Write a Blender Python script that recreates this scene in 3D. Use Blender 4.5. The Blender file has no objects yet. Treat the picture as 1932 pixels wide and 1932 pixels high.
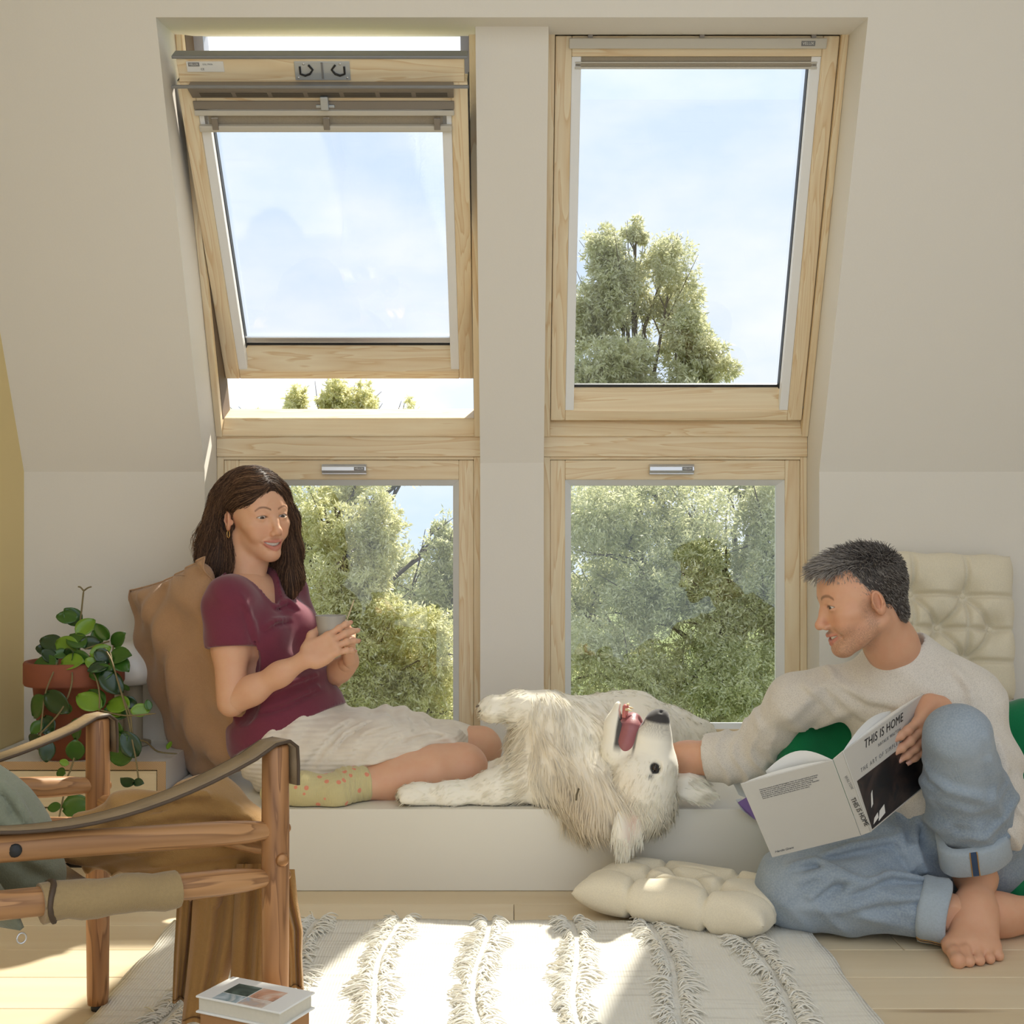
import bpy, bmesh, math, random
import numpy as np
from mathutils import Vector, Matrix, Euler

# ------------------------------------------------------------------ camera, world, sun, exposure
F = 2300.0                      # focal length in pixels of the 1932 px frame
HOR = 1010.0                    # horizon row
EYE = 0.85                      # camera height
scene = bpy.context.scene
COL = scene.collection
cam_data = bpy.data.cameras.new('camera')
cam = bpy.data.objects.new('camera', cam_data)
COL.objects.link(cam)
cam.location = (0, 0, EYE)
cam.rotation_euler = (math.radians(90), 0, 0)
cam_data.sensor_width = 36.0
cam_data.lens = F / 1932.0 * 36.0
cam_data.shift_y = (HOR - 966.0) / 1932.0
cam_data.clip_start = 0.05
cam_data.clip_end = 500
scene.camera = cam
scene.view_settings.view_transform = 'Standard'
scene.view_settings.look = 'None'
scene.view_settings.gamma = 1.0
scene.view_settings.use_curve_mapping = False
scene.view_settings.exposure = 0.30

world = bpy.data.worlds.new('World')
scene.world = world
world.use_nodes = True
_nt = world.node_tree
_nt.nodes.clear()
_out = _nt.nodes.new('ShaderNodeOutputWorld')
_bg = _nt.nodes.new('ShaderNodeBackground')
_tc = _nt.nodes.new('ShaderNodeTexCoord')
_n1 = _nt.nodes.new('ShaderNodeTexNoise')
_mp = _nt.nodes.new('ShaderNodeMapping')
_mp.inputs['Scale'].default_value = (1.0, 1.0, 2.2)
_mp.inputs['Location'].default_value = (0.7, 0.2, 0.4)
_n1.inputs['Scale'].default_value = 3.6
_n1.inputs['Detail'].default_value = 6
_n1.inputs['Roughness'].default_value = 0.52
_rp = _nt.nodes.new('ShaderNodeValToRGB')
_rp.color_ramp.elements[0].position = 0.42
_rp.color_ramp.elements[0].color = (0.58, 0.68, 0.82, 1)
_rp.color_ramp.elements[1].position = 0.66
_rp.color_ramp.elements[1].color = (0.84, 0.84, 0.85, 1)
_nt.links.new(_tc.outputs['Generated'], _mp.inputs['Vector'])
_nt.links.new(_mp.outputs['Vector'], _n1.inputs['Vector'])
_nt.links.new(_n1.outputs['Fac'], _rp.inputs['Fac'])
_nt.links.new(_rp.outputs['Color'], _bg.inputs['Color'])
_nt.links.new(_bg.outputs['Background'], _out.inputs['Surface'])
_bg.inputs['Strength'].default_value = 1.3

SUN_AZ, SUN_EL = math.radians(26), math.radians(50)
sun_data = bpy.data.lights.new('sun', 'SUN')
sun_data.energy = 7.6
sun_data.angle = math.radians(1.2)
sun_data.color = (1.0, 0.92, 0.79)
sun = bpy.data.objects.new('sun', sun_data)
COL.objects.link(sun)
_sd = Vector((math.sin(SUN_AZ) * math.cos(SUN_EL), math.cos(SUN_AZ) * math.cos(SUN_EL), math.sin(SUN_EL)))
sun.rotation_euler = _sd.to_track_quat('Z', 'Y').to_euler()
sun.location = _sd * 20

# ------------------------------------------------------------------ helpers
def P(px, py, Y):
    return Vector(((px - 966.0) * Y / F, Y, EYE - (py - HOR) * Y / F))

def tag(o, label=None, cat=None, group=None, kind=None):
    if label: o['label'] = label
    if cat: o['category'] = cat
    if group: o['group'] = group
    if kind: o['kind'] = kind
    return o

def empty(name, loc=(0, 0, 0), rot=(0, 0, 0), label=None, cat=None, group=None, kind=None, parent=None):
    o = bpy.data.objects.new(name, None)
    o.empty_display_size = 0.05
    COL.objects.link(o)
    o.location = loc
    o.rotation_euler = rot
    o.parent = parent
    return tag(o, label, cat, group, kind)

def link(name, me, mat=None, parent=None, loc=None, rot=None):
    o = bpy.data.objects.new(name, me)
    COL.objects.link(o)
    if mat is not None:
        me.materials.clear()
        for m in (mat if isinstance(mat, (list, tuple)) else [mat]):
            me.materials.append(m)
    if loc is not None: o.location = loc
    if rot is not None: o.rotation_euler = rot
    if parent is not None: o.parent = parent
    return o

def np_mesh(name, V, Fc, smooth=True):
    """V (n,3), Fc (m,k) with k 3 or 4"""
    V = np.asarray(V, dtype=np.float32); Fc = np.asarray(Fc, dtype=np.int32)
    me = bpy.data.meshes.new(name)
    k = Fc.shape[1]
    me.vertices.add(len(V)); me.vertices.foreach_set('co', V.ravel())
    me.loops.add(Fc.size); me.loops.foreach_set('vertex_index', Fc.ravel())
    me.polygons.add(len(Fc))
    me.polygons.foreach_set('loop_start', np.arange(0, Fc.size, k, dtype=np.int32))
    me.update(calc_edges=True)
    if smooth:
        me.polygons.foreach_set('use_smooth', np.ones(len(Fc), dtype=bool))
    me.validate()
    return me

def set_col(me, C, name='Col'):
    a = me.color_attributes.new(name, 'FLOAT_COLOR', 'POINT')
    C = np.asarray(C, dtype=np.float32)
    if C.shape[1] == 3: C = np.concatenate([C, np.ones((len(C), 1), np.float32)], 1)
    a.data.foreach_set('color', C.ravel())

class MB:
    """collects shapes; build() links them as one mesh object"""
    def __init__(s): s.v = []; s.f = []; s.sm = []
    def add(s, vs, fs, smooth=False):
        b = len(s.v); s.v += [tuple(v) for v in vs]; s.f += [tuple(i + b for i in f) for f in fs]; s.sm += [smooth] * len(fs); return s
    def box(s, x0, x1, y0, y1, z0, z1, M=None):
        v = [Vector((x, y, z)) for z in (z0, z1) for y in (y0, y1) for x in (x0, x1)]
        if M is not None: v = [M @ p for p in v]
        return s.add(v, [(0, 2, 3, 1), (4, 5, 7, 6), (0, 1, 5, 4), (2, 6, 7, 3), (0, 4, 6, 2), (1, 3, 7, 5)])
    def prism(s, pts, axis, a, b):
        """polygon pts (2D) extruded along axis ('x': pts are (y,z); 'y': (x,z); 'z': (x,y))"""
        def mk(p, t):
            if axis == 'x': return (t, p[0], p[1])
            if axis == 'y': return (p[0], t, p[1])
            return (p[0], p[1], t)
        n = len(pts)
        v = [mk(p, a) for p in pts] + [mk(p, b) for p in pts]
        f = [tuple(range(n)), tuple(range(2 * n - 1, n - 1, -1))] + [(i, i + n, (i + 1) % n + n, (i + 1) % n) for i in range(n)]
        return s.add(v, f)
    def tube(s, pts, r, seg=10, cap=True, smooth=True, flat=None):
        pts = [Vector(p) for p in pts]; n = len(pts)
        rs = r if isinstance(r, (list, tuple)) else [r] * n
        vs = []; up = None
        for i, p in enumerate(pts):
            t = (pts[min(i + 1, n - 1)] - pts[max(i - 1, 0)])
            if t.length < 1e-9: t = Vector((0, 0, 1))
            t.normalize()
            if up is None:
                up = Vector((0, 0, 1)) if abs(t.z) < 0.9 else Vector((1, 0, 0))
            a = t.cross(up)
            if a.length < 1e-6: a = t.orthogonal()
            a.normalize(); up = a.cross(t).normalized()
            for k in range(seg):
                an = 2 * math.pi * k / seg
                fy = 1 if flat is None else flat
                vs.append(p + a * (math.cos(an) * rs[i]) + up * (math.sin(an) * rs[i] * fy))
        fs = [(i * seg + k, i * seg + (k + 1) % seg, (i + 1) * seg + (k + 1) % seg, (i + 1) * seg + k) for i in range(n - 1) for k in range(seg)]
        s.add(vs, fs, smooth)
        if cap:
            s.add(vs[:seg], [tuple(range(seg - 1, -1, -1))]); s.add(vs[-seg:], [tuple(range(seg))])
        return s
    def lathe(s, prof, c=(0, 0, 0), seg=32, smooth=True, sx=1, sy=1):
        vs = []; n = len(prof)
        for r, z in prof:
            for k in range(seg):
                a = 2 * math.pi * k / seg
                vs.append((c[0] + r * sx * math.cos(a), c[1] + r * sy * math.sin(a), c[2] + z))
        fs = [(i * seg + k, i * seg + (k + 1) % seg, (i + 1) * seg + (k + 1) % seg, (i + 1) * seg + k) for i in range(n - 1) for k in range(seg)]
        return s.add(vs, fs, smooth)
    def grid(s, fn, nu, nv, smooth=True):
        vs = [fn(i / (nu - 1), j / (nv - 1)) for i in range(nu) for j in range(nv)]
        fs = [(i * nv + j, (i + 1) * nv + j, (i + 1) * nv + j + 1, i * nv + j + 1) for i in range(nu - 1) for j in range(nv - 1)]
        return s.add(vs, fs, smooth)
    def build(s, name, mat=None, parent=None, loc=None, rot=None, bevel=0.0, seg=2, solid=0.0, subsurf=0):
        me = bpy.data.meshes.new(name)
        me.from_pydata(s.v, [], s.f)
        me.polygons.foreach_set('use_smooth', s.sm)
        bm = bmesh.new(); bm.from_mesh(me)
        bmesh.ops.recalc_face_normals(bm, faces=bm.faces)
        if bevel > 0:
            es = [e for e in bm.edges if len(e.link_faces) == 2 and e.calc_face_angle(0) > 0.6]
            bmesh.ops.bevel(bm, geom=es, offset=bevel, segments=seg, profile=0.6, affect='EDGES', clamp_overlap=True)
        bm.to_mesh(me); bm.free()
        o = link(name, me, mat, parent, loc, rot)
        if solid:
            m = o.modifiers.new('solid', 'SOLIDIFY'); m.thickness = solid; m.offset = 0
        if subsurf:
            m = o.modifiers.new('sub', 'SUBSURF'); m.levels = subsurf; m.render_levels = subsurf
        return o

def dup(o, parent=None, loc=None):
    c = o.copy(); COL.objects.link(c)
    if parent is not None: c.parent = parent
    if loc is not None: c.location = loc
    for ch in list(o.children):
        d = dup(ch, c)
    return c

# ------------------------------------------------------------------ materials
class NT:
    def __init__(s, name):
        s.m = bpy.data.materials.new(name); s.m.use_nodes = True
        s.t = s.m.node_tree; s.t.nodes.clear()
        s.out = s.t.nodes.new('ShaderNodeOutputMaterial')
        s.b = s.t.nodes.new('ShaderNodeBsdfPrincipled')
        s.t.links.new(s.b.outputs[0], s.out.inputs[0])
    def n(s, typ, **kw):
        x = s.t.nodes.new('ShaderNode' + typ)
        for k, v in kw.items():
            if k in x.inputs.keys(): x.inputs[k].default_value = v
            else: setattr(x, k, v)
        return x
    def l(s, a, b): s.t.links.new(a, b)
    def coord(s, scale=(1, 1, 1), kind='Object'):
        t = s.n('TexCoord'); mp = s.n('Mapping'); mp.inputs['Scale'].default_value = scale
        s.l(t.outputs[kind], mp.inputs['Vector']); return mp.outputs['Vector']
    def mix(s, fac, a, b, blend='MIX'):
        x = s.n('Mix', data_type='RGBA', blend_type=blend)
        for k, v in ((0, fac), (6, a), (7, b)):
            if isinstance(v, (float, int)): x.inputs[k].default_value = v
            elif isinstance(v, tuple): x.inputs[k].default_value = v if len(v) == 4 else (*v, 1)
            else: s.l(v, x.inputs[k])
        return x.outputs[2]
    def ramp(s, fac, stops):
        r = s.n('ValToRGB'); e = r.color_ramp.elements
        while len(e) < len(stops): e.new(0.5)
        for el, (p, c) in zip(e, stops):
            el.position = p; el.color = (c, c, c, 1) if isinstance(c, (int, float)) else (*c, 1)
        s.l(fac, r.inputs['Fac']); return r.outputs['Color']
    def bump(s, h, strength=0.3, dist=0.01):
        b = s.n('Bump'); b.inputs['Strength'].default_value = strength; b.inputs['Distance'].default_value = dist
        s.l(h, b.inputs['Height']); s.l(b.outputs['Normal'], s.b.inputs['Normal'])
    def set(s, **kw):
        for k, v in kw.items():
            k = k.replace('_', ' ')
            i = s.b.inputs[k]
            if hasattr(v, 'links') or hasattr(v, 'is_linked'): s.l(v, i)
            elif isinstance(v, tuple) and len(v) == 3 and i.type == 'RGBA': i.default_value = (*v, 1)
            else: i.default_value = v
        return s

def srgb(r, g, b):
    f = lambda c: (c / 255 / 12.92) if c / 255 <= 0.04045 else ((c / 255 + 0.055) / 1.055) ** 2.4
    return (f(r), f(g), f(b))

def mat_plain(name, col, rough=0.6, var=0.06, vscale=6.0, bump=0.0, bscale=60.0, metal=0.0, spec=0.5, sheen=0.0, sss=0.0):
    n = NT(name); co = n.coord()
    nz = n.n('TexNoise', Scale=vscale, Detail=4.0); n.l(co, nz.inputs['Vector'])
    c2 = tuple(max(0, c * (1 - 2 * var)) for c in col)
    n.set(Base_Color=n.mix(nz.outputs['Fac'], col, c2), Roughness=rough, Metallic=metal, Specular_IOR_Level=spec)
    if sheen: n.set(Sheen_Weight=sheen, Sheen_Roughness=0.4)
    if sss: n.set(Subsurface_Weight=sss, Subsurface_Radius=(0.02, 0.008, 0.004), Subsurface_Scale=0.5)
    if bump:
        b = n.n('TexNoise', Scale=bscale, Detail=5.0); n.l(co, b.inputs['Vector']); n.bump(b.outputs['Fac'], bump, 0.004)
    return n.m

def mat_wood(name, ca, cb, axis='x', scale=1.0, rough=0.5, contrast=0.5):
    n = NT(name)
    long, cross = 1.2 * scale, 16.0 * scale
    sc = {'x': (long, cross, cross), 'y': (cross, long, cross), 'z': (cross, cross, long)}[axis]
    co = n.coord(sc)
    oi = n.n('ObjectInfo')
    ad = n.n('VectorMath', operation='ADD')
    ml = n.n('VectorMath', operation='SCALE'); ml.inputs['Scale'].default_value = 37.0
    cx = n.n('CombineXYZ'); n.l(oi.outputs['Random'], cx.inputs[0]); n.l(oi.outputs['Random'], cx.inputs[1]); n.l(oi.outputs['Random'], cx.inputs[2])
    n.l(cx.outputs[0], ml.inputs[0]); n.l(co, ad.inputs[0]); n.l(ml.outputs[0], ad.inputs[1])
    nz = n.n('TexNoise', Scale=1.0, Detail=3.0, Distortion=0.6); n.l(ad.outputs[0], nz.inputs['Vector'])
    rings = n.n('Math', operation='MULTIPLY'); rings.inputs[1].default_value = 9.0; n.l(nz.outputs['Fac'], rings.inputs[0])
    fr = n.n('Math', operation='FRACT'); n.l(rings.outputs[0], fr.inputs[0])
    fine = n.n('TexNoise', Scale=7.0, Detail=4.0); n.l(ad.outputs[0], fine.inputs['Vector'])
    g = n.ramp(fr.outputs[0], [(0.0, 0.0), (0.75, contrast), (0.92, contrast * 1.9), (1.0, 0.0)])
    c = n.mix(g, ca, cb)
    c = n.mix(0.25, c, n.mix(fine.outputs['Fac'], ca, cb))
    n.set(Base_Color=c, Roughness=rough)
    n.bump(fine.outputs['Fac'], 0.06, 0.002)
    return n.m

def mat_fabric(name, col, rough=0.9, weave=420.0, strength=0.35, var=0.08, sheen=0.25, ribs=None, trans=0.0):
    n = NT(name); co = n.coord()
    nz = n.n('TexNoise', Scale=9.0, Detail=5.0); n.l(co, nz.inputs['Vector'])
    c2 = tuple(c * (1 - 2.2 * var) for c in col)
    fine = n.n('TexNoise', Scale=weave * 0.5, Detail=2.0); n.l(co, fine.inputs['Vector'])
    c = n.mix(nz.outputs['Fac'], col, c2)
    c = n.mix(n.ramp(fine.outputs['Fac'], [(0.35, 0.0), (0.7, 0.35)]), c, tuple(x * 0.72 for x in col))
    n.set(Base_Color=c, Roughness=rough, Sheen_Weight=sheen, Sheen_Roughness=0.5, Specular_IOR_Level=0.2)
    v = n.n('TexVoronoi', Scale=weave); n.l(co, v.inputs['Vector'])
    n.bump(v.outputs['Distance'], strength, 0.002)
    return n.m

def mat_glass(name, tint=(1, 1, 1), refl=1.0, rough=0.0):
    n = NT(name); n.t.nodes.remove(n.b)
    tr = n.n('BsdfTransparent'); tr.inputs['Color'].default_value = (*tint, 1)
    gl = n.n('BsdfGlossy'); gl.inputs['Roughness'].default_value = rough
    gl.inputs['Color'].default_value = (refl, refl, refl, 1)
    fr = n.n('Fresnel'); fr.inputs['IOR'].default_value = 1.5
    mx = n.n('MixShader'); n.l(fr.outputs[0], mx.inputs[0]); n.l(tr.outputs[0], mx.inputs[1]); n.l(gl.outputs[0], mx.inputs[2])
    n.l(mx.outputs[0], n.out.inputs[0])
    return n.m

def mat_photo(name, cols, sc):
    n = NT(name); co = n.coord((sc, sc, sc)); nz = n.n('TexNoise', Scale=1.0, Detail=3.0, Distortion=1.2); n.l(co, nz.inputs['Vector'])
    n.set(Base_Color=n.ramp(nz.outputs['Fac'], [(.32 + .36 * i / (len(cols) - 1), c) for i, c in enumerate(cols)]), Roughness=.35); return n.m

PINE_A, PINE_B = srgb(244, 228, 194), srgb(220, 186, 138)
M = {}
M['wall'] = mat_plain('wall_paint', (0.83, 0.79, 0.715), 0.85, 0.012, 3, 0.05, 180)
M['yellow'] = mat_plain('yellow_paint', srgb(238, 216, 158), 0.85, 0.02, 3, 0.05, 180)
M['reveal'] = M['wall']
M['bench'] = mat_plain('bench_paint', (0.81, 0.77, 0.67), 0.5, 0.01, 3)
M['pine_x'] = mat_wood('pine_x', PINE_A, PINE_B, 'x')
M['pine_z'] = mat_wood('pine_z', PINE_A, PINE_B, 'z')
M['white_rail'] = mat_plain('white_rail', (0.90, 0.90, 0.88), 0.4, 0.01)
M['gasket'] = mat_plain('black_gasket', (0.02, 0.022, 0.025), 0.5)
M['gap'] = mat_plain('seal_brown', (0.16, 0.11, 0.07), 0.7)
M['grey_metal'] = mat_plain('grey_metal', (0.26, 0.27, 0.28), 0.4, 0.02, metal=0.3)
M['flap'] = mat_plain('flap_taupe', srgb(140, 132, 122), 0.45, 0.02, metal=0.2)
M['flap_dark'] = mat_plain('flap_slot', srgb(92, 86, 78), 0.6, 0.02)
M['alu'] = mat_plain('aluminium', (0.72, 0.73, 0.74), 0.3, 0.01, metal=0.75)
M['pleat'] = mat_fabric('blind_cloth', srgb(178, 166, 146), sheen=0.1, strength=0.1)
M['blind_rail'] = mat_plain('blind_rail', srgb(206, 200, 186), 0.4, 0.01)
M['glass'] = mat_glass('window_glass', (0.89, 0.905, 0.91))
M['black'] = mat_plain('ink_black', (0.02, 0.02, 0.02), 0.6)
M['ink_grey'] = mat_plain('ink_grey', (0.22, 0.22, 0.22), 0.6)
M['plate'] = mat_plain('plate_grey', srgb(188, 194, 198), 0.35, 0.02, metal=0.5)
M['paper'] = mat_plain('paper_white', (0.82, 0.81, 0.77), 0.7, 0.01)

def text_obj(name, s, size, M4, mat, parent=None, align='LEFT', extrude=0.0002, shear=0.0, space=1.0):
    cu = bpy.data.curves.new(name, 'FONT'); cu.body = s; cu.size = size; cu.align_x = align; cu.align_y = 'CENTER'
    cu.extrude = extrude; cu.shear = shear; cu.space_character = space; cu.resolution_u = 3
    t = bpy.data.objects.new(name, cu); COL.objects.link(t)
    dg = bpy.context.evaluated_depsgraph_get()
    me = bpy.data.meshes.new_from_object(t.evaluated_get(dg))
    bpy.data.objects.remove(t); bpy.data.curves.remove(cu)
    me.transform(M4)
    return link(name, me, mat, parent)

def frame_matrix(o, ux, uy):
    """matrix with x axis ux, y axis uy, z = ux x uy at origin o"""
    ux = Vector(ux).normalized(); uz = ux.cross(Vector(uy)).normalized(); uy = uz.cross(ux)
    m = Matrix((ux, uy, uz)).transposed().to_4x4(); m.translation = Vector(o); return m
# ------------------------------------------------------------------ room shell
TANP = 2.2894; XO = 0.8746; XP = 0.0926
def slopeY(z, y0=3.47, z0=1.031): return y0 - (z - z0) / TANP
ZT = 2.62
# floor with planks as pieces
fl = MB().box(-1.40, 2.05, -0.6, 3.6, -0.06, -0.016).build('floor', mat_plain('subfloor', (0.25, 0.2, 0.14), 0.9))
tag(fl, 'pale pine plank floor of the loft', kind='structure')
def mat_floor():
    n = NT('floor_pine'); co = n.coord((1.0, 11.0, 11.0))
    oi = n.n('ObjectInfo'); cx = n.n('CombineXYZ')
    m1 = n.n('Math', operation='MULTIPLY'); m1.inputs[1].default_value = 53.0; n.l(oi.outputs['Random'], m1.inputs[0])
    for i in range(3): n.l(m1.outputs[0], cx.inputs[i])
    ad = n.n('VectorMath', operation='ADD'); n.l(co, ad.inputs[0]); n.l(cx.outputs[0], ad.inputs[1])
    nz = n.n('TexNoise', Scale=1.4, Detail=5.0, Distortion=0.5); n.l(ad.outputs[0], nz.inputs['Vector'])
    c = n.mix(nz.outputs['Fac'], srgb(240, 228, 202), srgb(222, 200, 164))
    kn = n.n('TexVoronoi', Scale=1.3); n.l(ad.outputs[0], kn.inputs['Vector'])
    k2 = n.ramp(kn.outputs['Distance'], [(0.0, 0.75), (0.09, 0.35), (0.16, 0.0)])
    c = n.mix(k2, c, srgb(150, 118, 84))
    hv = n.mix(oi.outputs['Random'], (1.0, 1.0, 1.0), (0.90, 0.87, 0.82))
    n.set(Base_Color=n.mix(1.0, c, hv, 'MULTIPLY'), Roughness=0.42, Specular_IOR_Level=0.35)
    n.bump(nz.outputs['Fac'], 0.05, 0.002)
    return n.m
M['floor'] = mat_floor()
random.seed(4)
pw = 0.155; y = -0.6; row = 0; _pl = {}
while y < 3.05:
    x = -1.395; first = True
    while x < 2.0:
        L = random.choice([1.2, 1.6, 2.0]) if not first else random.choice([0.6, 1.0, 1.4, 1.9])
        first = False
        x1 = min(x + L, 2.04)
        key = round(x1 - x, 2)
        if key not in _pl:
            _o = MB().box(0, x1 - x - 0.0012, 0, pw - 0.0012, -0.016, 0.0).build('plank', M['floor'], bevel=0.0012, seg=1)
            _pl[key] = _o
        else:
            _o = _pl[key].copy(); COL.objects.link(_o)
        _o.location = (x, y, 0); _o.parent = fl
        x = x1
    y += pw; row += 1

# window wall: vertical knee wall, then the roof slope, with the dormer opening
inner = [(3.47, 0.0), (3.47, 1.031), (slopeY(ZT), ZT)]
outer = [(slopeY(ZT) + 0.30, ZT + 0.1), (3.78, 1.12), (3.78, 0.0)]
prof = inner + outer
w = MB()
w.prism(prof, 'x', -1.5, -XO)
w.prism(prof, 'x', XO, 2.05)
zt = 2.122
top = [(slopeY(zt), zt), (slopeY(ZT), ZT), (slopeY(ZT) + 0.3, ZT + 0.1), (3.30, 2.20), (3.16, 2.148)]
w.prism(top, 'x', -XO, XO)
wb = w.build('wall_back', M['wall'], bevel=0.0)
tag(wb, 'white plastered window wall sloping inwards under the roof', kind='structure')
pin = [(3.55, 0.19), (3.55, 1.061), (slopeY(2.15, 3.55, 1.061), 2.15)]
pp = MB().prism(pin + [(3.30, 2.17), (3.78, 1.12), (3.78, 0.19)], 'x', -XP, XP).build('wall_pillar', M['wall'])
tag(pp, 'white plastered pillar between the two window columns', kind='structure')
sl = MB().box(-XO, XO, 3.615, 3.78, 0.0, 0.236).build('wall_sill', M['wall'])
tag(sl, 'low white parapet under the windows', kind='structure')
wl = MB().box(-1.52, -1.389, -0.6, 3.6, -0.02, ZT + 0.1).build('wall_left', M['yellow'])
tag(wl, 'warm yellow painted gable wall', kind='structure')
wr = MB().box(2.04, 2.16, -0.6, 3.6, -0.02, ZT + 0.1).build('wall_right', M['wall'])
tag(wr, 'white painted gable wall', kind='structure')
ce = MB().box(-1.5, 2.15, 1.3, slopeY(ZT) + 0.02, ZT - 0.005, ZT + 0.1).build('ceiling', M['wall'])  # unseen ceiling strip, its depth chosen to hold back top light on the walls
tag(ce, 'white ceiling strip out of view above the roof slope', kind='structure')

# ------------------------------------------------------------------ windows
ALPHA = math.radians(23.6)
def velux_tag(parent, M4, size, plate=True):
    if plate:
        b = MB().box(0, size * 3.6, -size * 0.62, size * 0.62, 0, 0.0004); b.v = [tuple(M4 @ Vector(v)) for v in b.v]
        b.build('logo_plate', M['ink_grey'], parent)
    t = M4 @ Matrix.Translation((size * 0.28, 0, 0.0005))
    text_obj('logo_text', 'VELUX', size, t, M['paper'], parent)

def bars(parent, name, x0, x1, z0, z1, wl, wr, wb_, wt, y0, y1, bevel=0.002):
    """four bars of a rectangular frame, uprights full height"""
    out = []
    if wl: out.append(MB().box(x0, x0 + wl, y0, y1, z0, z1).build(name + '_stile', M['pine_z'], parent, bevel=bevel))
    if wr: out.append(MB().box(x1 - wr, x1, y0, y1, z0, z1).build(name + '_stile', M['pine_z'], parent, bevel=bevel))
    if wb_: out.append(MB().box(x0 + wl, x1 - wr, y0, y1, z0, z0 + wb_).build(name + '_bottom_rail', M['pine_x'], parent, bevel=bevel))
    if wt: out.append(MB().box(x0 + wl, x1 - wr, y0, y1, z1 - wt, z1).build(name + '_top_rail', M['pine_x'], parent, bevel=bevel))
    return out

def lower_window(num, xc, label):
    r = empty('window_%d' % num, (xc, 3.61, 0), kind='structure', label=label)
    bars(r, 'frame', -.3905, .3905, .20, 1.082, .020, .020, .03, .008, 0.0, .13, .0015)
    MB().box(-.3905, .3905, -.004, .13, 1.0825, 1.144).build('transom', M['pine_x'], r, bevel=.002)
    MB().box(-.372, .372, .012, .10, .215, 1.076).box(-.36, .36, -.01, .2, .23, 1.06)
    g = MB()
    for a in (-1, 1): g.box(min(a * .3705, a * .3765), max(a * .3705, a * .3765), .010, .10, .23, 1.074)
    g.box(-.3705, .3705, .010, .10, 1.0735, 1.0775)
    g.build('seal', M['gap'], r)
    bars(r, 'sash', -.370, .370, .235, 1.073, .044, .044, .04, .058, .004, .075, .003)
    # white glazing bead, bevelled towards the glass
    b = MB(); X0, X1, Z0, Z1 = -.326, .326, .275, 1.015
    xi0, xi1, zi0, zi1 = X0 + .019, X1 - .019, Z0 + .012, Z1 - .016
    yo, yi = .010, .038
    q = [(X0, yo, Z0), (X1, yo, Z0), (X1, yo, Z1), (X0, yo, Z1), (xi0, yi, zi0), (xi1, yi, zi0), (xi1, yi, zi1), (xi0, yi, zi1),
         (X0, yi + .02, Z0), (X1, yi + .02, Z0), (X1, yi + .02, Z1), (X0, yi + .02, Z1), (xi0, yi + .02, zi0), (xi1, yi + .02, zi0), (xi1, yi + .02, zi1), (xi0, yi + .02, zi1)]
    fs = []
    for i in range(4):
        j = (i + 1) % 4
        fs += [(i, j, 4 + j, 4 + i), (4 + i, 4 + j, 12 + j, 12 + i), (8 + i, 8 + j, j, i), (12 + i, 12 + j, 8 + j, 8 + i)]
    b.add(q, fs).build('glazing_bead', M['white_rail'], r)
    MB().box(xi0 - .008, xi1 + .008, .046, .050, zi0 - .008, zi1 + .008).build('pane', M['glass'], r)
    h = MB()
    prof = [(-.000, 1.060), (-.014, 1.060), (-.020, 1.052), (-.020, 1.040), (-.013, 1.034), (-.013, 1.030), (-.000, 1.030)]
    hx = -.012
    h.prism(prof, 'x', hx - .066, hx + .066)
    hd = h.build('handle', M['alu'], r, bevel=.0012, seg=1)
    velux_tag(hd, frame_matrix((hx + .030, -.0203, 1.046), (1, 0, 0), (0, 0, 1)), .0085)
    return r
lower_window(1, -.4835, 'left lower fixed pine window with aluminium handle')
lower_window(2, .4835, 'right lower fixed pine window with aluminium handle')

def sash_body(r, L, x0=-.370, x1=.370, blind='top'):
    """sash in its own plane: x across, z up the slope, y outwards"""
    MB().box(x0, x0 + .043, 0, .075, 0, L).build('sash_stile', M['pine_z'], r, bevel=.004)
    MB().box(x1 - .043, x1, 0, .075, 0, L).build('sash_stile', M['pine_z'], r, bevel=.004)
    MB().prism([(0, 0), (0, .028), (.012, .036), (.050, .090), (.075, .090), (.075, 0)], 'x', x0 + .043, x1 - .043).build('sash_bottom_rail', M['pine_x'], r, bevel=.002, seg=1)
    MB().box(x0 + .043, x1 - .043, 0, .075, L - .05, L).build('sash_top_rail', M['pine_x'], r, bevel=.003)
    for a, b in ((x0 + .043, x0 + .068), (x1 - .068, x1 - .043)):
        MB().box(a, b, .004, .030, .030, L - .05).build('blind_channel', M['white_rail'], r, bevel=.002)
    g = MB().box(x0 + .06, x1 - .06, .046, .060, .088, .096)
    for a, b in ((x0 + .066, x0 + .0695), (x1 - .0695, x1 - .066)): g.box(a, b, .030, .056, .088, L - .05)
    g.build('glazing_gasket', M['gasket'], r)
    MB().box(x0 + .05, x1 - .05, .056, .060, .07, L - .04).build('pane', M['glass'], r)

def upper_frame(r, XW=.3905, L=1.14):
    bars(r, 'frame', -XW, XW, 0, L, .0185, .0185, 0, 0, -.012, .12, .0015)
    # bottom member with its sloping inner ledge
    MB().prism([(-.012, 0), (-.012, .006), (.030, .044), (.12, .044), (.12, 0)], 'x', -XW + .0185, XW - .0185).build('frame_bottom_rail', M['pine_x'], r, bevel=.0015, seg=1)
    MB().box(-XW + .0185, XW - .0185, .0, .12, L - .04, L).build('frame_top_rail', M['pine_x'], r, bevel=.0015)
    s = MB()
    for a in (-1, 1): s.box(min(a * .3705, a * .3722), max(a * .3705, a * .3722), .015, .11, .045, L - .04)
    s.build('frame_seal', M['gap'], r)

M['flashing'] = mat_plain('flashing_grey', srgb(168, 170, 180), .4, .03, metal=.3)
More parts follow.
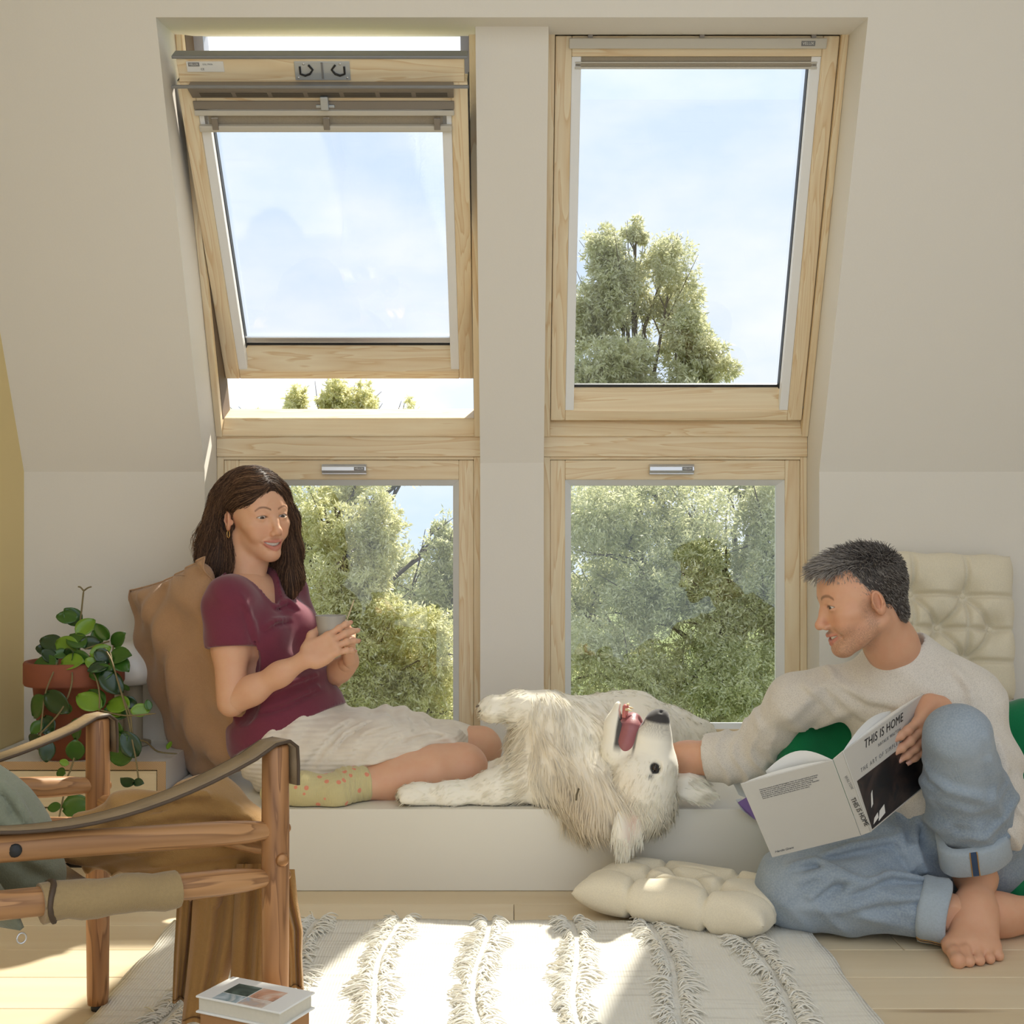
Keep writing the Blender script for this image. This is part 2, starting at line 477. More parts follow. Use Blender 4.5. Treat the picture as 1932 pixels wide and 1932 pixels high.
# right upper window, closed
w4 = empty('window_4', (.4835, 3.61, 1.146), (ALPHA, 0, 0), kind='structure', label='right upper roof window, closed, with pleated blind rolled up')
upper_frame(w4)
sash4 = empty('sash', (0, 0, .046), parent=w4)
sash_body(sash4, 1.049)
bl = MB().box(-.335, .335, -.014, .022, 1.018, 1.044).build('blind_headbox', M['blind_rail'], sash4, bevel=.003)
velux_tag(bl, frame_matrix((.268, -.0145, 1.031), (1, 0, 0), (0, 0, 1)), .010)
for i, (z0, z1, yy, mm) in enumerate([(1.005, 1.017, .006, 'pleat'), (1.001, 1.005, .001, 'blind_rail'), (.986, 1.001, .009, 'pleat'), (.982, .986, .001, 'blind_rail'), (.974, .982, .004, 'pleat'), (.968, .974, .000, 'blind_rail')]):
    MB().box(-.318, .318, yy, yy + .016, z0, z1).build('blind_pleat' if mm == 'pleat' else 'blind_slat', M[mm], sash4, bevel=.001, seg=1)
for xx in (-.28, .01, .30):
    MB().box(xx - .006, xx + .006, -.010, .0, 1.0445, 1.052).build('blind_clip', M['flap'], sash4)
MB().lathe([(0, .0), (.004, 0), (.004, .0015), (0, .0015)], (0, 0, 0), 12).build('frame_screw', M['grey_metal'], w4, loc=(.3715, .005, .085), rot=(0, math.radians(-90), 0))

# left upper window, sash swung open around its middle
w3 = empty('window_3', (-.4835, 3.61, 1.146), (ALPHA, 0, 0), kind='structure', label='left upper roof window, tilted open, with lock plate and ventilation flap')
upper_frame(w3)
BETA = math.radians(37.8)
L3 = .868
# bottom of the open sash stands at y = 3.633, z = 1.316 : express in the frame's own axes
_inv = (Matrix.Translation((-.4835, 3.61, 1.146)) @ Euler((ALPHA, 0, 0)).to_matrix().to_4x4()).inverted()
_sp = _inv @ Vector((-.4835, 3.633, 1.316))
sash3 = empty('sash', (_sp.x, _sp.y, _sp.z), (BETA - ALPHA, 0, 0), parent=w3)
sash_body(sash3, L3)
MB().box(-.372, -.3695, .02, .085, -.004, L3).box(.3695, .372, .02, .085, -.004, L3).box(-.372, .372, .03, .085, -.006, -.001).build('sash_cover', M['gasket'], sash3)
MB().box(-.377, -.3725, .03, .10, .035, .62).build('side_seal', M['gasket'], sash3)
# upper board with the lock strike, label plate and grey capping
MB().box(-.362, .362, .002, .05, L3 + .0005, L3 + .058).build('lock_board', M['pine_x'], sash3, bevel=.002)
MB().box(-.372, .372, -.002, .045, L3 + .0585, L3 + .066).build('top_capping', M['grey_metal'], sash3, bevel=.002)
lp = MB().box(-.066, .074, -.001, .002, L3 + .006, L3 + .052).build('lock_plate', M['plate'], sash3, bevel=.0012)
for a in (-1, 1):
    hk = [Vector((.004 + a * x, -.003, L3 + z)) for x, z in ((.056, .040), (.056, .022), (.044, .018), (.032, .022), (.024, .032), (.034, .044))]
    MB().tube(hk, .0028, 6).build('lock_hook', M['black'], lp)
    for zz in (.012, .046):
        MB().lathe([(0, 0), (.0028, 0), (.0028, .001), (0, .001)], (0, 0, 0), 10).build('screw', M['alu'], lp, loc=(.004 + a * (.062 if zz < .03 else .046), -.001, L3 + zz), rot=(math.radians(90), 0, 0))
MB().box(.0015, .0065, -.003, .0, L3 + .010, L3 + .050).build('lock_slot', M['ink_grey'], lp)
dp = MB().box(-.338, -.244, .0, .002, L3 + .026, L3 + .052).build('data_plate', M['paper'], sash3, bevel=.0015)
velux_tag(dp, frame_matrix((-.333, -.0004, L3 + .045), (1, 0, 0), (0, 0, 1)), .0078)
text_obj('small_print', 'GGL MK06', .0055, frame_matrix((-.297, -.0004, L3 + .045), (1, 0, 0), (0, 0, 1)), M['ink_grey'], dp)
text_obj('small_print', 'CE', .0075, frame_matrix((-.303, -.0004, L3 + .033), (1, 0, 0), (0, 0, 1)), M['ink_grey'], dp)
# ventilation flap: bar with seven slots, grey lip above
fp = MB().prism([(-.004, L3 - .038), (-.034, L3 - .010), (-.040, L3 - .002), (-.038, L3 + .002), (.0, L3 + .002)], 'x', -.335, .335).build('ventilation_flap', M['flap'], sash3, bevel=.0015, seg=1)
for i in range(7):
    xx = -.310 + i * .0915
    MB().prism([(-.0105, L3 - .0330), (-.0265, L3 - .018), (-.0245, L3 - .016), (-.0085, L3 - .031)], 'x', xx, xx + .080).build('flap_slot', M['flap_dark'], fp)
MB().box(-.374, .374, -.046, -.036, L3 - .001, L3 + .006).build('flap_lip', M['grey_metal'], sash3, bevel=.0015)
MB().box(-.335, .335, -.006, .002, L3 - .066, L3 - .046).build('flap_rail', M['flap'], sash3, bevel=.001)
MB().box(-.335, .335, -.010, .004, L3 - .082, L3 - .068).build('blind_headbox', M['blind_rail'], sash3, bevel=.003)
MB().box(-.315, .315, .004, .016, L3 - .110, L3 - .0825).build('blind_pleat', M['pleat'], sash3, bevel=.001)
MB().box(-.328, .328, -.014, .004, L3 - .124, L3 - .106).build('blind_bar', M['blind_rail'], sash3, bevel=.005)
for xx in (-.284, .004, .290):
    MB().box(xx - .008, xx + .008, -.017, -.010, L3 - .116, L3 - .086).build('blind_bracket', M['flap'], sash3, bevel=.001)
MB().box(-.006, .014, -.022, -.004, L3 - .064, L3 - .030).box(-.020, .028, -.010, -.005, L3 - .062, L3 - .054).build('flap_latch', M['plate'], sash3, bevel=.002)
MB().box(-.305, .305, .040, .052, .100, .116).build('inner_sill_rail', M['alu'], sash3, bevel=.002)

for sx in (-1, 1):
    MB().box(min(sx * .372, sx * .345), max(sx * .372, sx * .345), .10, .16, .90, 1.135).build('flashing', M['flashing'], w3)
# ------------------------------------------------------------------ outside: lawn and willows
def mat_leaf(name, ca, cb):
    n = NT(name); n.t.nodes.remove(n.b)
    a = n.n('Attribute'); a.attribute_name = 'Col'
    sep = n.n('SeparateColor'); n.l(a.outputs['Color'], sep.inputs[0])
    c = n.mix(sep.outputs[0], ca, cb)
    d = n.n('BsdfDiffuse'); t = n.n('BsdfTranslucent'); g = n.n('BsdfGlossy'); g.inputs['Roughness'].default_value = .35
    n.l(c, d.inputs['Color']); n.l(c, t.inputs['Color'])
    m1 = n.n('MixShader'); m1.inputs[0].default_value = .64; n.l(d.outputs[0], m1.inputs[1]); n.l(t.outputs[0], m1.inputs[2])
    m2 = n.n('MixShader'); m2.inputs[0].default_value = .10; n.l(m1.outputs[0], m2.inputs[1]); n.l(g.outputs[0], m2.inputs[2])
    n.l(m2.outputs[0], n.out.inputs[0]); return n.m
M['leaf_a'] = mat_leaf('willow_leaf', srgb(172, 174, 118), srgb(248, 245, 214))
M['leaf_b'] = mat_leaf('willow_leaf_dark', srgb(164, 170, 112), srgb(246, 243, 204))
M['leaf_c'] = mat_leaf('willow_leaf_pale', srgb(184, 184, 110), srgb(250, 245, 206))
M['bark'] = mat_plain('bark', srgb(104, 92, 74), .9, .2, 8, .6, 30)
M['lawn'] = mat_plain('lawn', srgb(118, 132, 64), .9, .2, 2, .5, 20)
gr = MB().box(-60, 60, 4.4, 90, -3.4, -3.2).build('ground', M['lawn'])
tag(gr, 'green lawn far below outside the windows', kind='structure')

def leaves(rng, clumps, n_total, size):
    """clumps: (centre, radii, weight). returns V,F,C of leaf quads"""
    w = np.array([c[2] for c in clumps], float); w /= w.sum()
    cnt = np.maximum((w * n_total).astype(int), 1)
    pts = []; outs = []
    for (c, r, _), k in zip(clumps, cnt):
        u = rng.normal(size=(k, 3)); u /= np.linalg.norm(u, axis=1, keepdims=True)
        rad = rng.random(k) ** 0.42
        # twiggy break-up: gather leaves around random sprigs
        ns = max(6, k // 40)
        sp = rng.normal(size=(ns, 3)); sp /= np.linalg.norm(sp, axis=1, keepdims=True); sp *= (rng.random(ns) ** 0.4)[:, None]
        idx = rng.integers(0, ns, k)
        p = sp[idx] + rng.normal(size=(k, 3)) * 0.11
        p = np.where((rng.random(k) < 0.86)[:, None], p, u * rad[:, None])
        pts.append(np.array(c) + p * np.array(r)); outs.append(p)
    p = np.concatenate(pts); o = np.concatenate(outs); n = len(p)
    d = o * 0.6 + rng.normal(size=(n, 3)) * 0.6; d[:, 2] -= 0.22
    d /= np.linalg.norm(d, axis=1, keepdims=True)
    s = np.cross(d, rng.normal(size=(n, 3))); s /= np.linalg.norm(s, axis=1, keepdims=True)
    L = size * (0.6 + 0.8 * rng.random(n)); W = L * 0.15
    a = p; b = p + d * (L * .45)[:, None] + s * W[:, None]; c = p + d * L[:, None]; e = p + d * (L * .45)[:, None] - s * W[:, None]
    V = np.stack([a, b, c, e], 1).reshape(-1, 3)
    Fq = np.arange(4 * n).reshape(n, 4)
    C = np.repeat(np.clip(rng.random(n) * .8 + .2 * rng.random(n), 0, 1), 4)
    return V, Fq, np.stack([C] * 3, 1)

def tree(label, seed, base, clumps_px, n, size, leafmat, trunk_r=.14, name='willow_tree', branches=True):
    """clumps_px: (px, py, Y, rx_px, ry_px, weight)"""
    rng = np.random.default_rng(seed); random.seed(seed)
    clumps = []; parents = []
    for px, py, Y, rx, ry, wt in clumps_px:
        c = P(px, py, Y); k = Y / F
        parents.append((tuple(c), (rx * k, min(rx, ry) * k, ry * k), wt))
        for q in range(12):
            u = rng.normal(size=3); u /= np.linalg.norm(u); u *= rng.random() ** .45 * .92
            f = rng.uniform(.30, .60)
            clumps.append((tuple(np.array(c) + u * np.array((rx * k, min(rx, ry) * k, ry * k))), (rx * k * f, min(rx, ry) * k * f * 1.1, ry * k * f * 1.1), wt * f ** 2 * rng.uniform(.6, 1.2)))
    r = empty(name, base, label=label, cat='tree', group='willows outside the windows')
    V, Fq, C = leaves(rng, clumps, n, size)
    V = V - np.array(base)
    me = np_mesh('foliage', V, Fq, smooth=False); set_col(me, C)
    o = link('foliage', me, leafmat, r); o['kind'] = 'stuff'
    tb = MB(); B = Vector(base)
    top = max(clumps, key=lambda c: c[0][2])[0]
    tp = Vector(top) - B; mids = [Vector((0, 0, 0)), Vector((tp.x * .15 + .1, tp.y * .2, tp.z * .3)), Vector((tp.x * .45 - .08, tp.y * .5, tp.z * .58)), tp * .85]
    tb.tube(mids, [trunk_r, trunk_r * .8, trunk_r * .5, .02], 8).build('trunk', M['bark'], r)
    bb = MB()
    for c, rad, wt in parents:
        cc = Vector(c) - B
        t = min(.80, max(.25, cc.z / max(tp.z, .1) * .72)); s0 = tp * t
        m = s0.lerp(cc, .5) + Vector((random.uniform(-.15, .15), random.uniform(-.1, .1), random.uniform(-.1, .15)))
        bb.tube([s0, m, cc], [.040, .028, .014], 5)
        for q in range(8):
            st = m.lerp(cc, random.uniform(.1, 1.0)); en = cc + Vector((random.uniform(-.9, .9) * rad[0], random.uniform(-.9, .9) * rad[1], random.uniform(-.5, 1.0) * rad[2]))
            bb.tube([st, st.lerp(en, .5) + Vector((random.uniform(-.05, .05), 0, .05)), en], [.012, .008, .003], 4)
    bb.build('branches', M['bark'], r)
    return r

random.seed(11)
ca = [(1180, 520, 17.2, 70, 90, 1.0), (1120, 600, 17.2, 60, 100, 1.3), (1260, 560, 17.2, 60, 100, 1.0), (1300, 640, 17.2, 70, 70, 1.1), (1170, 690, 16.8, 100, 70, 1.6),
      (1330, 720, 17.0, 75, 60, 1.0), (1100, 780, 16.7, 80, 80, 1.2), (1250, 800, 16.7, 110, 80, 1.6), (1130, 480, 17.4, 45, 50, .4), (1270, 470, 17.4, 22, 40, .18), (1200, 440, 17.4, 22, 30, .16)]
tree('tall pale willow rising behind the right upper window', 1, (1.8, 17.2, -3.2), ca, 120000, .066, M['leaf_a'])
cb = [(1150, 1000, 11.5, 120, 100, 1.4), (1320, 980, 11.5, 120, 110, 1.6), (1450, 1010, 11.5, 90, 130, 1.3), (1200, 1130, 11.2, 130, 110, 1.7), (1360, 1150, 11.2, 130, 110, 1.7),
      (1480, 1180, 11.3, 80, 130, 1.1), (1130, 1270, 11, 110, 100, 1.3), (1280, 1290, 11, 130, 100, 1.6), (1420, 1310, 11, 120, 100, 1.5), (1300, 1420, 11, 220, 80, 1.6), (1090, 1150, 11.6, 70, 100, .8), (1220, 900, 12, 120, 60, 1.0), (1420, 890, 12, 110, 60, 1.0)]
tree('dense willow filling the right lower window', 2, (1.7, 11.4, -3.2), cb, 190000, .044, M['leaf_b'], .11)
cc = [(620, 980, 11.5, 70, 60, .8), (680, 1040, 11.5, 80, 80, 1.4), (640, 1130, 11.2, 80, 70, 1.3), (720, 1000, 11.3, 50, 90, .9), (700, 1170, 11, 90, 60, 1.3), (600, 1230, 11, 110, 60, 1.2), (740, 1260, 11, 100, 70, 1.3), (820, 1230, 11, 70, 80, 1.0),
      (650, 1330, 11, 140, 60, 1.3), (810, 1340, 11, 110, 60, 1.2), (660, 920, 11.8, 80, 40, .6), (480, 1150, 11.2, 80, 120, .6)]
tree('pale yellow-green willow in the left lower window', 3, (-1.4, 11.3, -3.2), cc, 105000, .045, M['leaf_c'], .10)
cd = [(850, 1060, 12.5, 60, 70, 1.0), (820, 1130, 12.5, 80, 70, 1.1), (890, 1180, 12.5, 70, 90, 1.0), (560, 960, 12.8, 60, 60, .35), (560, 1060, 12.8, 60, 80, .5), (840, 1010, 12.6, 30, 40, .25), (800, 1280, 12.2, 90, 70, 1.1)]
tree('dark green willow at the right of the left lower window', 4, (-.9, 12.6, -3.2), cd, 44000, .047, M['leaf_b'], .09)
ce_ = [(570, 770, 16.5, 32, 36, .8), (630, 755, 16.5, 40, 36, 1.0), (690, 765, 16.5, 36, 40, .9), (600, 830, 16.5, 70, 40, 1.2), (700, 840, 16.5, 60, 40, 1.0), (770, 790, 16.5, 24, 34, .35), (450, 790, 16.5, 40, 24, .8), (460, 850, 16.5, 60, 40, .8), (690, 890, 16.6, 90, 40, .6), (780, 870, 16.5, 40, 40, .4), (893, 785, 16.5, 5, 12, .05)]
tree('willow crown showing below the tilted sash', 5, (-2.3, 16.8, -3.2), ce_, 30000, .064, M['leaf_c'], .08)
# low trees on the far side of the lawn
cf = [(x_, 1085 + random.uniform(-15, 20), 27, 75, 60, 1.0) for x_ in range(-500, 420, 110)]
tree('low hazy tree belt far beyond the lawn, left of the windows', 6, (-11, 27.2, -3.2), cf, 26000, .16, M['leaf_b'], .12, name='tree_belt')
cf = [(x_, 1085 + random.uniform(-15, 20), 29, 75, 60, 1.0) for x_ in range(470, 1100, 110)]
tree('low hazy tree belt far beyond the lawn, seen in the left lower window', 7, (-3, 29.2, -3.2), cf, 22000, .16, M['leaf_a'], .12, name='tree_belt')
cf = [(x_, 1085 + random.uniform(-15, 20), 27, 75, 60, 1.0) for x_ in range(1180, 2400, 110)]
tree('low hazy tree belt far beyond the lawn, right of the windows', 8, (9, 27.2, -3.2), cf, 30000, .16, M['leaf_b'], .12, name='tree_belt')
# ------------------------------------------------------------------ implicit modelling: smooth unions of tapered limbs, meshed by surface nets
def smin(a, b, k):
    if k <= 0: return np.minimum(a, b)
    h = np.maximum(k - np.abs(a - b), 0) / k
    return np.minimum(a, b) - h * h * k * 0.25
def smax(a, b, k): return -smin(-a, -b, k)
def V3(p): return np.array(tuple(p), dtype=np.float32)

class Ell:
    def __init__(s, c, r, R=None):
        s.c = V3(c); s.r = V3(r); s.R = None if R is None else np.array(R.to_3x3() if hasattr(R, 'to_3x3') else R, dtype=np.float32)
        m = max(r); s.lo = s.c - m; s.hi = s.c + m
    def __call__(s, x, y, z):
        x, y, z = x - s.c[0], y - s.c[1], z - s.c[2]
        if s.R is not None:
            R = s.R; x, y, z = (R[0, 0] * x + R[1, 0] * y + R[2, 0] * z, R[0, 1] * x + R[1, 1] * y + R[2, 1] * z, R[0, 2] * x + R[1, 2] * y + R[2, 2] * z)
        a, b, c = x / s.r[0], y / s.r[1], z / s.r[2]
        k0 = np.sqrt(a * a + b * b + c * c) + 1e-9
        k1 = np.sqrt((a / s.r[0]) ** 2 + (b / s.r[1]) ** 2 + (c / s.r[2]) ** 2) + 1e-9
        return k0 * (k0 - 1) / k1
class Cone:
    def __init__(s, a, b, ra, rb):
        s.a, s.b, s.ra, s.rb = V3(a), V3(b), ra, rb
        m = max(ra, rb); s.lo = np.minimum(s.a, s.b) - m; s.hi = np.maximum(s.a, s.b) + m
    def __call__(s, x, y, z):
        d = s.b - s.a; L = float(d @ d) + 1e-12
        px, py, pz = x - s.a[0], y - s.a[1], z - s.a[2]
        t = np.clip((px * d[0] + py * d[1] + pz * d[2]) / L, 0, 1)
        return np.sqrt((px - t * d[0]) ** 2 + (py - t * d[1]) ** 2 + (pz - t * d[2]) ** 2) - (s.ra + t * (s.rb - s.ra))
class Chain:
    """tapered limb along several points"""
    def __init__(s, pts, rs, k=0.02):
        s.c = [Cone(pts[i], pts[i + 1], rs[i], rs[i + 1]) for i in range(len(pts) - 1)]; s.k = k
        s.lo = np.min([c.lo for c in s.c], 0) - k * .3; s.hi = np.max([c.hi for c in s.c], 0) + k * .3
    def __call__(s, x, y, z):
        d = None
        for c in s.c:
            e = c(x, y, z); d = e if d is None else smin(d, e, s.k)
        return d
class RBox:
    def __init__(s, c, h, r, R=None):
        s.c = V3(c); s.h = V3(h); s.r = r; s.R = None if R is None else np.array(R.to_3x3() if hasattr(R, 'to_3x3') else R, dtype=np.float32)
        m = float(np.linalg.norm(s.h)); s.lo = s.c - m; s.hi = s.c + m
    def __call__(s, x, y, z):
        x, y, z = x - s.c[0], y - s.c[1], z - s.c[2]
        if s.R is not None:
            R = s.R; x, y, z = (R[0, 0] * x + R[1, 0] * y + R[2, 0] * z, R[0, 1] * x + R[1, 1] * y + R[2, 1] * z, R[0, 2] * x + R[1, 2] * y + R[2, 2] * z)
        q = [np.abs(x) - s.h[0] + s.r, np.abs(y) - s.h[1] + s.r, np.abs(z) - s.h[2] + s.r]
        o = np.sqrt(np.maximum(q[0], 0) ** 2 + np.maximum(q[1], 0) ** 2 + np.maximum(q[2], 0) ** 2)
        return o + np.minimum(np.maximum(q[0], np.maximum(q[1], q[2])), 0) - s.r
class Half:
    """half space: keeps the side the normal points away from"""
    def __init__(s, p, n):
        n = np.array(tuple(n), float); s.n = (n / np.linalg.norm(n)).astype(np.float32); s.p = V3(p)
    def __call__(s, x, y, z): return (x - s.p[0]) * s.n[0] + (y - s.p[1]) * s.n[1] + (z - s.p[2]) * s.n[2]

class SDF:
    def __init__(s, lo, hi, h):
        s.lo = np.array(lo, np.float32); s.h = h
        s.n = np.ceil((np.array(hi) - s.lo) / h).astype(int) + 1
        s.D = np.full(tuple(s.n), 1.0, np.float32)
        s.ax = [s.lo[i] + h * np.arange(s.n[i], dtype=np.float32) for i in range(3)]
    def _sl(s, lo, hi, m):
        i0 = np.maximum(np.floor((lo - m - s.lo) / s.h).astype(int), 0); i1 = np.minimum(np.ceil((hi + m - s.lo) / s.h).astype(int) + 1, s.n)
        return tuple(slice(int(a), int(max(b, a))) for a, b in zip(i0, i1))
    def _grid(s, sl): return s.ax[0][sl[0]][:, None, None], s.ax[1][sl[1]][None, :, None], s.ax[2][sl[2]][None, None, :]
    def u(s, p, k=0.01, off=0.0):
        sl = s._sl(p.lo, p.hi, k + abs(off) + 3 * s.h); b = s.D[sl]
        if b.size: s.D[sl] = smin(b, p(*s._grid(sl)) - off, k)
        return s
    def s(s, p, k=0.005):
        sl = s._sl(p.lo, p.hi, k + 3 * s.h); b = s.D[sl]
        if b.size: s.D[sl] = smax(b, -p(*s._grid(sl)), k)
        return s
    def cut(s, half, k=0.0):
        sl = tuple(slice(0, int(n)) for n in s.n)
        s.D = smax(s.D, half(*s._grid(sl)).astype(np.float32), k); return s
    def disp(s, fn, band=0.03):
        m = np.abs(s.D) < band; i = np.nonzero(m)
        x, y, z = s.ax[0][i[0]], s.ax[1][i[1]], s.ax[2][i[2]]
        s.D[i] += fn(x, y, z).astype(np.float32); return s
    def sample(s, Pn):
        q = (Pn - s.lo) / s.h; i = np.clip(q.astype(int), 0, s.n - 2); f = np.clip(q - i, 0, 1); d = 0
        for a in (0, 1):
            for b in (0, 1):
                for c in (0, 1):
                    w = (f[:, 0] if a else 1 - f[:, 0]) * (f[:, 1] if b else 1 - f[:, 1]) * (f[:, 2] if c else 1 - f[:, 2])
                    d = d + w * s.D[i[:, 0] + a, i[:, 1] + b, i[:, 2] + c]
        return d
    def mesh(s, smooth=1):
        D = s.D.copy()
        D[0] = D[-1] = 1; D[:, 0] = D[:, -1] = 1; D[:, :, 0] = D[:, :, -1] = 1
        S = D < 0
        cs = np.zeros(tuple(np.array(D.shape) - 1), np.int8)
        for a in (0, 1):
            for b in (0, 1):
                for c in (0, 1):
                    cs += S[a:D.shape[0] - 1 + a, b:D.shape[1] - 1 + b, c:D.shape[2] - 1 + c]
        act = np.nonzero((cs > 0) & (cs < 8)); N = len(act[0])
        A = np.stack(act, 1)
        cv = {}
        for a in (0, 1):
            for b in (0, 1):
                for c in (0, 1): cv[a, b, c] = D[act[0] + a, act[1] + b, act[2] + c]
        acc = np.zeros((N, 3), np.float32); cnt = np.zeros(N, np.float32)
        for p in cv:
            for ax in range(3):
                if p[ax] == 0:
                    q = list(p); q[ax] = 1; va, vb = cv[p], cv[tuple(q)]
                    m = (va < 0) != (vb < 0); t = np.where(m, va / np.where(m, va - vb, 1), 0)
                    o = np.tile(np.array(p, np.float32), (N, 1)); o[:, ax] += t
                    acc += o * m[:, None]; cnt += m
        V = s.lo + s.h * (A + acc / cnt[:, None])
        idx = np.full(cs.shape, -1, np.int32); idx[act] = np.arange(N)
        Q = []
        for ax in range(3):
            o1, o2 = (ax + 1) % 3, (ax + 2) % 3
            sa = [slice(None)] * 3; sb = [slice(None)] * 3; sa[ax] = slice(0, -1); sb[ax] = slice(1, None)
            for sgn in (0, 1):
                x = (S[tuple(sa)] & ~S[tuple(sb)]) if sgn == 0 else (~S[tuple(sa)] & S[tuple(sb)])
                e = np.stack(np.nonzero(x), 1)
                e = e[(e[:, o1] > 0) & (e[:, o2] > 0) & (e[:, o1] < D.shape[o1] - 1) & (e[:, o2] < D.shape[o2] - 1)]
                def c(d1, d2):
                    f = e.copy(); f[:, o1] += d1; f[:, o2] += d2; return idx[f[:, 0], f[:, 1], f[:, 2]]
                q = np.stack([c(-1, -1), c(0, -1), c(0, 0), c(-1, 0)], 1)
                Q.append(q if sgn == 0 else q[:, ::-1])
        Q = np.concatenate(Q); Q = Q[(Q >= 0).all(1)]
        for _ in range(smooth):
            e = np.concatenate([Q[:, [0, 1]], Q[:, [1, 2]], Q[:, [2, 3]], Q[:, [3, 0]]])
            nb = np.zeros_like(V); ct = np.bincount(e[:, 0], minlength=N) + np.bincount(e[:, 1], minlength=N)
            for i in range(3):
                nb[:, i] = np.bincount(e[:, 0], V[e[:, 1], i], N) + np.bincount(e[:, 1], V[e[:, 0], i], N)
            V = V * .5 + .5 * nb / np.maximum(ct, 1)[:, None]
        return V, Q

def xf(M4, V):
    m = np.array(M4); return V @ m[:3, :3].T.astype(np.float32) + m[:3, 3].astype(np.float32)
def join_meshes(parts):
    Vs, Fs, b = [], [], 0
    for V, Q in parts: Vs.append(V); Fs.append(Q + b); b += len(V)
    return np.concatenate(Vs), np.concatenate(Fs)
def vnormals(V, Q):
    n = np.zeros_like(V); fn = np.cross(V[Q[:, 2]] - V[Q[:, 0]], V[Q[:, 3]] - V[Q[:, 1]])
    for k in range(4):
        for i in range(3): n[:, i] += np.bincount(Q[:, k], fn[:, i], len(V))
    return n / (np.linalg.norm(n, axis=1, keepdims=True) + 1e-12)
def fbm(x, y, z, s, seed=0, oct=3):
    r = 0; a = 1.0
    for o in range(oct):
        f = s * 2 ** o; p = seed * 1.7 + o * 2.3
        r = r + a * np.sin(x * f + 1.9 * np.sin(y * f * .8 + p) + p) * np.sin(y * f * 1.1 + 1.7 * np.sin(z * f * .9 + p * 1.3)) * np.cos(z * f * .95 + 1.5 * np.sin(x * f * .7 + p * .7))
        a *= .5
    return r

def strands_mesh(paths, radii, sides=3):
    """paths (n,m,3), radii (n,m): thin tubes for hair, fur and yarn"""
    n, m, _ = paths.shape
    t = np.gradient(paths, axis=1); t /= np.linalg.norm(t, axis=2, keepdims=True) + 1e-9
    ref = np.where(np.abs(t[:, :1, 2:3]) > .8, np.array([1., 0, 0]), np.array([0, 0, 1.]))
    a = np.cross(t, np.broadcast_to(ref, t.shape)); a /= np.linalg.norm(a, axis=2, keepdims=True) + 1e-9
    b = np.cross(t, a)
    V = np.empty((n, m, sides, 3), np.float32)
    for k in range(sides):
        an = 2 * math.pi * k / sides
        V[:, :, k] = paths + (a * math.cos(an) + b * math.sin(an)) * radii[:, :, None]
    base = (np.arange(n)[:, None, None] * m + np.arange(m - 1)[None, :, None]) * sides
    k = np.arange(sides)[None, None, :]; k2 = (k + 1) % sides
    Q = np.stack([base + k, base + k2, base + sides + k2, base + sides + k], -1).reshape(-1, 4)
    return V.reshape(-1, 3), Q

def ridge(t, p=4): return (.5 + .5 * np.sin(t)) ** p
def shade_as(me, N):
    """strands take the normal of the skin they grow from"""
    me.normals_split_custom_set_from_vertices([tuple(n) for n in N])

class CutP:
    """a primitive ended by a plane (sleeves, trouser legs)"""
    def __init__(s, p, half): s.p, s.h = p, half; s.lo, s.hi = p.lo, p.hi
    def __call__(s, x, y, z): return np.maximum(s.p(x, y, z), s.h(x, y, z))
def hit(f, px, py):
    Y = np.arange(f.lo[1], f.lo[1] + f.n[1] * f.h, .004, dtype=np.float32)
    pts = np.stack([(px - 966) * Y / F, Y, EYE - (py - HOR) * Y / F], 1)
    ins = ((pts > f.lo) & (pts < f.lo + (f.n - 1) * f.h)).all(1); d = np.where(ins, f.sample(pts), 1)
    i = np.nonzero(d < 0)[0]
    return None if len(i) == 0 else pts[i[0]]
def folds(f, lines, r=.006, k=.022, up=True):
    """cloth folds along polylines given where they show: a raised ridge with a crease beside it"""
    for ln in lines:
        rr = r; pts = []
        for a, b in zip(ln[:-1], ln[1:]):
            for t in (0, .33, .66): pts.append((a[0] + (b[0] - a[0]) * t, a[1] + (b[1] - a[1]) * t))
        pts.append(ln[-1]); n = len(pts)
        hs = [hit(f, *p) for p in pts]
        runs, cur = [], []
        for i in range(n):
            if hs[i] is None or (cur and abs(hs[i][1] - cur[-1][1][1]) > .04):
                if len(cur) > 2: runs.append(cur)
                cur = []
            if hs[i] is not None: cur.append((i, hs[i]))
        if len(cur) > 2: runs.append(cur)
        for c in runs:
            m = len(c); rs = [rr * (.5 + .5 * math.sin(math.pi * (j + .3) / (m - .4))) for j in range(m)]
            f.s(Chain([h + np.array([0, -.55 * r0, 0], np.float32) for (_, h), r0 in zip(c, rs)], rs, .004), k)
            if up: f.u(Chain([h + np.array([0, .35 * r0, r0 * 2.4], np.float32) for (_, h), r0 in zip(c, rs)], rs, .004), k)

def ribbons_mesh(paths, radii, N, twist):
    """flat hairs that lie on the skin: paths (n,m,3), N (n,3) skin normals"""
    n, m, _ = paths.shape
    t = np.gradient(paths, axis=1); t /= np.linalg.norm(t, axis=2, keepdims=True) + 1e-9
    a = np.cross(t, np.broadcast_to(N[:, None], t.shape)); a /= np.linalg.norm(a, axis=2, keepdims=True) + 1e-9
    b = np.cross(a, t); a = a * np.cos(twist)[:, None, None] + b * np.sin(twist)[:, None, None]
    V = np.stack([paths - a * radii[:, :, None], paths + a * radii[:, :, None]], 2).astype(np.float32)
    base = (np.arange(n)[:, None] * m + np.arange(m - 1)[None, :]) * 2
    return V.reshape(-1, 3), np.stack([base, base + 1, base + 3, base + 2], -1).reshape(-1, 4)
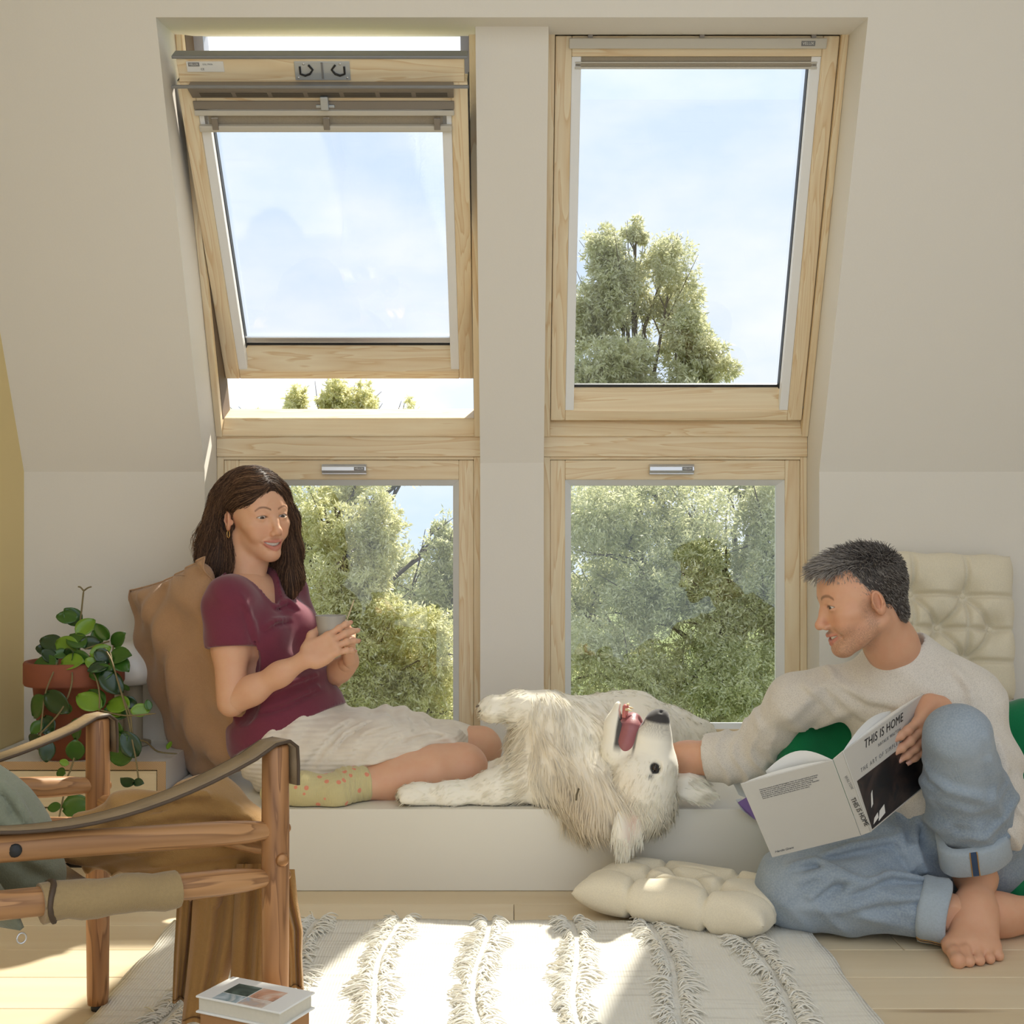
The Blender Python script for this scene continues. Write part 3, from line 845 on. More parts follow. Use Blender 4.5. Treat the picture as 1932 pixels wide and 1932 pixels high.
# ------------------------------------------------------------------ bench, cabinets
be = empty('window_bench', (0, 3.2, 0), label='low white built-in bench running under the windows', cat='bench')
MB().box(-.885, .885, 2.9305 - 3.2, 3.614 - 3.2, .178, .196).build('seat_top', M['bench'], be, bevel=.002)
MB().box(-.885, .885, 2.912 - 3.2, 2.930 - 3.2, .001, .196).build('front_panel', M['bench'], be, bevel=.001)
MB().box(-.885, -.867, 2.933 - 3.2, 3.46 - 3.2, .001, .1775).build('side_panel', M['bench'], be)
MB().box(.867, .885, 2.933 - 3.2, 3.46 - 3.2, .001, .1775).build('side_panel', M['bench'], be)

M['ply_face'] = mat_wood('plywood_face', srgb(232, 214, 176), srgb(214, 188, 142), 'x', .6, .5, .25)
M['cab_white'] = mat_plain('cabinet_white', (.80, .785, .74), .45, .01)
def mat_ply():
    n = NT('plywood_edge'); co = n.coord((1, 1, 1))
    w = n.n('TexWave', Scale=140.0, Distortion=1.0); w.bands_direction = 'DIAGONAL'; n.l(co, w.inputs['Vector'])
    n.set(Base_Color=n.mix(w.outputs['Fac'], srgb(216, 184, 140), srgb(158, 122, 84)), Roughness=.6)
    return n.m
M['ply_edge'] = mat_ply()
def cabinet(x0, x1, label):
    c = empty('low_cabinet', ((x0 + x1) / 2, 3.3, 0), label=label, cat='cabinet')
    cx = (x0 + x1) / 2; T = .022
    b = MB().box(x0 - cx, x1 - cx, -.168, .168, .2695 - T, .269).box(x0 - cx, x0 - cx + T, -.168, .168, .03, .2695 - T).box(x1 - cx - T, x1 - cx, -.168, .168, .03, .2695 - T).box(x0 - cx, x1 - cx, -.168, .168, .03, .03 + T).box(x0 - cx + .01, x1 - cx - .01, .15, .168, .03, .25)
    b.build('carcass', M['cab_white'], c)
    MB().box(x0 - cx + .03, x1 - cx - .03, -.14, .15, .001, .0295).build('plinth', M['ply_edge'], c)
    e = MB()
    e.box(x0 - cx, x1 - cx, -.170, -.1685, .2695 - T, .269).box(x0 - cx, x0 - cx + T, -.170, -.1685, .03, .2695 - T).box(x1 - cx - T, x1 - cx, -.170, -.1685, .03, .2695 - T).box(x0 - cx, x1 - cx, -.170, -.1685, .03, .03 + T)
    e.build('front_edge', M['ply_edge'], c)
    zm = (.055 + .244) / 2
    for a, b_ in ((.055, zm - .002), (zm + .002, .244)):
        MB().box(x0 - cx + T + .003, x1 - cx - T - .003, -.166, -.148, a, b_).build('drawer', M['ply_face'], c, bevel=.001)
    return c
cabinet(-1.386, -.889, 'low white plywood cabinet under the potted plant by the yellow wall')
cabinet(.889, 1.75, 'low plywood drawer cabinet behind the man, topped with cushions')

# ------------------------------------------------------------------ cushions
def lin(a, b, t): return a + (b - a) * t
def pillow(name, w, h, t, Mx, mat, seed=0, n=44, wr=.006, ear=.03, pinch=2.4):
    """soft square pillow: two bulged faces meeting in a seam"""
    b = MB(); rnd = random.Random(seed); ph = [rnd.uniform(0, 6) for _ in range(8)]
    def side(sg):
        def f(u, v):
            x, y = u * 2 - 1, v * 2 - 1
            pin = 1 - ear * 1.8 * ((1 - x * x) * 0 + (1 - abs(y) ** 1.5) * abs(x) ** 3 * .6)
            piny = 1 - ear * 1.8 * ((1 - abs(x) ** 1.5) * abs(y) ** 3 * .6)
            e = max(0, (1 - abs(x) ** pinch)) ** .55 * max(0, (1 - abs(y) ** pinch)) ** .55
            wrk = wr * (math.sin(7 * x + 4 * y + ph[0] + 2 * math.sin(3 * y + ph[1])) + .6 * math.sin(13 * y - 6 * x + ph[2] + 2 * math.sin(4 * x + ph[3]))) * min(1, e * 2.5)
            edge = wr * .8 * math.sin(22 * (x + y) + ph[4]) * (1 - min(1, e * 2))
            return Mx @ Vector((x * w / 2 * pin, y * h / 2 * piny, sg * (e * t / 2) + wrk + edge))
        return f
    b.grid(side(1), n, n); b.grid(side(-1), n, n)
    # seam piping
    pts = []
    for k in range(4 * (n - 1)):
        s, q = divmod(k, n - 1); q /= (n - 1)
        u, v = [(q, 0), (1, q), (1 - q, 1), (0, 1 - q)][s]
        pts.append(side(1)(u, v))
    o = b.build(name, mat)
    bm = bmesh.new(); bm.from_mesh(o.data); bmesh.ops.remove_doubles(bm, verts=bm.verts, dist=.0004); bmesh.ops.recalc_face_normals(bm, faces=bm.faces); bm.to_mesh(o.data); bm.free()
    return o, pts
M['linen'] = mat_fabric('brown_linen', srgb(192, 152, 116), weave=520, strength=.3, var=.10)
_c0 = P(368, 1310, 3.27)
_tilt = Matrix.Rotation(math.radians(-19), 4, 'Y') @ Matrix.Rotation(math.radians(-46), 4, 'Z') @ Matrix.Rotation(math.radians(90), 4, 'X')
cu, _pts = pillow('cushion', .44, .57, .16, Matrix.Translation((-.835, 3.25, .475)) @ _tilt, M['linen'], 3, 70, .010, .05)
tag(cu, 'large tan linen cushion propped behind the woman', 'cushion')
sm = MB().tube(_pts + [_pts[0]], .0028, 5, cap=False).build('seam', M['linen'], cu)

def tufted(name, w, t, Mx, mat, btn, seed=0, n=96, depth=.7):
    b = MB(); rnd = random.Random(seed); ph = [rnd.uniform(0, 6) for _ in range(8)]
    segs = []
    for i in range(len(btn)):
        for j in range(i + 1, len(btn)):
            if math.dist(btn[i], btn[j]) < .95: segs.append((btn[i], btn[j]))
        x, y = btn[i]
        for ex, ey in ((x, 1), (x, -1), (1, y), (-1, y), (1 if x > 0 else -1, 1 if y > 0 else -1)):
            if math.dist((x, y), (ex, ey)) < .75: segs.append(((x, y), (ex, ey)))
    def dseg(p, a, c):
        dx, dy = c[0] - a[0], c[1] - a[1]; q = max(0, min(1, ((p[0] - a[0]) * dx + (p[1] - a[1]) * dy) / (dx * dx + dy * dy + 1e-9)))
        return math.hypot(p[0] - a[0] - q * dx, p[1] - a[1] - q * dy)
    def side(sg):
        def f(u, v):
            x, y = u * 2 - 1, v * 2 - 1
            e = max(0, (1 - abs(x) ** 6)) ** .5 * max(0, (1 - abs(y) ** 6)) ** .5
            d = min(math.hypot(x - q[0], y - q[1]) for q in btn)
            cr = min(dseg((x, y), a, c) for a, c in segs)
            k = 1 - depth * math.exp(-(d / .17) ** 2) - .34 * math.exp(-(cr / .032) ** 2)
            wk = .018 * math.sin(9 * x + 3 * y + ph[0] + 2 * math.sin(5 * y + ph[1])) + .014 * math.sin(17 * y + 5 * x + ph[2])
            edge = .012 * math.sin(11 * x + ph[3]) + .012 * math.sin(12 * y + ph[4])
            return Mx @ Vector((x * w / 2 * (1 + edge * abs(x) ** 4), y * w / 2 * (1 + edge * abs(y) ** 4), sg * t / 2 * e * max(.12, k + wk)))
        return f
    b.grid(side(1), n, n); b.grid(side(-1), n, n)
    o = b.build(name, mat)
    bm = bmesh.new(); bm.from_mesh(o.data); bmesh.ops.remove_doubles(bm, verts=bm.verts, dist=.0004); bmesh.ops.recalc_face_normals(bm, faces=bm.faces); bm.to_mesh(o.data); bm.free()
    for q in btn:
        for sg in (1, -1):
            p = side(sg)((q[0] + 1) / 2, (q[1] + 1) / 2)
            nrm = (Mx.to_3x3() @ Vector((0, 0, sg))).normalized()
            mm = frame_matrix(p + nrm * .001, nrm.orthogonal(), nrm.cross(nrm.orthogonal()))
            l = MB().lathe([(.0001, .004), (.006, .003), (.008, 0), (.008, -.003)], seg=10); l.v = [tuple(mm @ Vector(v)) for v in l.v]
            if sg > 0: l.build('tuft_button', mat, o)
    return o
M['cotton'] = mat_fabric('cream_cotton', srgb(240, 230, 206), weave=700, strength=.12, var=.04)
BT = [(-.36, .36), (.36, .36), (0, -.02), (-.72, 0), (.72, 0), (-.36, -.40), (.36, -.40)]
BT = [(-.42, .40), (.30, .40), (-.78, -.05), (-.06, -.05), (.66, -.05), (-.42, -.48), (.30, -.48)]
tc = tufted('cushion', .405, .12, Matrix.Translation((1.185, 3.375, .602)) @ Matrix.Rotation(math.radians(82), 4, 'X') @ Matrix.Rotation(math.radians(-2), 4, 'Z'), M['cotton'], BT, 2)
tag(tc, 'cream tufted seat cushion standing upright against the wall behind the man', 'cushion')
tf = tufted('cushion', .46, .115, Matrix.Translation((1.40, 3.215, .329)) @ Matrix.Rotation(math.radians(3), 4, 'Z'), M['cotton'], [(-.4, .4), (.4, .4), (0, 0), (-.4, -.4), (.4, -.4)], 5)
tag(tf, 'cream cushion lying flat on the right-hand cabinet', 'cushion')
fc = tufted('floor_cushion', .44, .10, Matrix.Translation((.385, 2.705, .053)) @ Matrix.Rotation(math.radians(-31), 4, 'Z') @ Matrix.Diagonal((1, .56, 1, 1)), M['cotton'], [(-.40, .40), (.40, .40), (0, 0), (-.40, -.40), (.40, -.40)], 8, depth=.55)
tag(fc, 'cream tufted floor cushion lying in front of the bench beside the rug', 'cushion')

M['green'] = mat_fabric('green_cloth', srgb(14, 122, 74), weave=600, strength=.15, var=.12, sheen=.3)
g = SDF((.52, 2.62, -.01), (1.42, 3.0, .62), .009)
g.u(RBox((.84, 2.845, .235), (.225, .06, .225), .055, Matrix.Rotation(math.radians(-6), 3, 'X')), .02)
g.u(RBox((1.12, 2.82, .225), (.13, .055, .235), .05, Matrix.Rotation(math.radians(-6), 3, 'X') @ Matrix.Rotation(math.radians(-4), 3, 'Y')), .05)
g.u(Chain([(1.04, 2.76, .40), (1.10, 2.71, .22), (1.10, 2.69, .09), (1.25, 2.69, .035)], [.045, .035, .04, .034], .04), .05)
g.u(RBox((1.16, 2.74, .05), (.14, .08, .05), .04), .05)
g.disp(lambda x, y, z: .008 * fbm(x, y, z, 11, 2, 2) + .006 * np.sin(48 * x + 12 * z + 3 * np.sin(9 * z)))
g.cut(Half((0, 0, .002), (0, 0, -1))); g.cut(Half((0, 2.908, 0), (0, 1, 0)))
Vg, Qg = g.mesh(2)
gc = link('floor_cushion', np_mesh('floor_cushion', Vg, Qg), M['green'])
tag(gc, 'emerald green quilted floor cushion squashed behind the man', 'cushion')

# ------------------------------------------------------------------ plant in a terracotta pot, and lamp
PX, PY, PZ = -1.155, 3.218, .2695
M['terracotta'] = mat_plain('terracotta', srgb(150, 86, 62), .8, .12, 9, .15, 90)
M['soil'] = mat_plain('soil', (.05, .035, .02), .95, .3, 40, .8, 60)
M['hoya'] = mat_plain('hoya_leaf', srgb(62, 108, 34), .28, .22, 16, .1, 40, spec=.6)
M['hoya_lt'] = mat_plain('hoya_leaf_young', srgb(120, 160, 44), .32, .15, 16, .1, 40, spec=.6)
M['hoya_dk'] = mat_plain('hoya_leaf_dark', srgb(38, 70, 34), .25, .2, 16, .1, 40, spec=.6)
M['stem'] = mat_plain('vine_stem', srgb(136, 122, 84), .7, .15, 20)
pl = empty('potted_plant', (PX, PY, PZ), label='trailing wax plant with glossy oval leaves in a terracotta pot', cat='plant')
MB().lathe([(.0, .002), (.080, .002), (.084, .0), (.104, .188), (.124, .190), (.127, .196), (.127, .246), (.124, .251), (.116, .251), (.114, .205), (.0, .205)], seg=40).build('pot', M['terracotta'], pl)
MB().lathe([(.0, .226), (.06, .232), (.1145, .222)], seg=24).build('soil', M['soil'], pl)
def leaf_mesh(L, W, bend, cup):
    b = MB()
    def f(u, v):
        w = 1.4 * W * (math.sin(math.pi * min(1, u * .96 + .02)) ** .62) * (1 - .12 * u)
        y = (v * 2 - 1) * w / 2
        return (y, u * L, -bend * u * u * L + cup * abs(v * 2 - 1) ** 2 * W * .5)
    b.grid(f, 9, 7); me = bpy.data.meshes.new('leaf'); me.from_pydata(b.v, [], b.f); me.polygons.foreach_set('use_smooth', [True] * len(b.f)); return me
LM = {}
for mk in ('hoya', 'hoya_lt', 'hoya_dk'):
    for i, (L, W, bd, cp) in enumerate([(.062, .036, .18, .25), (.052, .034, .3, .3), (.044, .024, .1, .2), (.070, .040, .25, .18)]):
        me = leaf_mesh(L, W, bd, cp); me.materials.append(M[mk]); LM[mk, i] = me
def px_local(px, py, Y): return P(px, py, Y) - Vector((PX, PY, PZ))
def leaf(p, direction, face, mk, i, scale=1.0):
    d = Vector(direction).normalized(); f = Vector(face); f = (f - d * f.dot(d))
    f = f.normalized() if f.length > 1e-4 else d.orthogonal().normalized()
    x = d.cross(f)
    m = Matrix((x, d, f)).transposed().to_4x4(); m.translation = p
    o = bpy.data.objects.new('leaf', LM[mk, i]); COL.objects.link(o); o.parent = pl
    o.matrix_local = m @ Matrix.Scale(scale, 4)
    md = o.modifiers.new('thick', 'SOLIDIFY'); md.thickness = .0012
random.seed(21)
stemb = []
# leaves by image position: (base px, base py, tip px, tip py, depth, kind, shape)
LV = [(150, 1178, 128, 1152, 3.24, 'hoya', 1), (148, 1168, 110, 1162, 3.22, 'hoya', 2), (146, 1198, 172, 1170, 3.18, 'hoya_lt', 1), (205, 1206, 182, 1182, 3.16, 'hoya', 0), (192, 1215, 176, 1192, 3.17, 'hoya', 1),
      (214, 1218, 228, 1198, 3.18, 'hoya', 1), (160, 1222, 132, 1198, 3.15, 'hoya', 0), (150, 1226, 108, 1212, 3.16, 'hoya_lt', 0), (120, 1222, 80, 1206, 3.17, 'hoya_dk', 0), (112, 1230, 72, 1222, 3.18, 'hoya_dk', 2),
      (108, 1248, 82, 1230, 3.14, 'hoya_dk', 2), (110, 1252, 66, 1254, 3.12, 'hoya', 0), (116, 1252, 150, 1246, 3.12, 'hoya_lt', 0), (128, 1240, 165, 1250, 3.13, 'hoya', 0), (170, 1236, 205, 1222, 3.12, 'hoya_lt', 2),
      (160, 1246, 196, 1258, 3.11, 'hoya_lt', 2), (208, 1242, 236, 1232, 3.13, 'hoya', 1), (212, 1244, 238, 1258, 3.12, 'hoya', 1), (215, 1266, 172, 1272, 3.10, 'hoya', 0), (190, 1270, 226, 1300, 3.09, 'hoya_dk', 3),
      (205, 1255, 170, 1262, 3.11, 'hoya_dk', 0), (140, 1230, 118, 1250, 3.12, 'hoya_dk', 1), (180, 1228, 204, 1246, 3.12, 'hoya_dk', 1), (150, 1214, 184, 1212, 3.16, 'hoya_dk', 0), (128, 1232, 104, 1234, 3.15, 'hoya', 1),
      (84, 1314, 56, 1348, 3.09, 'hoya', 3), (88, 1306, 122, 1340, 3.07, 'hoya_dk', 0), (128, 1326, 126, 1346, 3.07, 'hoya', 2), (190, 1338, 150, 1312, 3.06, 'hoya_lt', 0), (194, 1336, 168, 1304, 3.07, 'hoya', 0),
      (244, 1336, 204, 1322, 3.06, 'hoya_lt', 3), (232, 1320, 254, 1330, 3.09, 'hoya_dk', 1), (246, 1342, 280, 1338, 3.05, 'hoya_lt', 2), (196, 1340, 238, 1346, 3.08, 'hoya', 2), (232, 1290, 242, 1302, 3.10, 'hoya', 2),
      (80, 1362, 60, 1380, 3.07, 'hoya', 1), (84, 1352, 92, 1380, 3.09, 'hoya_dk', 1), (76, 1386, 60, 1410, 3.06, 'hoya_dk', 1), (90, 1396, 88, 1432, 3.05, 'hoya_dk', 3), (150, 1356, 136, 1392, 3.07, 'hoya', 3), (142, 1395, 142, 1434, 3.04, 'hoya', 3),
      (220, 1360, 218, 1392, 3.06, 'hoya', 1), (224, 1380, 222, 1412, 3.06, 'hoya', 0), (258, 1428, 236, 1388, 3.04, 'hoya_dk', 3), (252, 1424, 208, 1428, 3.05, 'hoya', 0), (226, 1352, 214, 1340, 3.07, 'hoya_lt', 1),
      (130, 1442, 114, 1436, 3.02, 'hoya_lt', 2), (124, 1460, 108, 1456, 3.02, 'hoya', 2), (252, 1478, 232, 1474, 3.0, 'hoya_dk', 1), (252, 1476, 266, 1476, 3.0, 'hoya_dk', 1), (116, 1522, 92, 1524, 2.98, 'hoya', 2), (120, 1526, 160, 1516, 2.98, 'hoya', 1), (140, 1540, 130, 1556, 2.98, 'hoya', 1), (136, 1534, 158, 1538, 2.98, 'hoya', 2),
      (282, 1340, 278, 1322, 3.06, 'hoya', 2), (316, 1414, 322, 1400, 3.16, 'hoya_lt', 2), (218, 1404, 236, 1392, 3.06, 'hoya', 2)]
for i, (bx, by, tx, ty, Y, mk, sh) in enumerate(LV):
    a, t = px_local(bx, by, Y), px_local(tx, ty, Y + random.uniform(-.03, .02))
    d = t - a; base = {0: .062, 1: .052, 2: .044, 3: .070}[sh]
    sc = 1.12 * max(.45, min(1.35, d.length / base))
    fc_ = Vector((random.uniform(-.5, .5), -1, random.uniform(.1, .9)))
    leaf(a, d, fc_, mk, sh, sc)
vines = [[(150, 1250, 3.16), (150, 1190, 3.2), (154, 1150, 3.21), (158, 1112, 3.22)], [(158, 1115, 3.22), (152, 1108, 3.22), (147, 1107, 3.22)], [(158, 1115, 3.22), (166, 1109, 3.22), (173, 1107, 3.22)],
         [(110, 1245, 3.13), (100, 1270, 3.09), (88, 1300, 3.07), (82, 1330, 3.07), (78, 1370, 3.06), (76, 1392, 3.06)], [(134, 1245, 3.13), (136, 1285, 3.08), (126, 1320, 3.07), (112, 1345, 3.06), (88, 1372, 3.06), (72, 1388, 3.06)],
         [(166, 1250, 3.12), (182, 1282, 3.08), (188, 1315, 3.06), (186, 1350, 3.06)], [(196, 1222, 3.14), (210, 1245, 3.10), (222, 1285, 3.08), (234, 1325, 3.06), (242, 1355, 3.05), (248, 1390, 3.04), (256, 1430, 3.02), (262, 1475, 3.0)],
         [(208, 1232, 3.12), (218, 1270, 3.09), (232, 1315, 3.07), (246, 1350, 3.05), (252, 1390, 3.05), (276, 1400, 3.1), (298, 1418, 3.16), (335, 1422, 3.18)], [(190, 1340, 3.06), (236, 1350, 3.05), (294, 1346, 3.04)],
         [(140, 1430, 3.03), (134, 1450, 3.02), (126, 1470, 3.01), (122, 1490, 3.0), (116, 1520, 2.98), (108, 1560, 2.97)], [(128, 1470, 3.01), (129, 1500, 2.99), (132, 1530, 2.98)], [(206, 1210, 3.16), (186, 1216, 3.14), (160, 1225, 3.14)], [(214, 1218, 3.18), (212, 1232, 3.15), (206, 1245, 3.12)]]
for v in vines:
    pts = [px_local(*q) for q in v]
    fine = []
    for i in range(len(pts) - 1):
        for k in range(4):
            p0, p1, p2, p3 = pts[max(i - 1, 0)], pts[i], pts[i + 1], pts[min(i + 2, len(pts) - 1)]; t = k / 4
            fine.append(.5 * ((2 * p1) + (p2 - p0) * t + (2 * p0 - 5 * p1 + 4 * p2 - p3) * t * t + (3 * p1 - p0 - 3 * p2 + p3) * t ** 3))
    fine.append(pts[-1])
    MB().tube(fine, [.0022] * (len(fine) - 1) + [.001], 6).build('stem', M['stem'], pl)

la = empty('table_lamp', (-1.05, 3.378, .2695), label='white frosted glass mushroom lamp behind the potted plant', cat='lamp')
M['opal'] = mat_plain('opal_glass', (.86, .855, .83), .25, .005, spec=.5)
M['lampbase'] = mat_plain('lamp_base', srgb(168, 156, 132), .5, .02)
MB().lathe([(.0, .000), (.046, .0), (.048, .004), (.048, .010), (.0, .011)], seg=32).build('base', M['lampbase'], la)
MB().lathe([(.026, .011), (.026, .165), (.0, .168)], seg=24).build('stem', M['lampbase'], la)
prof = [(.028, .166)] + [(.088 * math.cos(a) ** .8 if math.cos(a) > 0 else 0, .214 + .072 * math.sin(a) * (1.0 if a > 0 else .68)) for a in [math.radians(q) for q in range(-80, 91, 8)]] + [(.0, .286)]
MB().lathe(prof, seg=40).build('shade', M['opal'], la)

# ------------------------------------------------------------------ rug with rows of yarn fringe
def mat_rug():
    n = NT('rug_wool'); co = n.coord()
    mp = n.n('Mapping'); mp.inputs['Scale'].default_value = (3, 60, 1); n.l(co, mp.inputs['Vector'])
    st = n.n('TexNoise', Scale=1.0, Detail=5.0, Roughness=.7); n.l(mp.outputs[0], st.inputs['Vector'])
    sel = n.n('TexNoise', Scale=5.0, Detail=2.0); n.l(co, sel.inputs['Vector'])
    k = n.ramp(st.outputs['Fac'], [(.52, 0.0), (.66, 1.0)]); k2 = n.ramp(sel.outputs['Fac'], [(.40, 0.0), (.60, .6)])
    f = n.n('Math', operation='MULTIPLY'); n.l(k, f.inputs[0]); n.l(k2, f.inputs[1])
    n.set(Base_Color=n.mix(f.outputs[0], srgb(246, 242, 230), srgb(196, 188, 172)), Roughness=.95, Specular_IOR_Level=.1, Sheen_Weight=.15)
    w1 = n.n('TexWave', Scale=55.0, Distortion=.4); w1.bands_direction = 'X'; n.l(co, w1.inputs['Vector'])
    w2 = n.n('TexWave', Scale=75.0, Distortion=.6); w2.bands_direction = 'Y'; n.l(co, w2.inputs['Vector'])
    ad = n.n('Math', operation='ADD'); n.l(w1.outputs['Fac'], ad.inputs[0]); n.l(w2.outputs['Fac'], ad.inputs[1])
    n.bump(ad.outputs[0], .5, .003); return n.m
M['rug'] = mat_rug()
M['yarn'] = mat_plain('yarn', srgb(248, 244, 232), .95, .04, 40)
rg = empty('rug', (-.05, 1.8, 0), label='off-white woven wool rug with rows of shaggy fringe', cat='rug')
RX0, RX1, RY0, RY1 = -.735, .635, .75, 2.66
def rugf(u, v):
    x, y = lin(RX0, RX1, u), lin(RY0, RY1, v)
    wob = .004 * math.sin(y * 21 + (1 if u > .5 else 0)) * (1 if u < .001 or u > .999 else 0)
    return (x + wob + .05, y - 1.8, .007 + .0015 * math.sin(y * 37 + 2 * math.sin(x * 5)) + .0012 * math.sin(x * 23))
b = MB().grid(rugf, 60, 90); b.build('weave', M['rug'], rg, solid=.009)
rng = np.random.default_rng(5)
for r, x0 in enumerate((-.60, -.42, -.25, -.06, .122, .30, .487)):
    n = 1500
    yy = rng.uniform(RY0 + .3, RY1 + .004, n); sd = rng.choice([-1, 1], n)
    Ls = rng.uniform(.016, .05, n) * (.75 + .4 * np.sin(yy * 31 + r * 2) * np.sin(yy * 13)); h = rng.uniform(.002, .011, n)
    xb = x0 + sd * (.005 + .004 * rng.random(n)) + .012 * np.sin(yy * 9 + r)
    t = np.linspace(0, 1, 6)[None, :]
    px = xb[:, None] + sd[:, None] * Ls[:, None] * t; py = yy[:, None] + rng.normal(0, .020, n)[:, None] * t - .008 * t
    pz = .013 + h[:, None] * 4 * t * (1 - t) * .9 + .002 * rng.random((n, 1))
    paths = np.stack([px + .05, py - 1.8, pz], -1)
    rad = np.broadcast_to(np.array([.0016, .0019, .0020, .0019, .0017, .0011]), (n, 6)).copy()
    V, Q = strands_mesh(paths.astype(np.float32), rad)
    o = link('fringe_row', np_mesh('fringe_row', V, Q), M['yarn'], rg); o['kind'] = 'stuff'
# ------------------------------------------------------------------ safari chair in the foreground
M['teak_z'] = mat_wood('teak_z', srgb(186, 134, 86), srgb(122, 80, 46), 'z', 1.2, .45, .55)
M['teak_x'] = mat_wood('teak_x', srgb(196, 146, 96), srgb(136, 94, 58), 'x', 1.2, .42, .55)
M['leather'] = mat_plain('worn_leather', srgb(158, 134, 100), .5, .25, 18, .2, 120)
M['leather_dk'] = mat_plain('leather_edge', srgb(84, 66, 48), .6, .1, 18)
M['canvas'] = mat_fabric('canvas_tan', srgb(176, 150, 106), weave=450, strength=.3, var=.12)
M['sage'] = mat_fabric('sage_canvas', srgb(150, 154, 132), weave=450, strength=.25, var=.08)
NP = Vector((-.359, 1.85, 0)); FP = Vector((-.742, 2.184, 0)); RD = Vector((-.80, -.60, 0))
ch = empty('safari_chair', (NP + FP) / 2, label='wooden safari armchair with leather strap arms in the left foreground', cat='chair')
O = Vector(ch.location)
def post(p, h, name='leg', r=.0205):
    o = MB().lathe([(.0, .012), (r * .86, .012), (r * .92, .03), (r, .2), (r * 1.03, .40), (r * .98, h - .004), (r * .9, h), (.0, h)], seg=20).build(name, M['teak_z'], ch, loc=p - O)
    MB().lathe([(.0, 0.0), (r * .55, 0.0), (r * .6, .006), (r * .5, .0125), (.0, .0125)], seg=12).build('glide', M['black'], o)
    return o
nl = post(NP, .532); fl_ = post(FP, .522); nr = post(NP + RD * .56, .50); fr_ = post(FP + RD * .56, .50)
def rod(a, b, r0, r1, name='rail', mat='teak_x', squash=1.0, parent=None):
    a, b = Vector(a), Vector(b); L = (b - a).length
    n = 14; pts = [(L * i / n, 0, 0) for i in range(n + 1)]
    rs = []
    for i in range(n + 1):
        t = i / n; e = min(t, 1 - t)
        rs.append(r0 + (r1 - r0) * min(1, e / .12) ** .7)
    o = MB().tube(pts, rs, 14).build(name, M[mat], parent or ch, loc=a - O)
    o.rotation_euler = (b - a).to_track_quat('X', 'Z').to_euler()
    return o
ZR1, ZR2 = .4035, .332
for p0, nm in ((NP, 'n'), (FP, 'f')):
    rail = rod(p0 + Vector((0, 0, ZR1)) + RD * .010, p0 + RD * .55 + Vector((0, 0, ZR1 + .045)), .013, .0185)
    rod(p0 + Vector((0, 0, ZR2)) + RD * .010, p0 + RD * .55 + Vector((0, 0, ZR2 + .04)), .012, .0195)
# black pivot bolt and brass buttons
M['brass'] = mat_plain('brass', srgb(176, 128, 84), .35, .05, metal=.6)
_bp = NP + RD * .375 + Vector((0, 0, ZR1 + .031))
_side = Vector((-RD.y, RD.x, 0)) * -1
def stud(p, d, r, mat, name='stud'):
    m = frame_matrix(p - O, Vector((0, 0, 1)), Vector((0, 0, 1)).cross(d) * -1)
    l = MB().lathe([(.0, .003), (r * .7, .0025), (r, 0.0), (r, -.004)], seg=14); l.v = [tuple(m @ Vector(v)) for v in l.v]
    return l.build(name, M[mat], ch)
FRONT = Vector((.3, -.95, 0)).normalized()
stud(_bp + Vector((.2, -.98, 0)) * .0205, Vector((.2, -.98, 0)), .009, 'black', 'pivot_bolt')
stud(NP + FRONT * .0208 + Vector((.008, 0, .362)), FRONT, .010, 'brass')
for zz in (.4035, .332): stud(NP - RD * .0208 + Vector((0, 0, zz)), -RD, .008, 'brass')
stud(FP - RD * .0208 + Vector((0, 0, .40)), -RD, .008, 'brass')
# cross rails joining the two sides
rod(NP + (FP - NP) * .03 + Vector((0, 0, .375)), NP + (FP - NP) * .97 + Vector((0, 0, .375)), .012, .018)
rod(NP + RD * .55 + (FP - NP) * .03 + Vector((0, 0, .34)), NP + RD * .55 + (FP - NP) * .97 + Vector((0, 0, .34)), .012, .018)
# leather arm straps: flat band hooked over the front post, sagging towards the back
def strap(p, h, zdip, zend, L):
    top = p + Vector((0, 0, h))
    path = [top - RD * .0235 + Vector((0, 0, -.062)), top - RD * .0235 + Vector((0, 0, -.03)), top - RD * .022 + Vector((0, 0, -.004)), top - RD * .010 + Vector((0, 0, .006)), top + RD * .012 + Vector((0, 0, .003))]
    n = 16
    for i in range(1, n + 1):
        t = i / n
        z = -zdip * math.sin(math.pi * min(1, t * .98)) ** .9 + (zend - h) * t
        path.append(top + RD * (.012 + (L - .012) * t) + Vector((0, 0, z)))
    W = (FP - NP).normalized(); b = MB(); hw = .021
    vs = []
    for q in path: vs += [q - O - W * hw, q - O + W * hw]
    fs = [(2 * i, 2 * i + 1, 2 * i + 3, 2 * i + 2) for i in range(len(path) - 1)]
    b.add(vs, fs, True)
    o = b.build('arm_strap', M['leather'], ch, solid=.0045)
    e1 = MB()
    for sgn in (-1, 1): e1.tube([q - O + W * (hw * sgn) for q in path], .0028, 5)
    e1.build('strap_edge', M['leather_dk'], o)
    return o
strap(NP, .533, .060, .500, .55)
strap(FP, .523, .058, .500, .55)
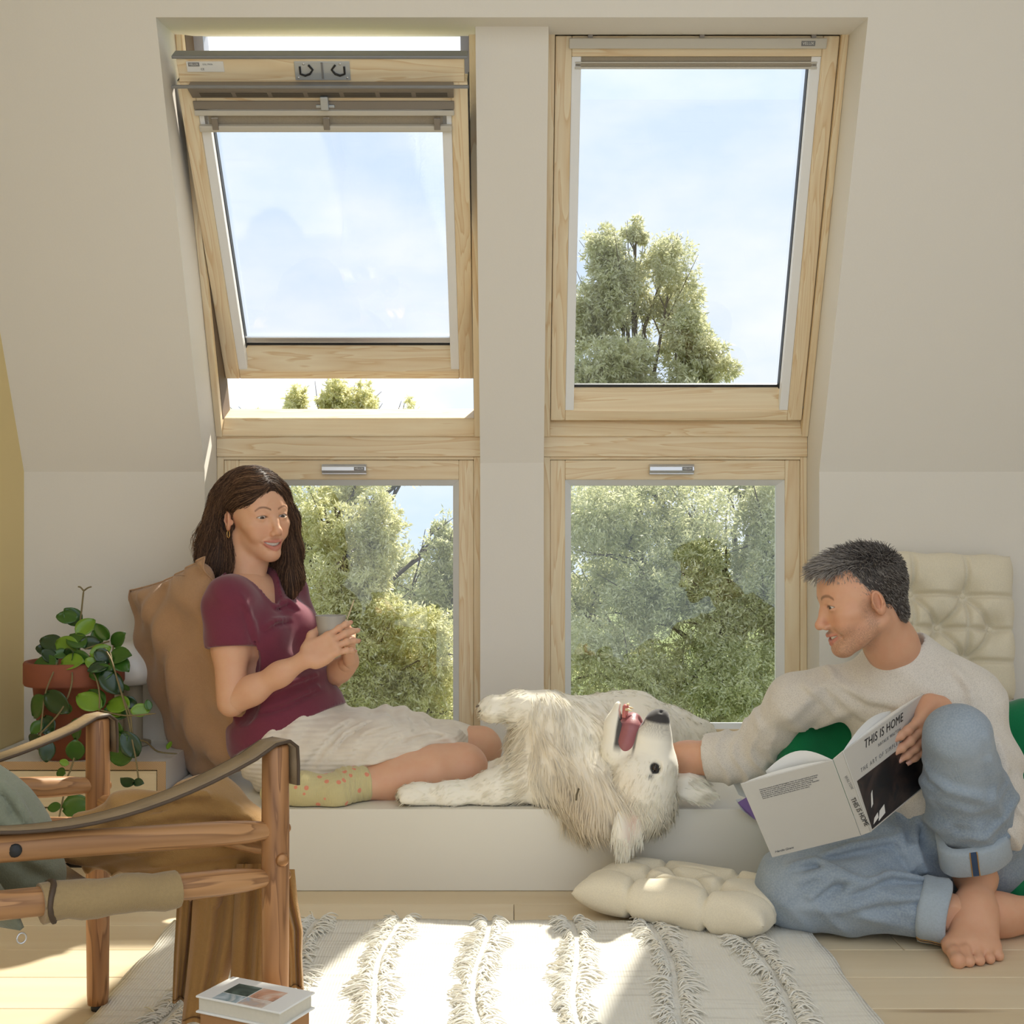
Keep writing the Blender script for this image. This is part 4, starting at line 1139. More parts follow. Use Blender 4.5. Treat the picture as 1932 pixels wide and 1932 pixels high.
# canvas seat: sleeves round the side rails and a sagging web
def sleeve(p0, t0, t1, name='seat_sleeve'):
    a = p0 + RD * t0 + Vector((0, 0, ZR2 + .04 * t0 / .55)); c = p0 + RD * t1 + Vector((0, 0, ZR2 + .04 * t1 / .55))
    o = MB(); pts = [a.lerp(c, i / 10) - O + Vector((0, 0, -.003 - .002 * math.sin(i * 1.3))) for i in range(11)]
    o.tube(pts, [.0268 + .0012 * math.sin(i * 2.1) for i in range(11)], 14)
    return o.build(name, M['canvas'], ch)
sleeve(NP, .155, .345); sleeve(FP, .12, .42)
def web(u, v):
    p = NP.lerp(FP, .04 + .92 * u) + RD * (.13 + .36 * v) + Vector((0, 0, ZR2 + .015 + .03 * v - .055 * math.sin(math.pi * u)))
    return p - O
MB().grid(web, 14, 10).build('seat_canvas', M['canvas'], ch, solid=.004)
# buckle strap on the near seat rail, with a little ring below
_k = NP + RD * .335 + Vector((0, 0, ZR2 + .022))
MB().tube([_k - O + Vector((math.cos(a) * .0, 0, 0)) + Vector((RD.y, -RD.x, 0)) * (.0262 * math.cos(a)) + Vector((0, 0, .0262 * math.sin(a))) + RD * .006 * math.cos(a * 2) for a in [i * math.pi / 8 for i in range(17)]], .0045, 6, cap=False).build('seat_strap', M['leather_dk'], ch)
_r = NP + RD * .37 + Vector((0, 0, ZR2 - .008))
MB().tube([_r - O + RD * (.006 * math.cos(a)) + Vector((0, 0, -.012 + .007 * math.sin(a))) for a in [i * math.pi / 6 for i in range(13)]], .0012, 6, cap=False).build('buckle_ring', M['alu'], ch)
# canvas back, leaning back out of the picture on the left
_b = [NP + RD * .40, FP + RD * .40]
def backf(u, v):
    p = _b[0].lerp(_b[1], .06 + .88 * u) + RD * (-.045 + .12 * v ** 1.2 + .05 * math.sin(math.pi * u)) + Vector((0, 0, .315 + .20 * v))
    return p - O
MB().grid(backf, 16, 12).build('back_canvas', M['sage'], ch, solid=.008)

# ------------------------------------------------------------------ ochre trousers over the seat, hanging down in front
M['ochre'] = mat_fabric('ochre_cotton', srgb(178, 136, 80), weave=500, strength=.25, var=.14)
M['ochre_lt'] = M['ochre']
tr = SDF((-.90, 1.60, .005), (-.20, 2.35, .50), .006)
A = NP.lerp(FP, .18); B = NP.lerp(FP, .80)
def q(px, py, Y): return P(px, py, Y)
tr.u(Chain([q(160, 1560, 1.96), q(250, 1540, 1.96), q(370, 1522, 1.97), q(450, 1548, 1.98)], [.026, .036, .034, .020], .04), .02)
tr.u(Chain([q(140, 1608, 1.96), q(300, 1585, 1.96), q(440, 1585, 1.97)], [.024, .032, .026], .05), .035)
tr.u(Chain([q(170, 1622, 2.0), q(330, 1622, 1.97), q(480, 1600, 1.98)], [.020, .028, .026], .05), .035)
tr.u(Chain([q(300, 1512, 2.02), q(400, 1494, 2.02), q(475, 1540, 2.02)], [.020, .022, .018], .04), .03)
tr.u(Chain([q(420, 1560, 2.0), q(465, 1580, 1.99), q(480, 1640, 1.97)], [.026, .030, .022], .04), .03)
tr.u(Chain([q(350, 1600, 2.0), q(400, 1640, 1.97), q(400, 1690, 1.965)], [.026, .030, .022], .04), .03)
tr.disp(lambda x, y, z: .004 + .005 * fbm(x, y, z, 14, 4, 2) - np.where(z < .31, .010 * ridge(150 * x + 40 * y + 1.5 * np.sin(8 * z), 3), .006 * ridge(95 * z + 34 * x + 2 * np.sin(9 * x), 3)))
folds(tr, [[(180, 1570), (280, 1538), (380, 1520), (450, 1535)], [(200, 1555), (300, 1520), (390, 1508)], [(260, 1560), (360, 1548), (470, 1552)], [(160, 1640), (280, 1620), (430, 1612)], [(220, 1650), (330, 1640), (450, 1620)]], .006, .012)
Vt, Qt = tr.mesh(1)
to = link('trousers', np_mesh('trousers', Vt, Qt), M['ochre'])
tag(to, 'ochre cotton trousers thrown over the safari chair and hanging to the floor', 'trousers')

def leg_panel(rows, Y, b, ph=0.0, name='trouser_leg'):
    """a limp trouser leg: rows of (left px, right px, py) from top to bottom, flattened tube"""
    n = 15; m = len(rows); mb_ = MB()
    def pos(u, v, sg):
        t = v * (m - 1); i = min(int(t), m - 2); f = t - i; f = f * f * (3 - 2 * f) * .4 + f * .6
        x0, x1, yy = (rows[i][k] + (rows[i + 1][k] - rows[i][k]) * f for k in range(3))
        w = math.sin(math.pi * u) ** .5
        pl_ = .010 * math.sin(9 * u + ph + 1.2 * v) * w + .006 * math.sin(19 * u + 2 * ph - 1.5 * v) * w
        return P(x0 + (x1 - x0) * u, yy + 4 * math.sin(7 * u + ph) * v, Y - sg * b * w + pl_)
    mb_.grid(lambda u, v: pos(u, v, 1), n, 24); mb_.grid(lambda u, v: pos(u, v, -1), n, 24)
    e = [pos(i / (n - 1), 1, 1) for i in range(n)] + [pos(i / (n - 1), 1, -1) for i in range(n)]
    mb_.add(e, [(i, i + 1, n + i + 1, n + i) for i in range(n - 1)])
    o = mb_.build(name, M['ochre'], to)
    # stitched hem and side seam
    MB().tube([pos(i / 20, .965, 1) + Vector((0, -.0015, 0)) for i in range(1, 20)], .0012, 4).build('hem_seam', M['ochre_dk'], o)
    return o
M['ochre_dk'] = mat_plain('ochre_seam', srgb(120, 88, 48), .9)
leg_panel([(345, 392, 1640), (334, 376, 1700), (328, 366, 1800), (325, 350, 1890)], 2.005, .010, .5)
leg_panel([(385, 455, 1640), (364, 462, 1690), (360, 452, 1760), (352, 432, 1840), (342, 402, 1932)], 1.965, .022, 2.0)
leg_panel([(446, 520, 1630), (442, 522, 1700), (438, 518, 1770), (434, 512, 1862)], 1.945, .018, 3.4)
leg_panel([(500, 556, 1640), (515, 562, 1700), (535, 572, 1755), (540, 570, 1800), (540, 574, 1868)], 1.925, .012, 1.2)
# sage jacket bunched on the seat in front of the back rest
sj = SDF((-1.0, 1.55, .28), (-.50, 2.05, .56), .006)
sj.u(Chain([q(-60, 1500, 1.86), q(-10, 1540, 1.86), q(30, 1600, 1.86), q(60, 1650, 1.86)], [.060, .056, .052, .036], .04), .02)
sj.u(Chain([q(-60, 1640, 1.88), q(20, 1655, 1.88), q(85, 1655, 1.88)], [.05, .04, .026], .04), .04)
sj.disp(lambda x, y, z: .004 * fbm(x, y, z, 18, 6, 2))
folds(sj, [[(5, 1490), (40, 1545), (70, 1600)], [(0, 1560), (40, 1600), (60, 1650)], [(30, 1620), (60, 1640), (100, 1658)]], .006, .014)
Vj_, Qj_ = sj.mesh(1)
so_ = link('jacket', np_mesh('jacket', Vj_, Qj_), M['sage'])
tag(so_, 'sage green jacket bunched on the seat of the safari chair', 'jacket')

# ------------------------------------------------------------------ book on a tan box at the bottom edge
M['kraft'] = mat_plain('kraft_board', srgb(170, 126, 82), .8, .05, 12, .1, 80)
_u = Vector((.62, -.785, 0)); 
def quad_z(px, py, z):
    Y = (EYE - z) * F / (py - HOR); return Vector(((px - 966) * Y / F, Y, z))
zt_ = .196
cl, cb_, cr, cf = quad_z(350, 1868, zt_), quad_z(452, 1852, zt_), quad_z(616, 1879, zt_), quad_z(500, 1903, zt_)
c0 = (cl + cr) / 2
ax = ((cr - cb_) + (cf - cl)).normalized(); ay = Vector((-ax.y, ax.x, 0))
hx = ((cr - cb_).length + (cf - cl).length) / 4; hy = ((cl - cb_).length + (cr - cf).length) / 4
mb = frame_matrix((c0.x, c0.y, 0), ax, ay)
bx = MB().box(-hx * .93, hx * .90, -hy * .93, hy * .93, 0.001, .170).build('storage_box', M['kraft'], None, bevel=.003)
bx.matrix_world = mb
tag(bx, 'tan cardboard box under the picture book, at the bottom edge beside the chair', 'box')
bk = empty('book', (c0.x, c0.y, .1705), label='picture book with a photo collage cover lying on the tan box', cat='book')
bk.rotation_euler = mb.to_euler()
MB().box(-hx, hx, -hy, hy, .0215, .0245).build('cover', M['paper'], bk, bevel=.0008, seg=1)
MB().box(-hx, hx, -hy, hy, .0, .0028).build('back_cover', M['paper'], bk, bevel=.0008, seg=1)
MB().box(-hx + .003, hx - .004, -hy + .004, hy - .004, .003, .0213).build('pages', mat_plain('page_block', (.70, .66, .56), .9, .05, 200), bk)
phs = [(-.62, -.05, -.35, .50, [(.02, .05, .05), (.10, .16, .14), (.35, .42, .40)]), (-.02, .56, -.35, .50, [(.75, .66, .56), (.66, .36, .24), (.22, .15, .12)]), (-.62, -.05, -.95, -.40, [(.62, .70, .74), (.25, .36, .40), (.75, .75, .72)]), (-.02, .56, -.95, -.40, [(.42, .5, .58), (.6, .45, .36), (.8, .76, .7)])]
for i, (a, b_, c_, d_, cols) in enumerate(phs):
    MB().box(a * hx, b_ * hx, c_ * hy, d_ * hy, .0246, .0249).build('cover_photo', mat_photo('cover_photo_%d' % i, cols, 22), bk)
# folded lilac and white paper at the bench end
pa = empty('wrapping_paper', P(1408, 1530, 2.90), label='crumpled white and lilac paper on the bench end behind the open book', cat='paper')
_po = Vector(pa.location)
M['lilac'] = mat_plain('lilac_paper', srgb(150, 118, 176), .7, .05)
def sheet(pts, mat):
    MB().add([P(*p_) - _po for p_ in pts], [(0, 1, 2), (0, 2, 3)], False).build('paper_sheet', mat, pa, solid=.0006)
sheet([(1380, 1472, 2.905), (1420, 1462, 2.93), (1425, 1512, 2.92), (1394, 1500, 2.90)], M['paper'])
sheet([(1392, 1514, 2.895), (1412, 1502, 2.905), (1432, 1552, 2.90), (1405, 1530, 2.89)], M['lilac'])
sheet([(1388, 1508, 2.90), (1398, 1506, 2.905), (1424, 1548, 2.90), (1398, 1528, 2.885)], M['paper'])
# ------------------------------------------------------------------ human building blocks
class Fn:
    def __init__(s, lo, hi, fn): s.lo, s.hi, s.fn = V3(lo), V3(hi), fn
    def __call__(s, x, y, z): return s.fn(x, y, z)

def mat_skin(name, col, rough=.5, sss=.12):
    n = NT(name); a = n.n('Attribute'); a.attribute_name = 'Col'
    co = n.coord(); nz = n.n('TexNoise', Scale=38.0, Detail=4.0); n.l(co, nz.inputs['Vector'])
    c = n.mix(n.ramp(nz.outputs['Fac'], [(.35, 0.0), (.75, .35)]), a.outputs['Color'], tuple(k * m for k, m in zip(col, (.92, .72, .66))))
    n.set(Base_Color=c, Roughness=rough, Subsurface_Weight=sss, Subsurface_Radius=(.012, .004, .002), Subsurface_Scale=.4, Specular_IOR_Level=.4)
    b = n.n('TexNoise', Scale=420.0, Detail=2.0); n.l(co, b.inputs['Vector']); n.bump(b.outputs['Fac'], .06, .002)
    return n.m
def mat_vcol(name, rough=.6, spec=.3, sheen=0.0, aniso=0.0):
    n = NT(name); a = n.n('Attribute'); a.attribute_name = 'Col'
    n.set(Base_Color=a.outputs['Color'], Roughness=rough, Specular_IOR_Level=spec)
    if sheen: n.set(Sheen_Weight=sheen)
    return n.m
M['eye_white'] = mat_plain('eye_white', (.74, .70, .66), .12, .03, 30)
M['teeth'] = mat_plain('teeth', (.82, .77, .68), .2, .02, 60)
M['mouth'] = mat_plain('mouth_inside', (.16, .03, .03), .4)
M['gold'] = mat_plain('gold', (.85, .58, .22), .2, .03, metal=1.0)

def head_matrix(o, f, up):
    f = Vector(f).normalized(); r = f.cross(Vector(up)).normalized(); u = r.cross(f)
    m = Matrix((r, f, u)).transposed().to_4x4(); m.translation = Vector(o); return m

def make_head(sex, neck_base_l, neck_r, shoulders_l=None, h=.0018, open_mouth=1.0, zlow=-.25):
    """head in its own axes: x the person's right, y forwards, z up, eyes at z = 0. Returns the field."""
    m = sex == 'm'
    nb = np.array(neck_base_l)
    lo = np.minimum(np.array([-.10, -.125, zlow]), np.array([nb[0] - .075, nb[1] - .075, zlow])); hi = np.maximum(np.array([.10, .135, .135]), np.array([nb[0] + .075, nb[1] + .075, .13]))
    s = SDF(lo, hi, h)
    s.u(Ell((0, -.012, .033), (.073, .096, .082)), 0)
    s.u(Ell((0, .028, .008), (.062, .062, .080)), .03)
    s.u(Ell((0, .034, -.052), (.046 if not m else .051, .050, .052)), .03)
    for a in (-1, 1):
        s.u(Cone((a * (.051 if m else .043), -.006, -.058), (a * (.017 if m else .012), .064, -.100), .016 if m else .014, .016 if m else .013), .032)
        s.u(Ell((a * .046, .050, -.022), (.020, .026, .016)), .022)
        s.u(Ell((a * .036, .060, -.047), (.018, .018, .017)), .018)
        s.u(Cone((a * .012, .080, .018 if m else .020), (a * .044, .064, .018), .010 if m else .008, .008), .014)
    s.u(Ell((0, .070, -.101 if m else -.099), (.022 if m else .017, .018, .015)), .018)
    # neck
    s.u(Chain([(0, -.030, -.050), tuple(nb * .5 + np.array([0, -.028, -.06]) * .5), tuple(nb)], [.050 if m else .042, neck_r, neck_r * 1.12], .03), .02)
    for a in (-1, 1): s.u(Cone((a * .050, -.022, -.05), (nb[0] + a * .014, nb[1] + .035, nb[2]), .012, .012), .02)
    # eye sockets, eyeball lids
    for a in (-1, 1):
        s.s(Ell((a * .032, .096, -.001), (.019, .017, .0125)), .014)
        s.u(Ell((a * .0315, .0725, -.001), (.0155, .0145, .0142)), .004)
        s.u(Cone((a * .018, .083, .0105), (a * .044, .073, .0085), .0035, .003), .008)
        s.s(Fn((a * .0315 - .016, .070, -.009), (a * .0315 + .016, .10, .008), lambda x, y, z, a=a: np.maximum(np.maximum((z - (.0038 - 20 * (x - a * .0315) ** 2)) * .9, ((-.0034 + 16 * (x - a * .0315) ** 2) - z) * .9), .076 - y)), .001)
    # nose
    s.u(Chain([(0, .080, .010), (0, .090, -.010), (0, .1045, -.034)], [.0085, .0082, .0095], .01), .012)
    s.u(Ell((0, .1065 if m else .104, -.039), (.0105, .010, .0095)), .008)
    for a in (-1, 1):
        s.u(Ell((a * (.0118 if m else .0105), .0945, -.0445), (.0075 if m else .0062, .0090, .0068)), .006)
        s.s(Ell((a * .0062, .100, -.0525), (.0035, .0055, .0045)), .003)
        s.s(Cone((a * .019, .093, -.048), (a * .033, .073, -.070), .0018, .0022), .008)
    # lips, parted in a smile
    om = open_mouth
    s.u(Chain([(-.029, .0735, -.0615), (-.013, .0882, -.0642), (0, .0912, -.0652), (.013, .0882, -.0642), (.029, .0735, -.0615)], [.0030, .0047, .0050, .0047, .0030], .006), .006)
    s.u(Chain([(-.028, .0730, -.0635), (-.013, .0855, -.0745 - .0055 * om), (0, .0882, -.0772 - .0080 * om), (.013, .0855, -.0745 - .0055 * om), (.028, .0730, -.0635)], [.0028, .0044, .0048, .0044, .0028], .006), .006)
    s.s(Fn((-.030, .06, -.084), (.030, .10, -.060), lambda x, y, z: np.maximum(np.maximum(z - (-.0685 + 5.5 * x * x), (-.0685 - .0085 * om + (5.5 + 10.1 * om) * x * x) - z), .068 - y)), .0012)
    # ears
    for a in (-1, 1):
        R = Matrix.Rotation(a * math.radians(-22), 3, 'Z') @ Matrix.Rotation(math.radians(-10), 3, 'X')
        s.u(Ell((a * .0785, -.012, -.010), (.0080, .0170, .0290), R), .006)
        s.s(Ell((a * .0855, -.0105, -.006), (.0070, .0115, .0205), R), .002)
        s.u(Ell((a * .0765, -.0005, -.014), (.007, .0045, .008), R), .003)
        s.u(Chain([(a * .0825, -.017, .006), (a * .0835, -.019, -.010), (a * .0815, -.014, -.024)], [.0024, .0026, .0024], .003), .002)
    if shoulders_l:
        for p_ in shoulders_l: s.u(p_, .04)
    return s

def head_colors(V, sex, skin, lip, brow, stubble=None, open_mouth=1.0):
    C = np.tile(np.array(skin, np.float32), (len(V), 1)); x, y, z = V[:, 0], V[:, 1], V[:, 2]
    def blend(mask, col): 
        nonlocal C
        C = C * (1 - mask[:, None]) + np.array(col, np.float32) * mask[:, None]
    ax = np.abs(x)
    # flushed cheeks, nose tip, ears
    blend(.30 * np.exp(-(((ax - .042) / .02) ** 2 + ((z + .036) / .018) ** 2)) * (y > .03), (skin[0] * .95, skin[1] * .66, skin[2] * .60))
    blend(.25 * np.exp(-((x / .012) ** 2 + ((z + .042) / .012) ** 2)) * (y > .09), (skin[0] * .95, skin[1] * .66, skin[2] * .60))
    blend(.35 * (ax > .076), (skin[0] * .95, skin[1] * .70, skin[2] * .62))
    if stubble is not None:
        d = np.clip((-.040 - z) / .02, 0, 1) * np.clip((y + .015) / .02, 0, 1) * np.clip((z + .135) / .02, 0, 1)
        d = np.maximum(d * (1 - np.exp(-((z + .058) / .006) ** 2 - ((ax - .03) / .02) ** 2) * .2), np.clip((ax - .045) / .012, 0, 1) * np.clip((.01 - z) / .02, 0, 1) * np.clip((y + .012) / .01, 0, 1) * np.clip((.035 - y) / .02, 0, 1))
        nse = .55 + .45 * np.sin(x * 1900 + 3 * np.sin(z * 1400)) * np.sin(z * 2100 + 2 * np.sin(y * 1600))
        blend(np.clip(d * .62 * nse, 0, .8), stubble)
    om = open_mouth
    sf = lambda v, w=.0014: np.clip(v / w + .5, 0, 1)
    up = sf(z + .0692 - 5.5 * ax ** 2) * sf(-.0604 - 1.6 * ax ** 2 - z) * sf(.0290 - ax) * (y > .066)
    lo = sf(-.0685 - .0085 * om + (5.5 + 10.1 * om) * ax ** 2 + .0010 - z) * sf(z + .0825 + .0080 * om - 24 * ax ** 2) * sf(.0280 - ax) * (y > .066)
    blend(.8 * np.maximum(up, lo), lip)
    inside = (np.abs(z + .072) < .006) & (ax < .026) & (y < .0785) & (y > .06)
    zb = .0200 + .0065 * np.sin(np.pi * np.clip((ax - .012) / .040, 0, 1)) - .004 * np.clip((ax - .04) / .01, 0, 1)
    bm_ = np.exp(-((z - zb) / (.0034 if sex == 'm' else .0026)) ** 4) * (ax > .011) * (ax < .050) * (y > .05)
    blend(.8 * bm_, brow)
    # lash line
    for a in (-1, 1):
        xe = x - a * .0315; e = np.abs(z - (.0045 - 22 * xe ** 2))
        blend(.75 * np.exp(-(e / .0016) ** 2) * (np.abs(xe) < .0155) * (y > .07), (.03, .02, .015))
    return C

def eyeballs(parent, Mw, look, iris):
    for a in (-1, 1):
        c = Vector((a * .0315, .0718, -.001)); R_ = .0128
        o = MB().lathe([(R_ * math.sin(t), -R_ * math.cos(t)) for t in [math.pi * i / 14 for i in range(15)]], seg=20)
        d = Vector(look).normalized(); m = frame_matrix(c, d.orthogonal(), d.cross(d.orthogonal()))
        full = Mw @ m
        o.v = [tuple(full @ Vector(v)) for v in o.v]; e = o.build('eye', M['eye_white'], parent)
        i_ = MB().lathe([(.0, R_ + .0003), (.0028, R_ + .0001), (.0030, R_ - .0002), (.0066, R_ - .0017), (.0068, R_ - .0025)], seg=18); i_.v = [tuple(full @ Vector(v)) for v in i_.v]
        i_.build('iris', iris, e)
        p = MB().lathe([(.0, R_ + .0006), (.0028, R_ + .0004), (.0029, R_ - .0004)], seg=14); p.v = [tuple(full @ Vector(v)) for v in p.v]; p.build('pupil', M['black'], e)
def teeth_obj(parent, Mw):
    b = MB()
    def f(u, v):
        x = -.025 + .05 * u; y = .0858 - 20 * x * x
        notch = .0008 * abs(math.sin(u * math.pi * 8))
        return Mw @ Vector((x, y - notch, -.0630 - .0135 * v + 5 * x * x))
    b.grid(f, 33, 4); b.build('teeth', M['teeth'], parent, solid=.001)
    g_ = MB(); g_.add([Mw @ Vector(p) for p in ((-.028, .068, -.060), (.028, .068, -.060), (.028, .068, -.086), (-.028, .068, -.086))], [(0, 1, 2, 3)]); g_.build('mouth_cavity', M['mouth'], parent)

def make_hand(Mh, side, curls, elbow_w, er, wr=.024, thumb=((.60, .72, -.30), (.45, .85, -.35)), h=.0019, size=1.0, spread=.06, forearm_bulge=.036):
    """Mh: wrist frame (y along the fingers, z out of the back of the hand). side: sign of the thumb on x. Returns world V,Q and the fingertip frames."""
    inv = Mh.inverted(); el = np.array(inv @ Vector(elbow_w)) / size
    lo = np.minimum(np.array([-.085, -.05, -.11]), el - .05); hi = np.maximum(np.array([.085, .20, .06]), el + .05)
    s = SDF(lo, hi, h)
    mid = el * .55
    s.u(Chain([tuple(el), tuple(el * .72), tuple(el * .35), (0, 0, 0)], [er, forearm_bulge, forearm_bulge * .82, wr * .98], .03), .01)
    s.u(Ell((0, .004, 0), (wr * 1.12, .028, wr * .80)), .012)
    s.u(RBox((side * .002, .048, 0), (.036, .042, .0125), .012), .016)
    s.u(Ell((side * .024, .030, -.010), (.016, .030, .014)), .014)
    s.u(Ell((-side * .026, .035, -.008), (.012, .030, .013)), .012)
    xs = [.0275, .0095, -.0090, -.0265]; Ls = [.071, .079, .073, .058]; rs = [.0088, .0090, .0085, .0076]; tips = []
    for i in range(4):
        p = np.array([side * xs[i], .083 - .004 * abs(i - 1.2), .0005]); ang = 0; ang_x = side * (spread * (1.5 - i))
        pts = [p]; rad = [rs[i] * 1.05]; d = None
        for j, fr in enumerate((.45, .30, .25)):
            ang += curls[i][j]
            d = np.array([math.sin(ang_x) * math.cos(ang), math.cos(ang_x) * math.cos(ang), -math.sin(ang)])
            p = p + d * Ls[i] * fr; pts.append(p); rad.append(rs[i] * (1.0, .90, .76)[j])
        s.u(Chain(pts, rad, .005), .0035)
        for q_ in (pts[1], pts[2]): s.u(Ell(q_ + np.array([0, 0, .001]), (rs[i] * 1.0,) * 3), .003)
        s.u(Ell(pts[0] + np.array([0, -.002, .004]), (.0085, .010, .0075)), .008)
        tips.append((pts[-1], d, ang))
    p = np.array([side * .026, .014, -.006]); pts = [p]; rad = [.015]
    for j, (L, r_) in enumerate(((.042, .0125), (.033, .0108), (.026, .0088))):
        d = np.array(thumb[min(j, len(thumb) - 1)], float); d[0] *= side; d /= np.linalg.norm(d)
        p = p + d * L; pts.append(p); rad.append(r_)
    s.u(Chain(pts, rad, .008), .012)
    tips.append((pts[-1], d, 0))
    V, Q = s.mesh(1)
    nails = []
    for k, (p, d, ang) in enumerate(tips):
        up = np.array([0, math.sin(ang), math.cos(ang)]) if k < 4 else np.array([side * .3, -.2, 1.])
        up = up - d * (up @ d); up /= np.linalg.norm(up)
        nails.append((Mh @ Vector(tuple((p + d * .000 + up * (.0061 if k < 4 else .0075)) * size)), (Mh.to_3x3() @ Vector(tuple(d))).normalized(), (Mh.to_3x3() @ Vector(tuple(up))).normalized()))
    return xf(Mh, V * size), Q, nails
def nail_objs(parent, nails, mat, sz=.0046):
    for p, d, u in nails:
        m = frame_matrix(p, d, u.cross(d)); b = MB()
        def f(a, c):
            x = (a * 2 - 1) * sz * 1.25; y = (c * 2 - 1) * sz
            return m @ Vector((x, y, .0010 - .0028 * (c * 2 - 1) ** 2 - .0012 * (a * 2 - 1) ** 2))
        b.grid(f, 5, 5).build('fingernail', mat, parent)

def flow_strands(s, V, N, rng, n, steps, step, flow, lift=.001, r0=.0009, wav=.002, select=None):
    """hair strands that lie along the surface of field s following flow(p)"""
    idx = np.arange(len(V)) if select is None else np.nonzero(select)[0]
    i = rng.choice(idx, n); p = V[i] + N[i] * lift * rng.random((n, 1)); ph = rng.random(n) * 6.28; fr = rng.uniform(8, 16, n)
    out = [p.copy()]
    for k in range(steps):
        e = .004; g = np.stack([s.sample(p + np.array(o) * e) - s.sample(p - np.array(o) * e) for o in ((1, 0, 0), (0, 1, 0), (0, 0, 1))], 1); g /= np.linalg.norm(g, axis=1, keepdims=True) + 1e-9
        d = flow(p, rng); d = d - g * (d * g).sum(1, keepdims=True) * .95; d /= np.linalg.norm(d, axis=1, keepdims=True) + 1e-9
        sd = np.cross(d, g)
        p = p + d * step + sd * (wav * np.sin(k * .9 + ph))[:, None]
        dist = s.sample(p); p = p - g * (dist - lift * (.6 + .8 * np.sin(ph)) - .0006 * k * (rng.random(n) < .15))[:, None]
        out.append(p.copy())
    paths = np.stack(out, 1); t = np.linspace(0, 1, steps + 1)
    rad = r0 * (.75 + .5 * rng.random((n, 1))) * (1 - .75 * t[None] ** 3)
    return paths.astype(np.float32), rad
# ------------------------------------------------------------------ the woman on the bench
SK_W = srgb(226, 178, 146)
M['skin_w'] = mat_skin('skin_light', SK_W)
M['shirt'] = mat_fabric('burgundy_jersey', srgb(124, 56, 74), weave=800, strength=.10, var=.06, sheen=.35)
def mat_skirt():
    n = NT('cream_muslin'); co = n.coord()
    nz = n.n('TexNoise', Scale=30.0, Detail=4.0); n.l(co, nz.inputs['Vector'])
    w = n.n('TexWave', Scale=26.0, Distortion=1.2); w.bands_direction = 'Z'; n.l(co, w.inputs['Vector'])
    n.set(Base_Color=n.mix(nz.outputs['Fac'], srgb(242, 234, 220), srgb(220, 208, 192)), Roughness=.9, Sheen_Weight=.2, Specular_IOR_Level=.15)
    ad = n.n('Math', operation='ADD'); n.l(w.outputs['Fac'], ad.inputs[0]); n.l(nz.outputs['Fac'], ad.inputs[1]); n.bump(ad.outputs[0], .35, .004); return n.m
M['skirt'] = mat_skirt()
Wf = Vector((.85, -.53, 0)).normalized(); Wl = Vector((.53, .85, 0)).normalized()
pel = P(552, 1428, 3.2); pel.z = .31
nbw = P(462, 1098, 3.2)
Wu = (nbw - pel).normalized(); Wfr = (Wf - Wu * Wf.dot(Wu)).normalized(); Wlr = Wu.cross(Wfr)
RW = Matrix((Wfr, Wlr, Wu)).transposed()
shR = P(432, 1135, 3.07); shL = P(536, 1122, 3.34)
elR = P(437, 1325, 3.03); wrR = P(578, 1243, 3.00)
elL = P(600, 1290, 3.36); wrL = P(655, 1252, 3.17)
hipR = P(545, 1452, 3.11); hipR.z = .285; hipL = P(575, 1430, 3.28); hipL.z = .285
knR = P(866, 1452, 3.12); anR = P(655, 1487, 2.99); knL = P(905, 1412, 3.36); anL = P(630, 1462, 3.17)
HW = head_matrix(P(483, 972, 3.2), (.69, -.72, -.06), (-.11, 0, 1)) @ Matrix.Scale(.98, 4)
chest = pel.lerp(nbw, .66); belly = pel.lerp(nbw, .30)
torso = [(Ell(pel, (.12, .165, .125), RW), 0), (Ell(belly + Wfr * .018, (.098, .128, .115), RW), .08), (Ell(chest - Wfr * .005, (.098, .135, .150), RW), .08),
         (Cone(nbw - Wu * .02, shR, .050, .050), .06), (Cone(nbw - Wu * .02, shL, .050, .050), .06)]
bust = [(Ell(chest + Wfr * .072 + Wlr * a * .062 - Wu * .012, (.048, .056, .056), RW), .04) for a in (-1, 1)]
def armR(o=0): return Chain([shR, shR.lerp(elR, .45), elR], [.047 + o, .043 + o, .038 + o], .03)
def armL(o=0): return Chain([shL, shL.lerp(elL, .45), elL], [.047 + o, .042 + o, .036 + o], .03)
# body (inside the clothes), legs
bd = SDF((-.95, 2.86, .17), (.02, 3.55, .86), .006)
for p_, k in torso + bust: bd.u(p_, k, -.010)
bd.u(armR(-.001), .03); bd.u(armL(-.002), .03)
bd.u(Chain([elL, elL.lerp(wrL, .4), wrL], [.036, .033, .024], .03), .02)
bd.u(Chain([hipR, hipR.lerp(knR, .5), knR], [.085, .070, .058], .05), .05)
bd.u(Chain([hipL, hipL.lerp(knL, .5), knL], [.085, .070, .056], .05), .05)
bd.u(Chain([knR, knR.lerp(anR, .25) + Vector((0, -.01, .004)), knR.lerp(anR, .55), anR], [.055, .053, .045, .033], .05), .03)
bd.u(Chain([knL, knL.lerp(anL, .3), anL], [.054, .052, .034], .05), .03)
bd.u(Ell(knR + Vector((.018, -.010, .006)), (.050, .052, .052)), .04)
V1, Q1 = bd.mesh(2); C1 = np.tile(np.array(SK_W, np.float32), (len(V1), 1))
_kd = np.linalg.norm(V1 - V3(knR + Vector((.04, -.03, 0))), axis=1); C1 = C1 * (1 - .25 * np.exp(-(_kd / .06) ** 2))[:, None] + np.array((.62, .30, .22), np.float32) * (.25 * np.exp(-(_kd / .06) ** 2))[:, None]
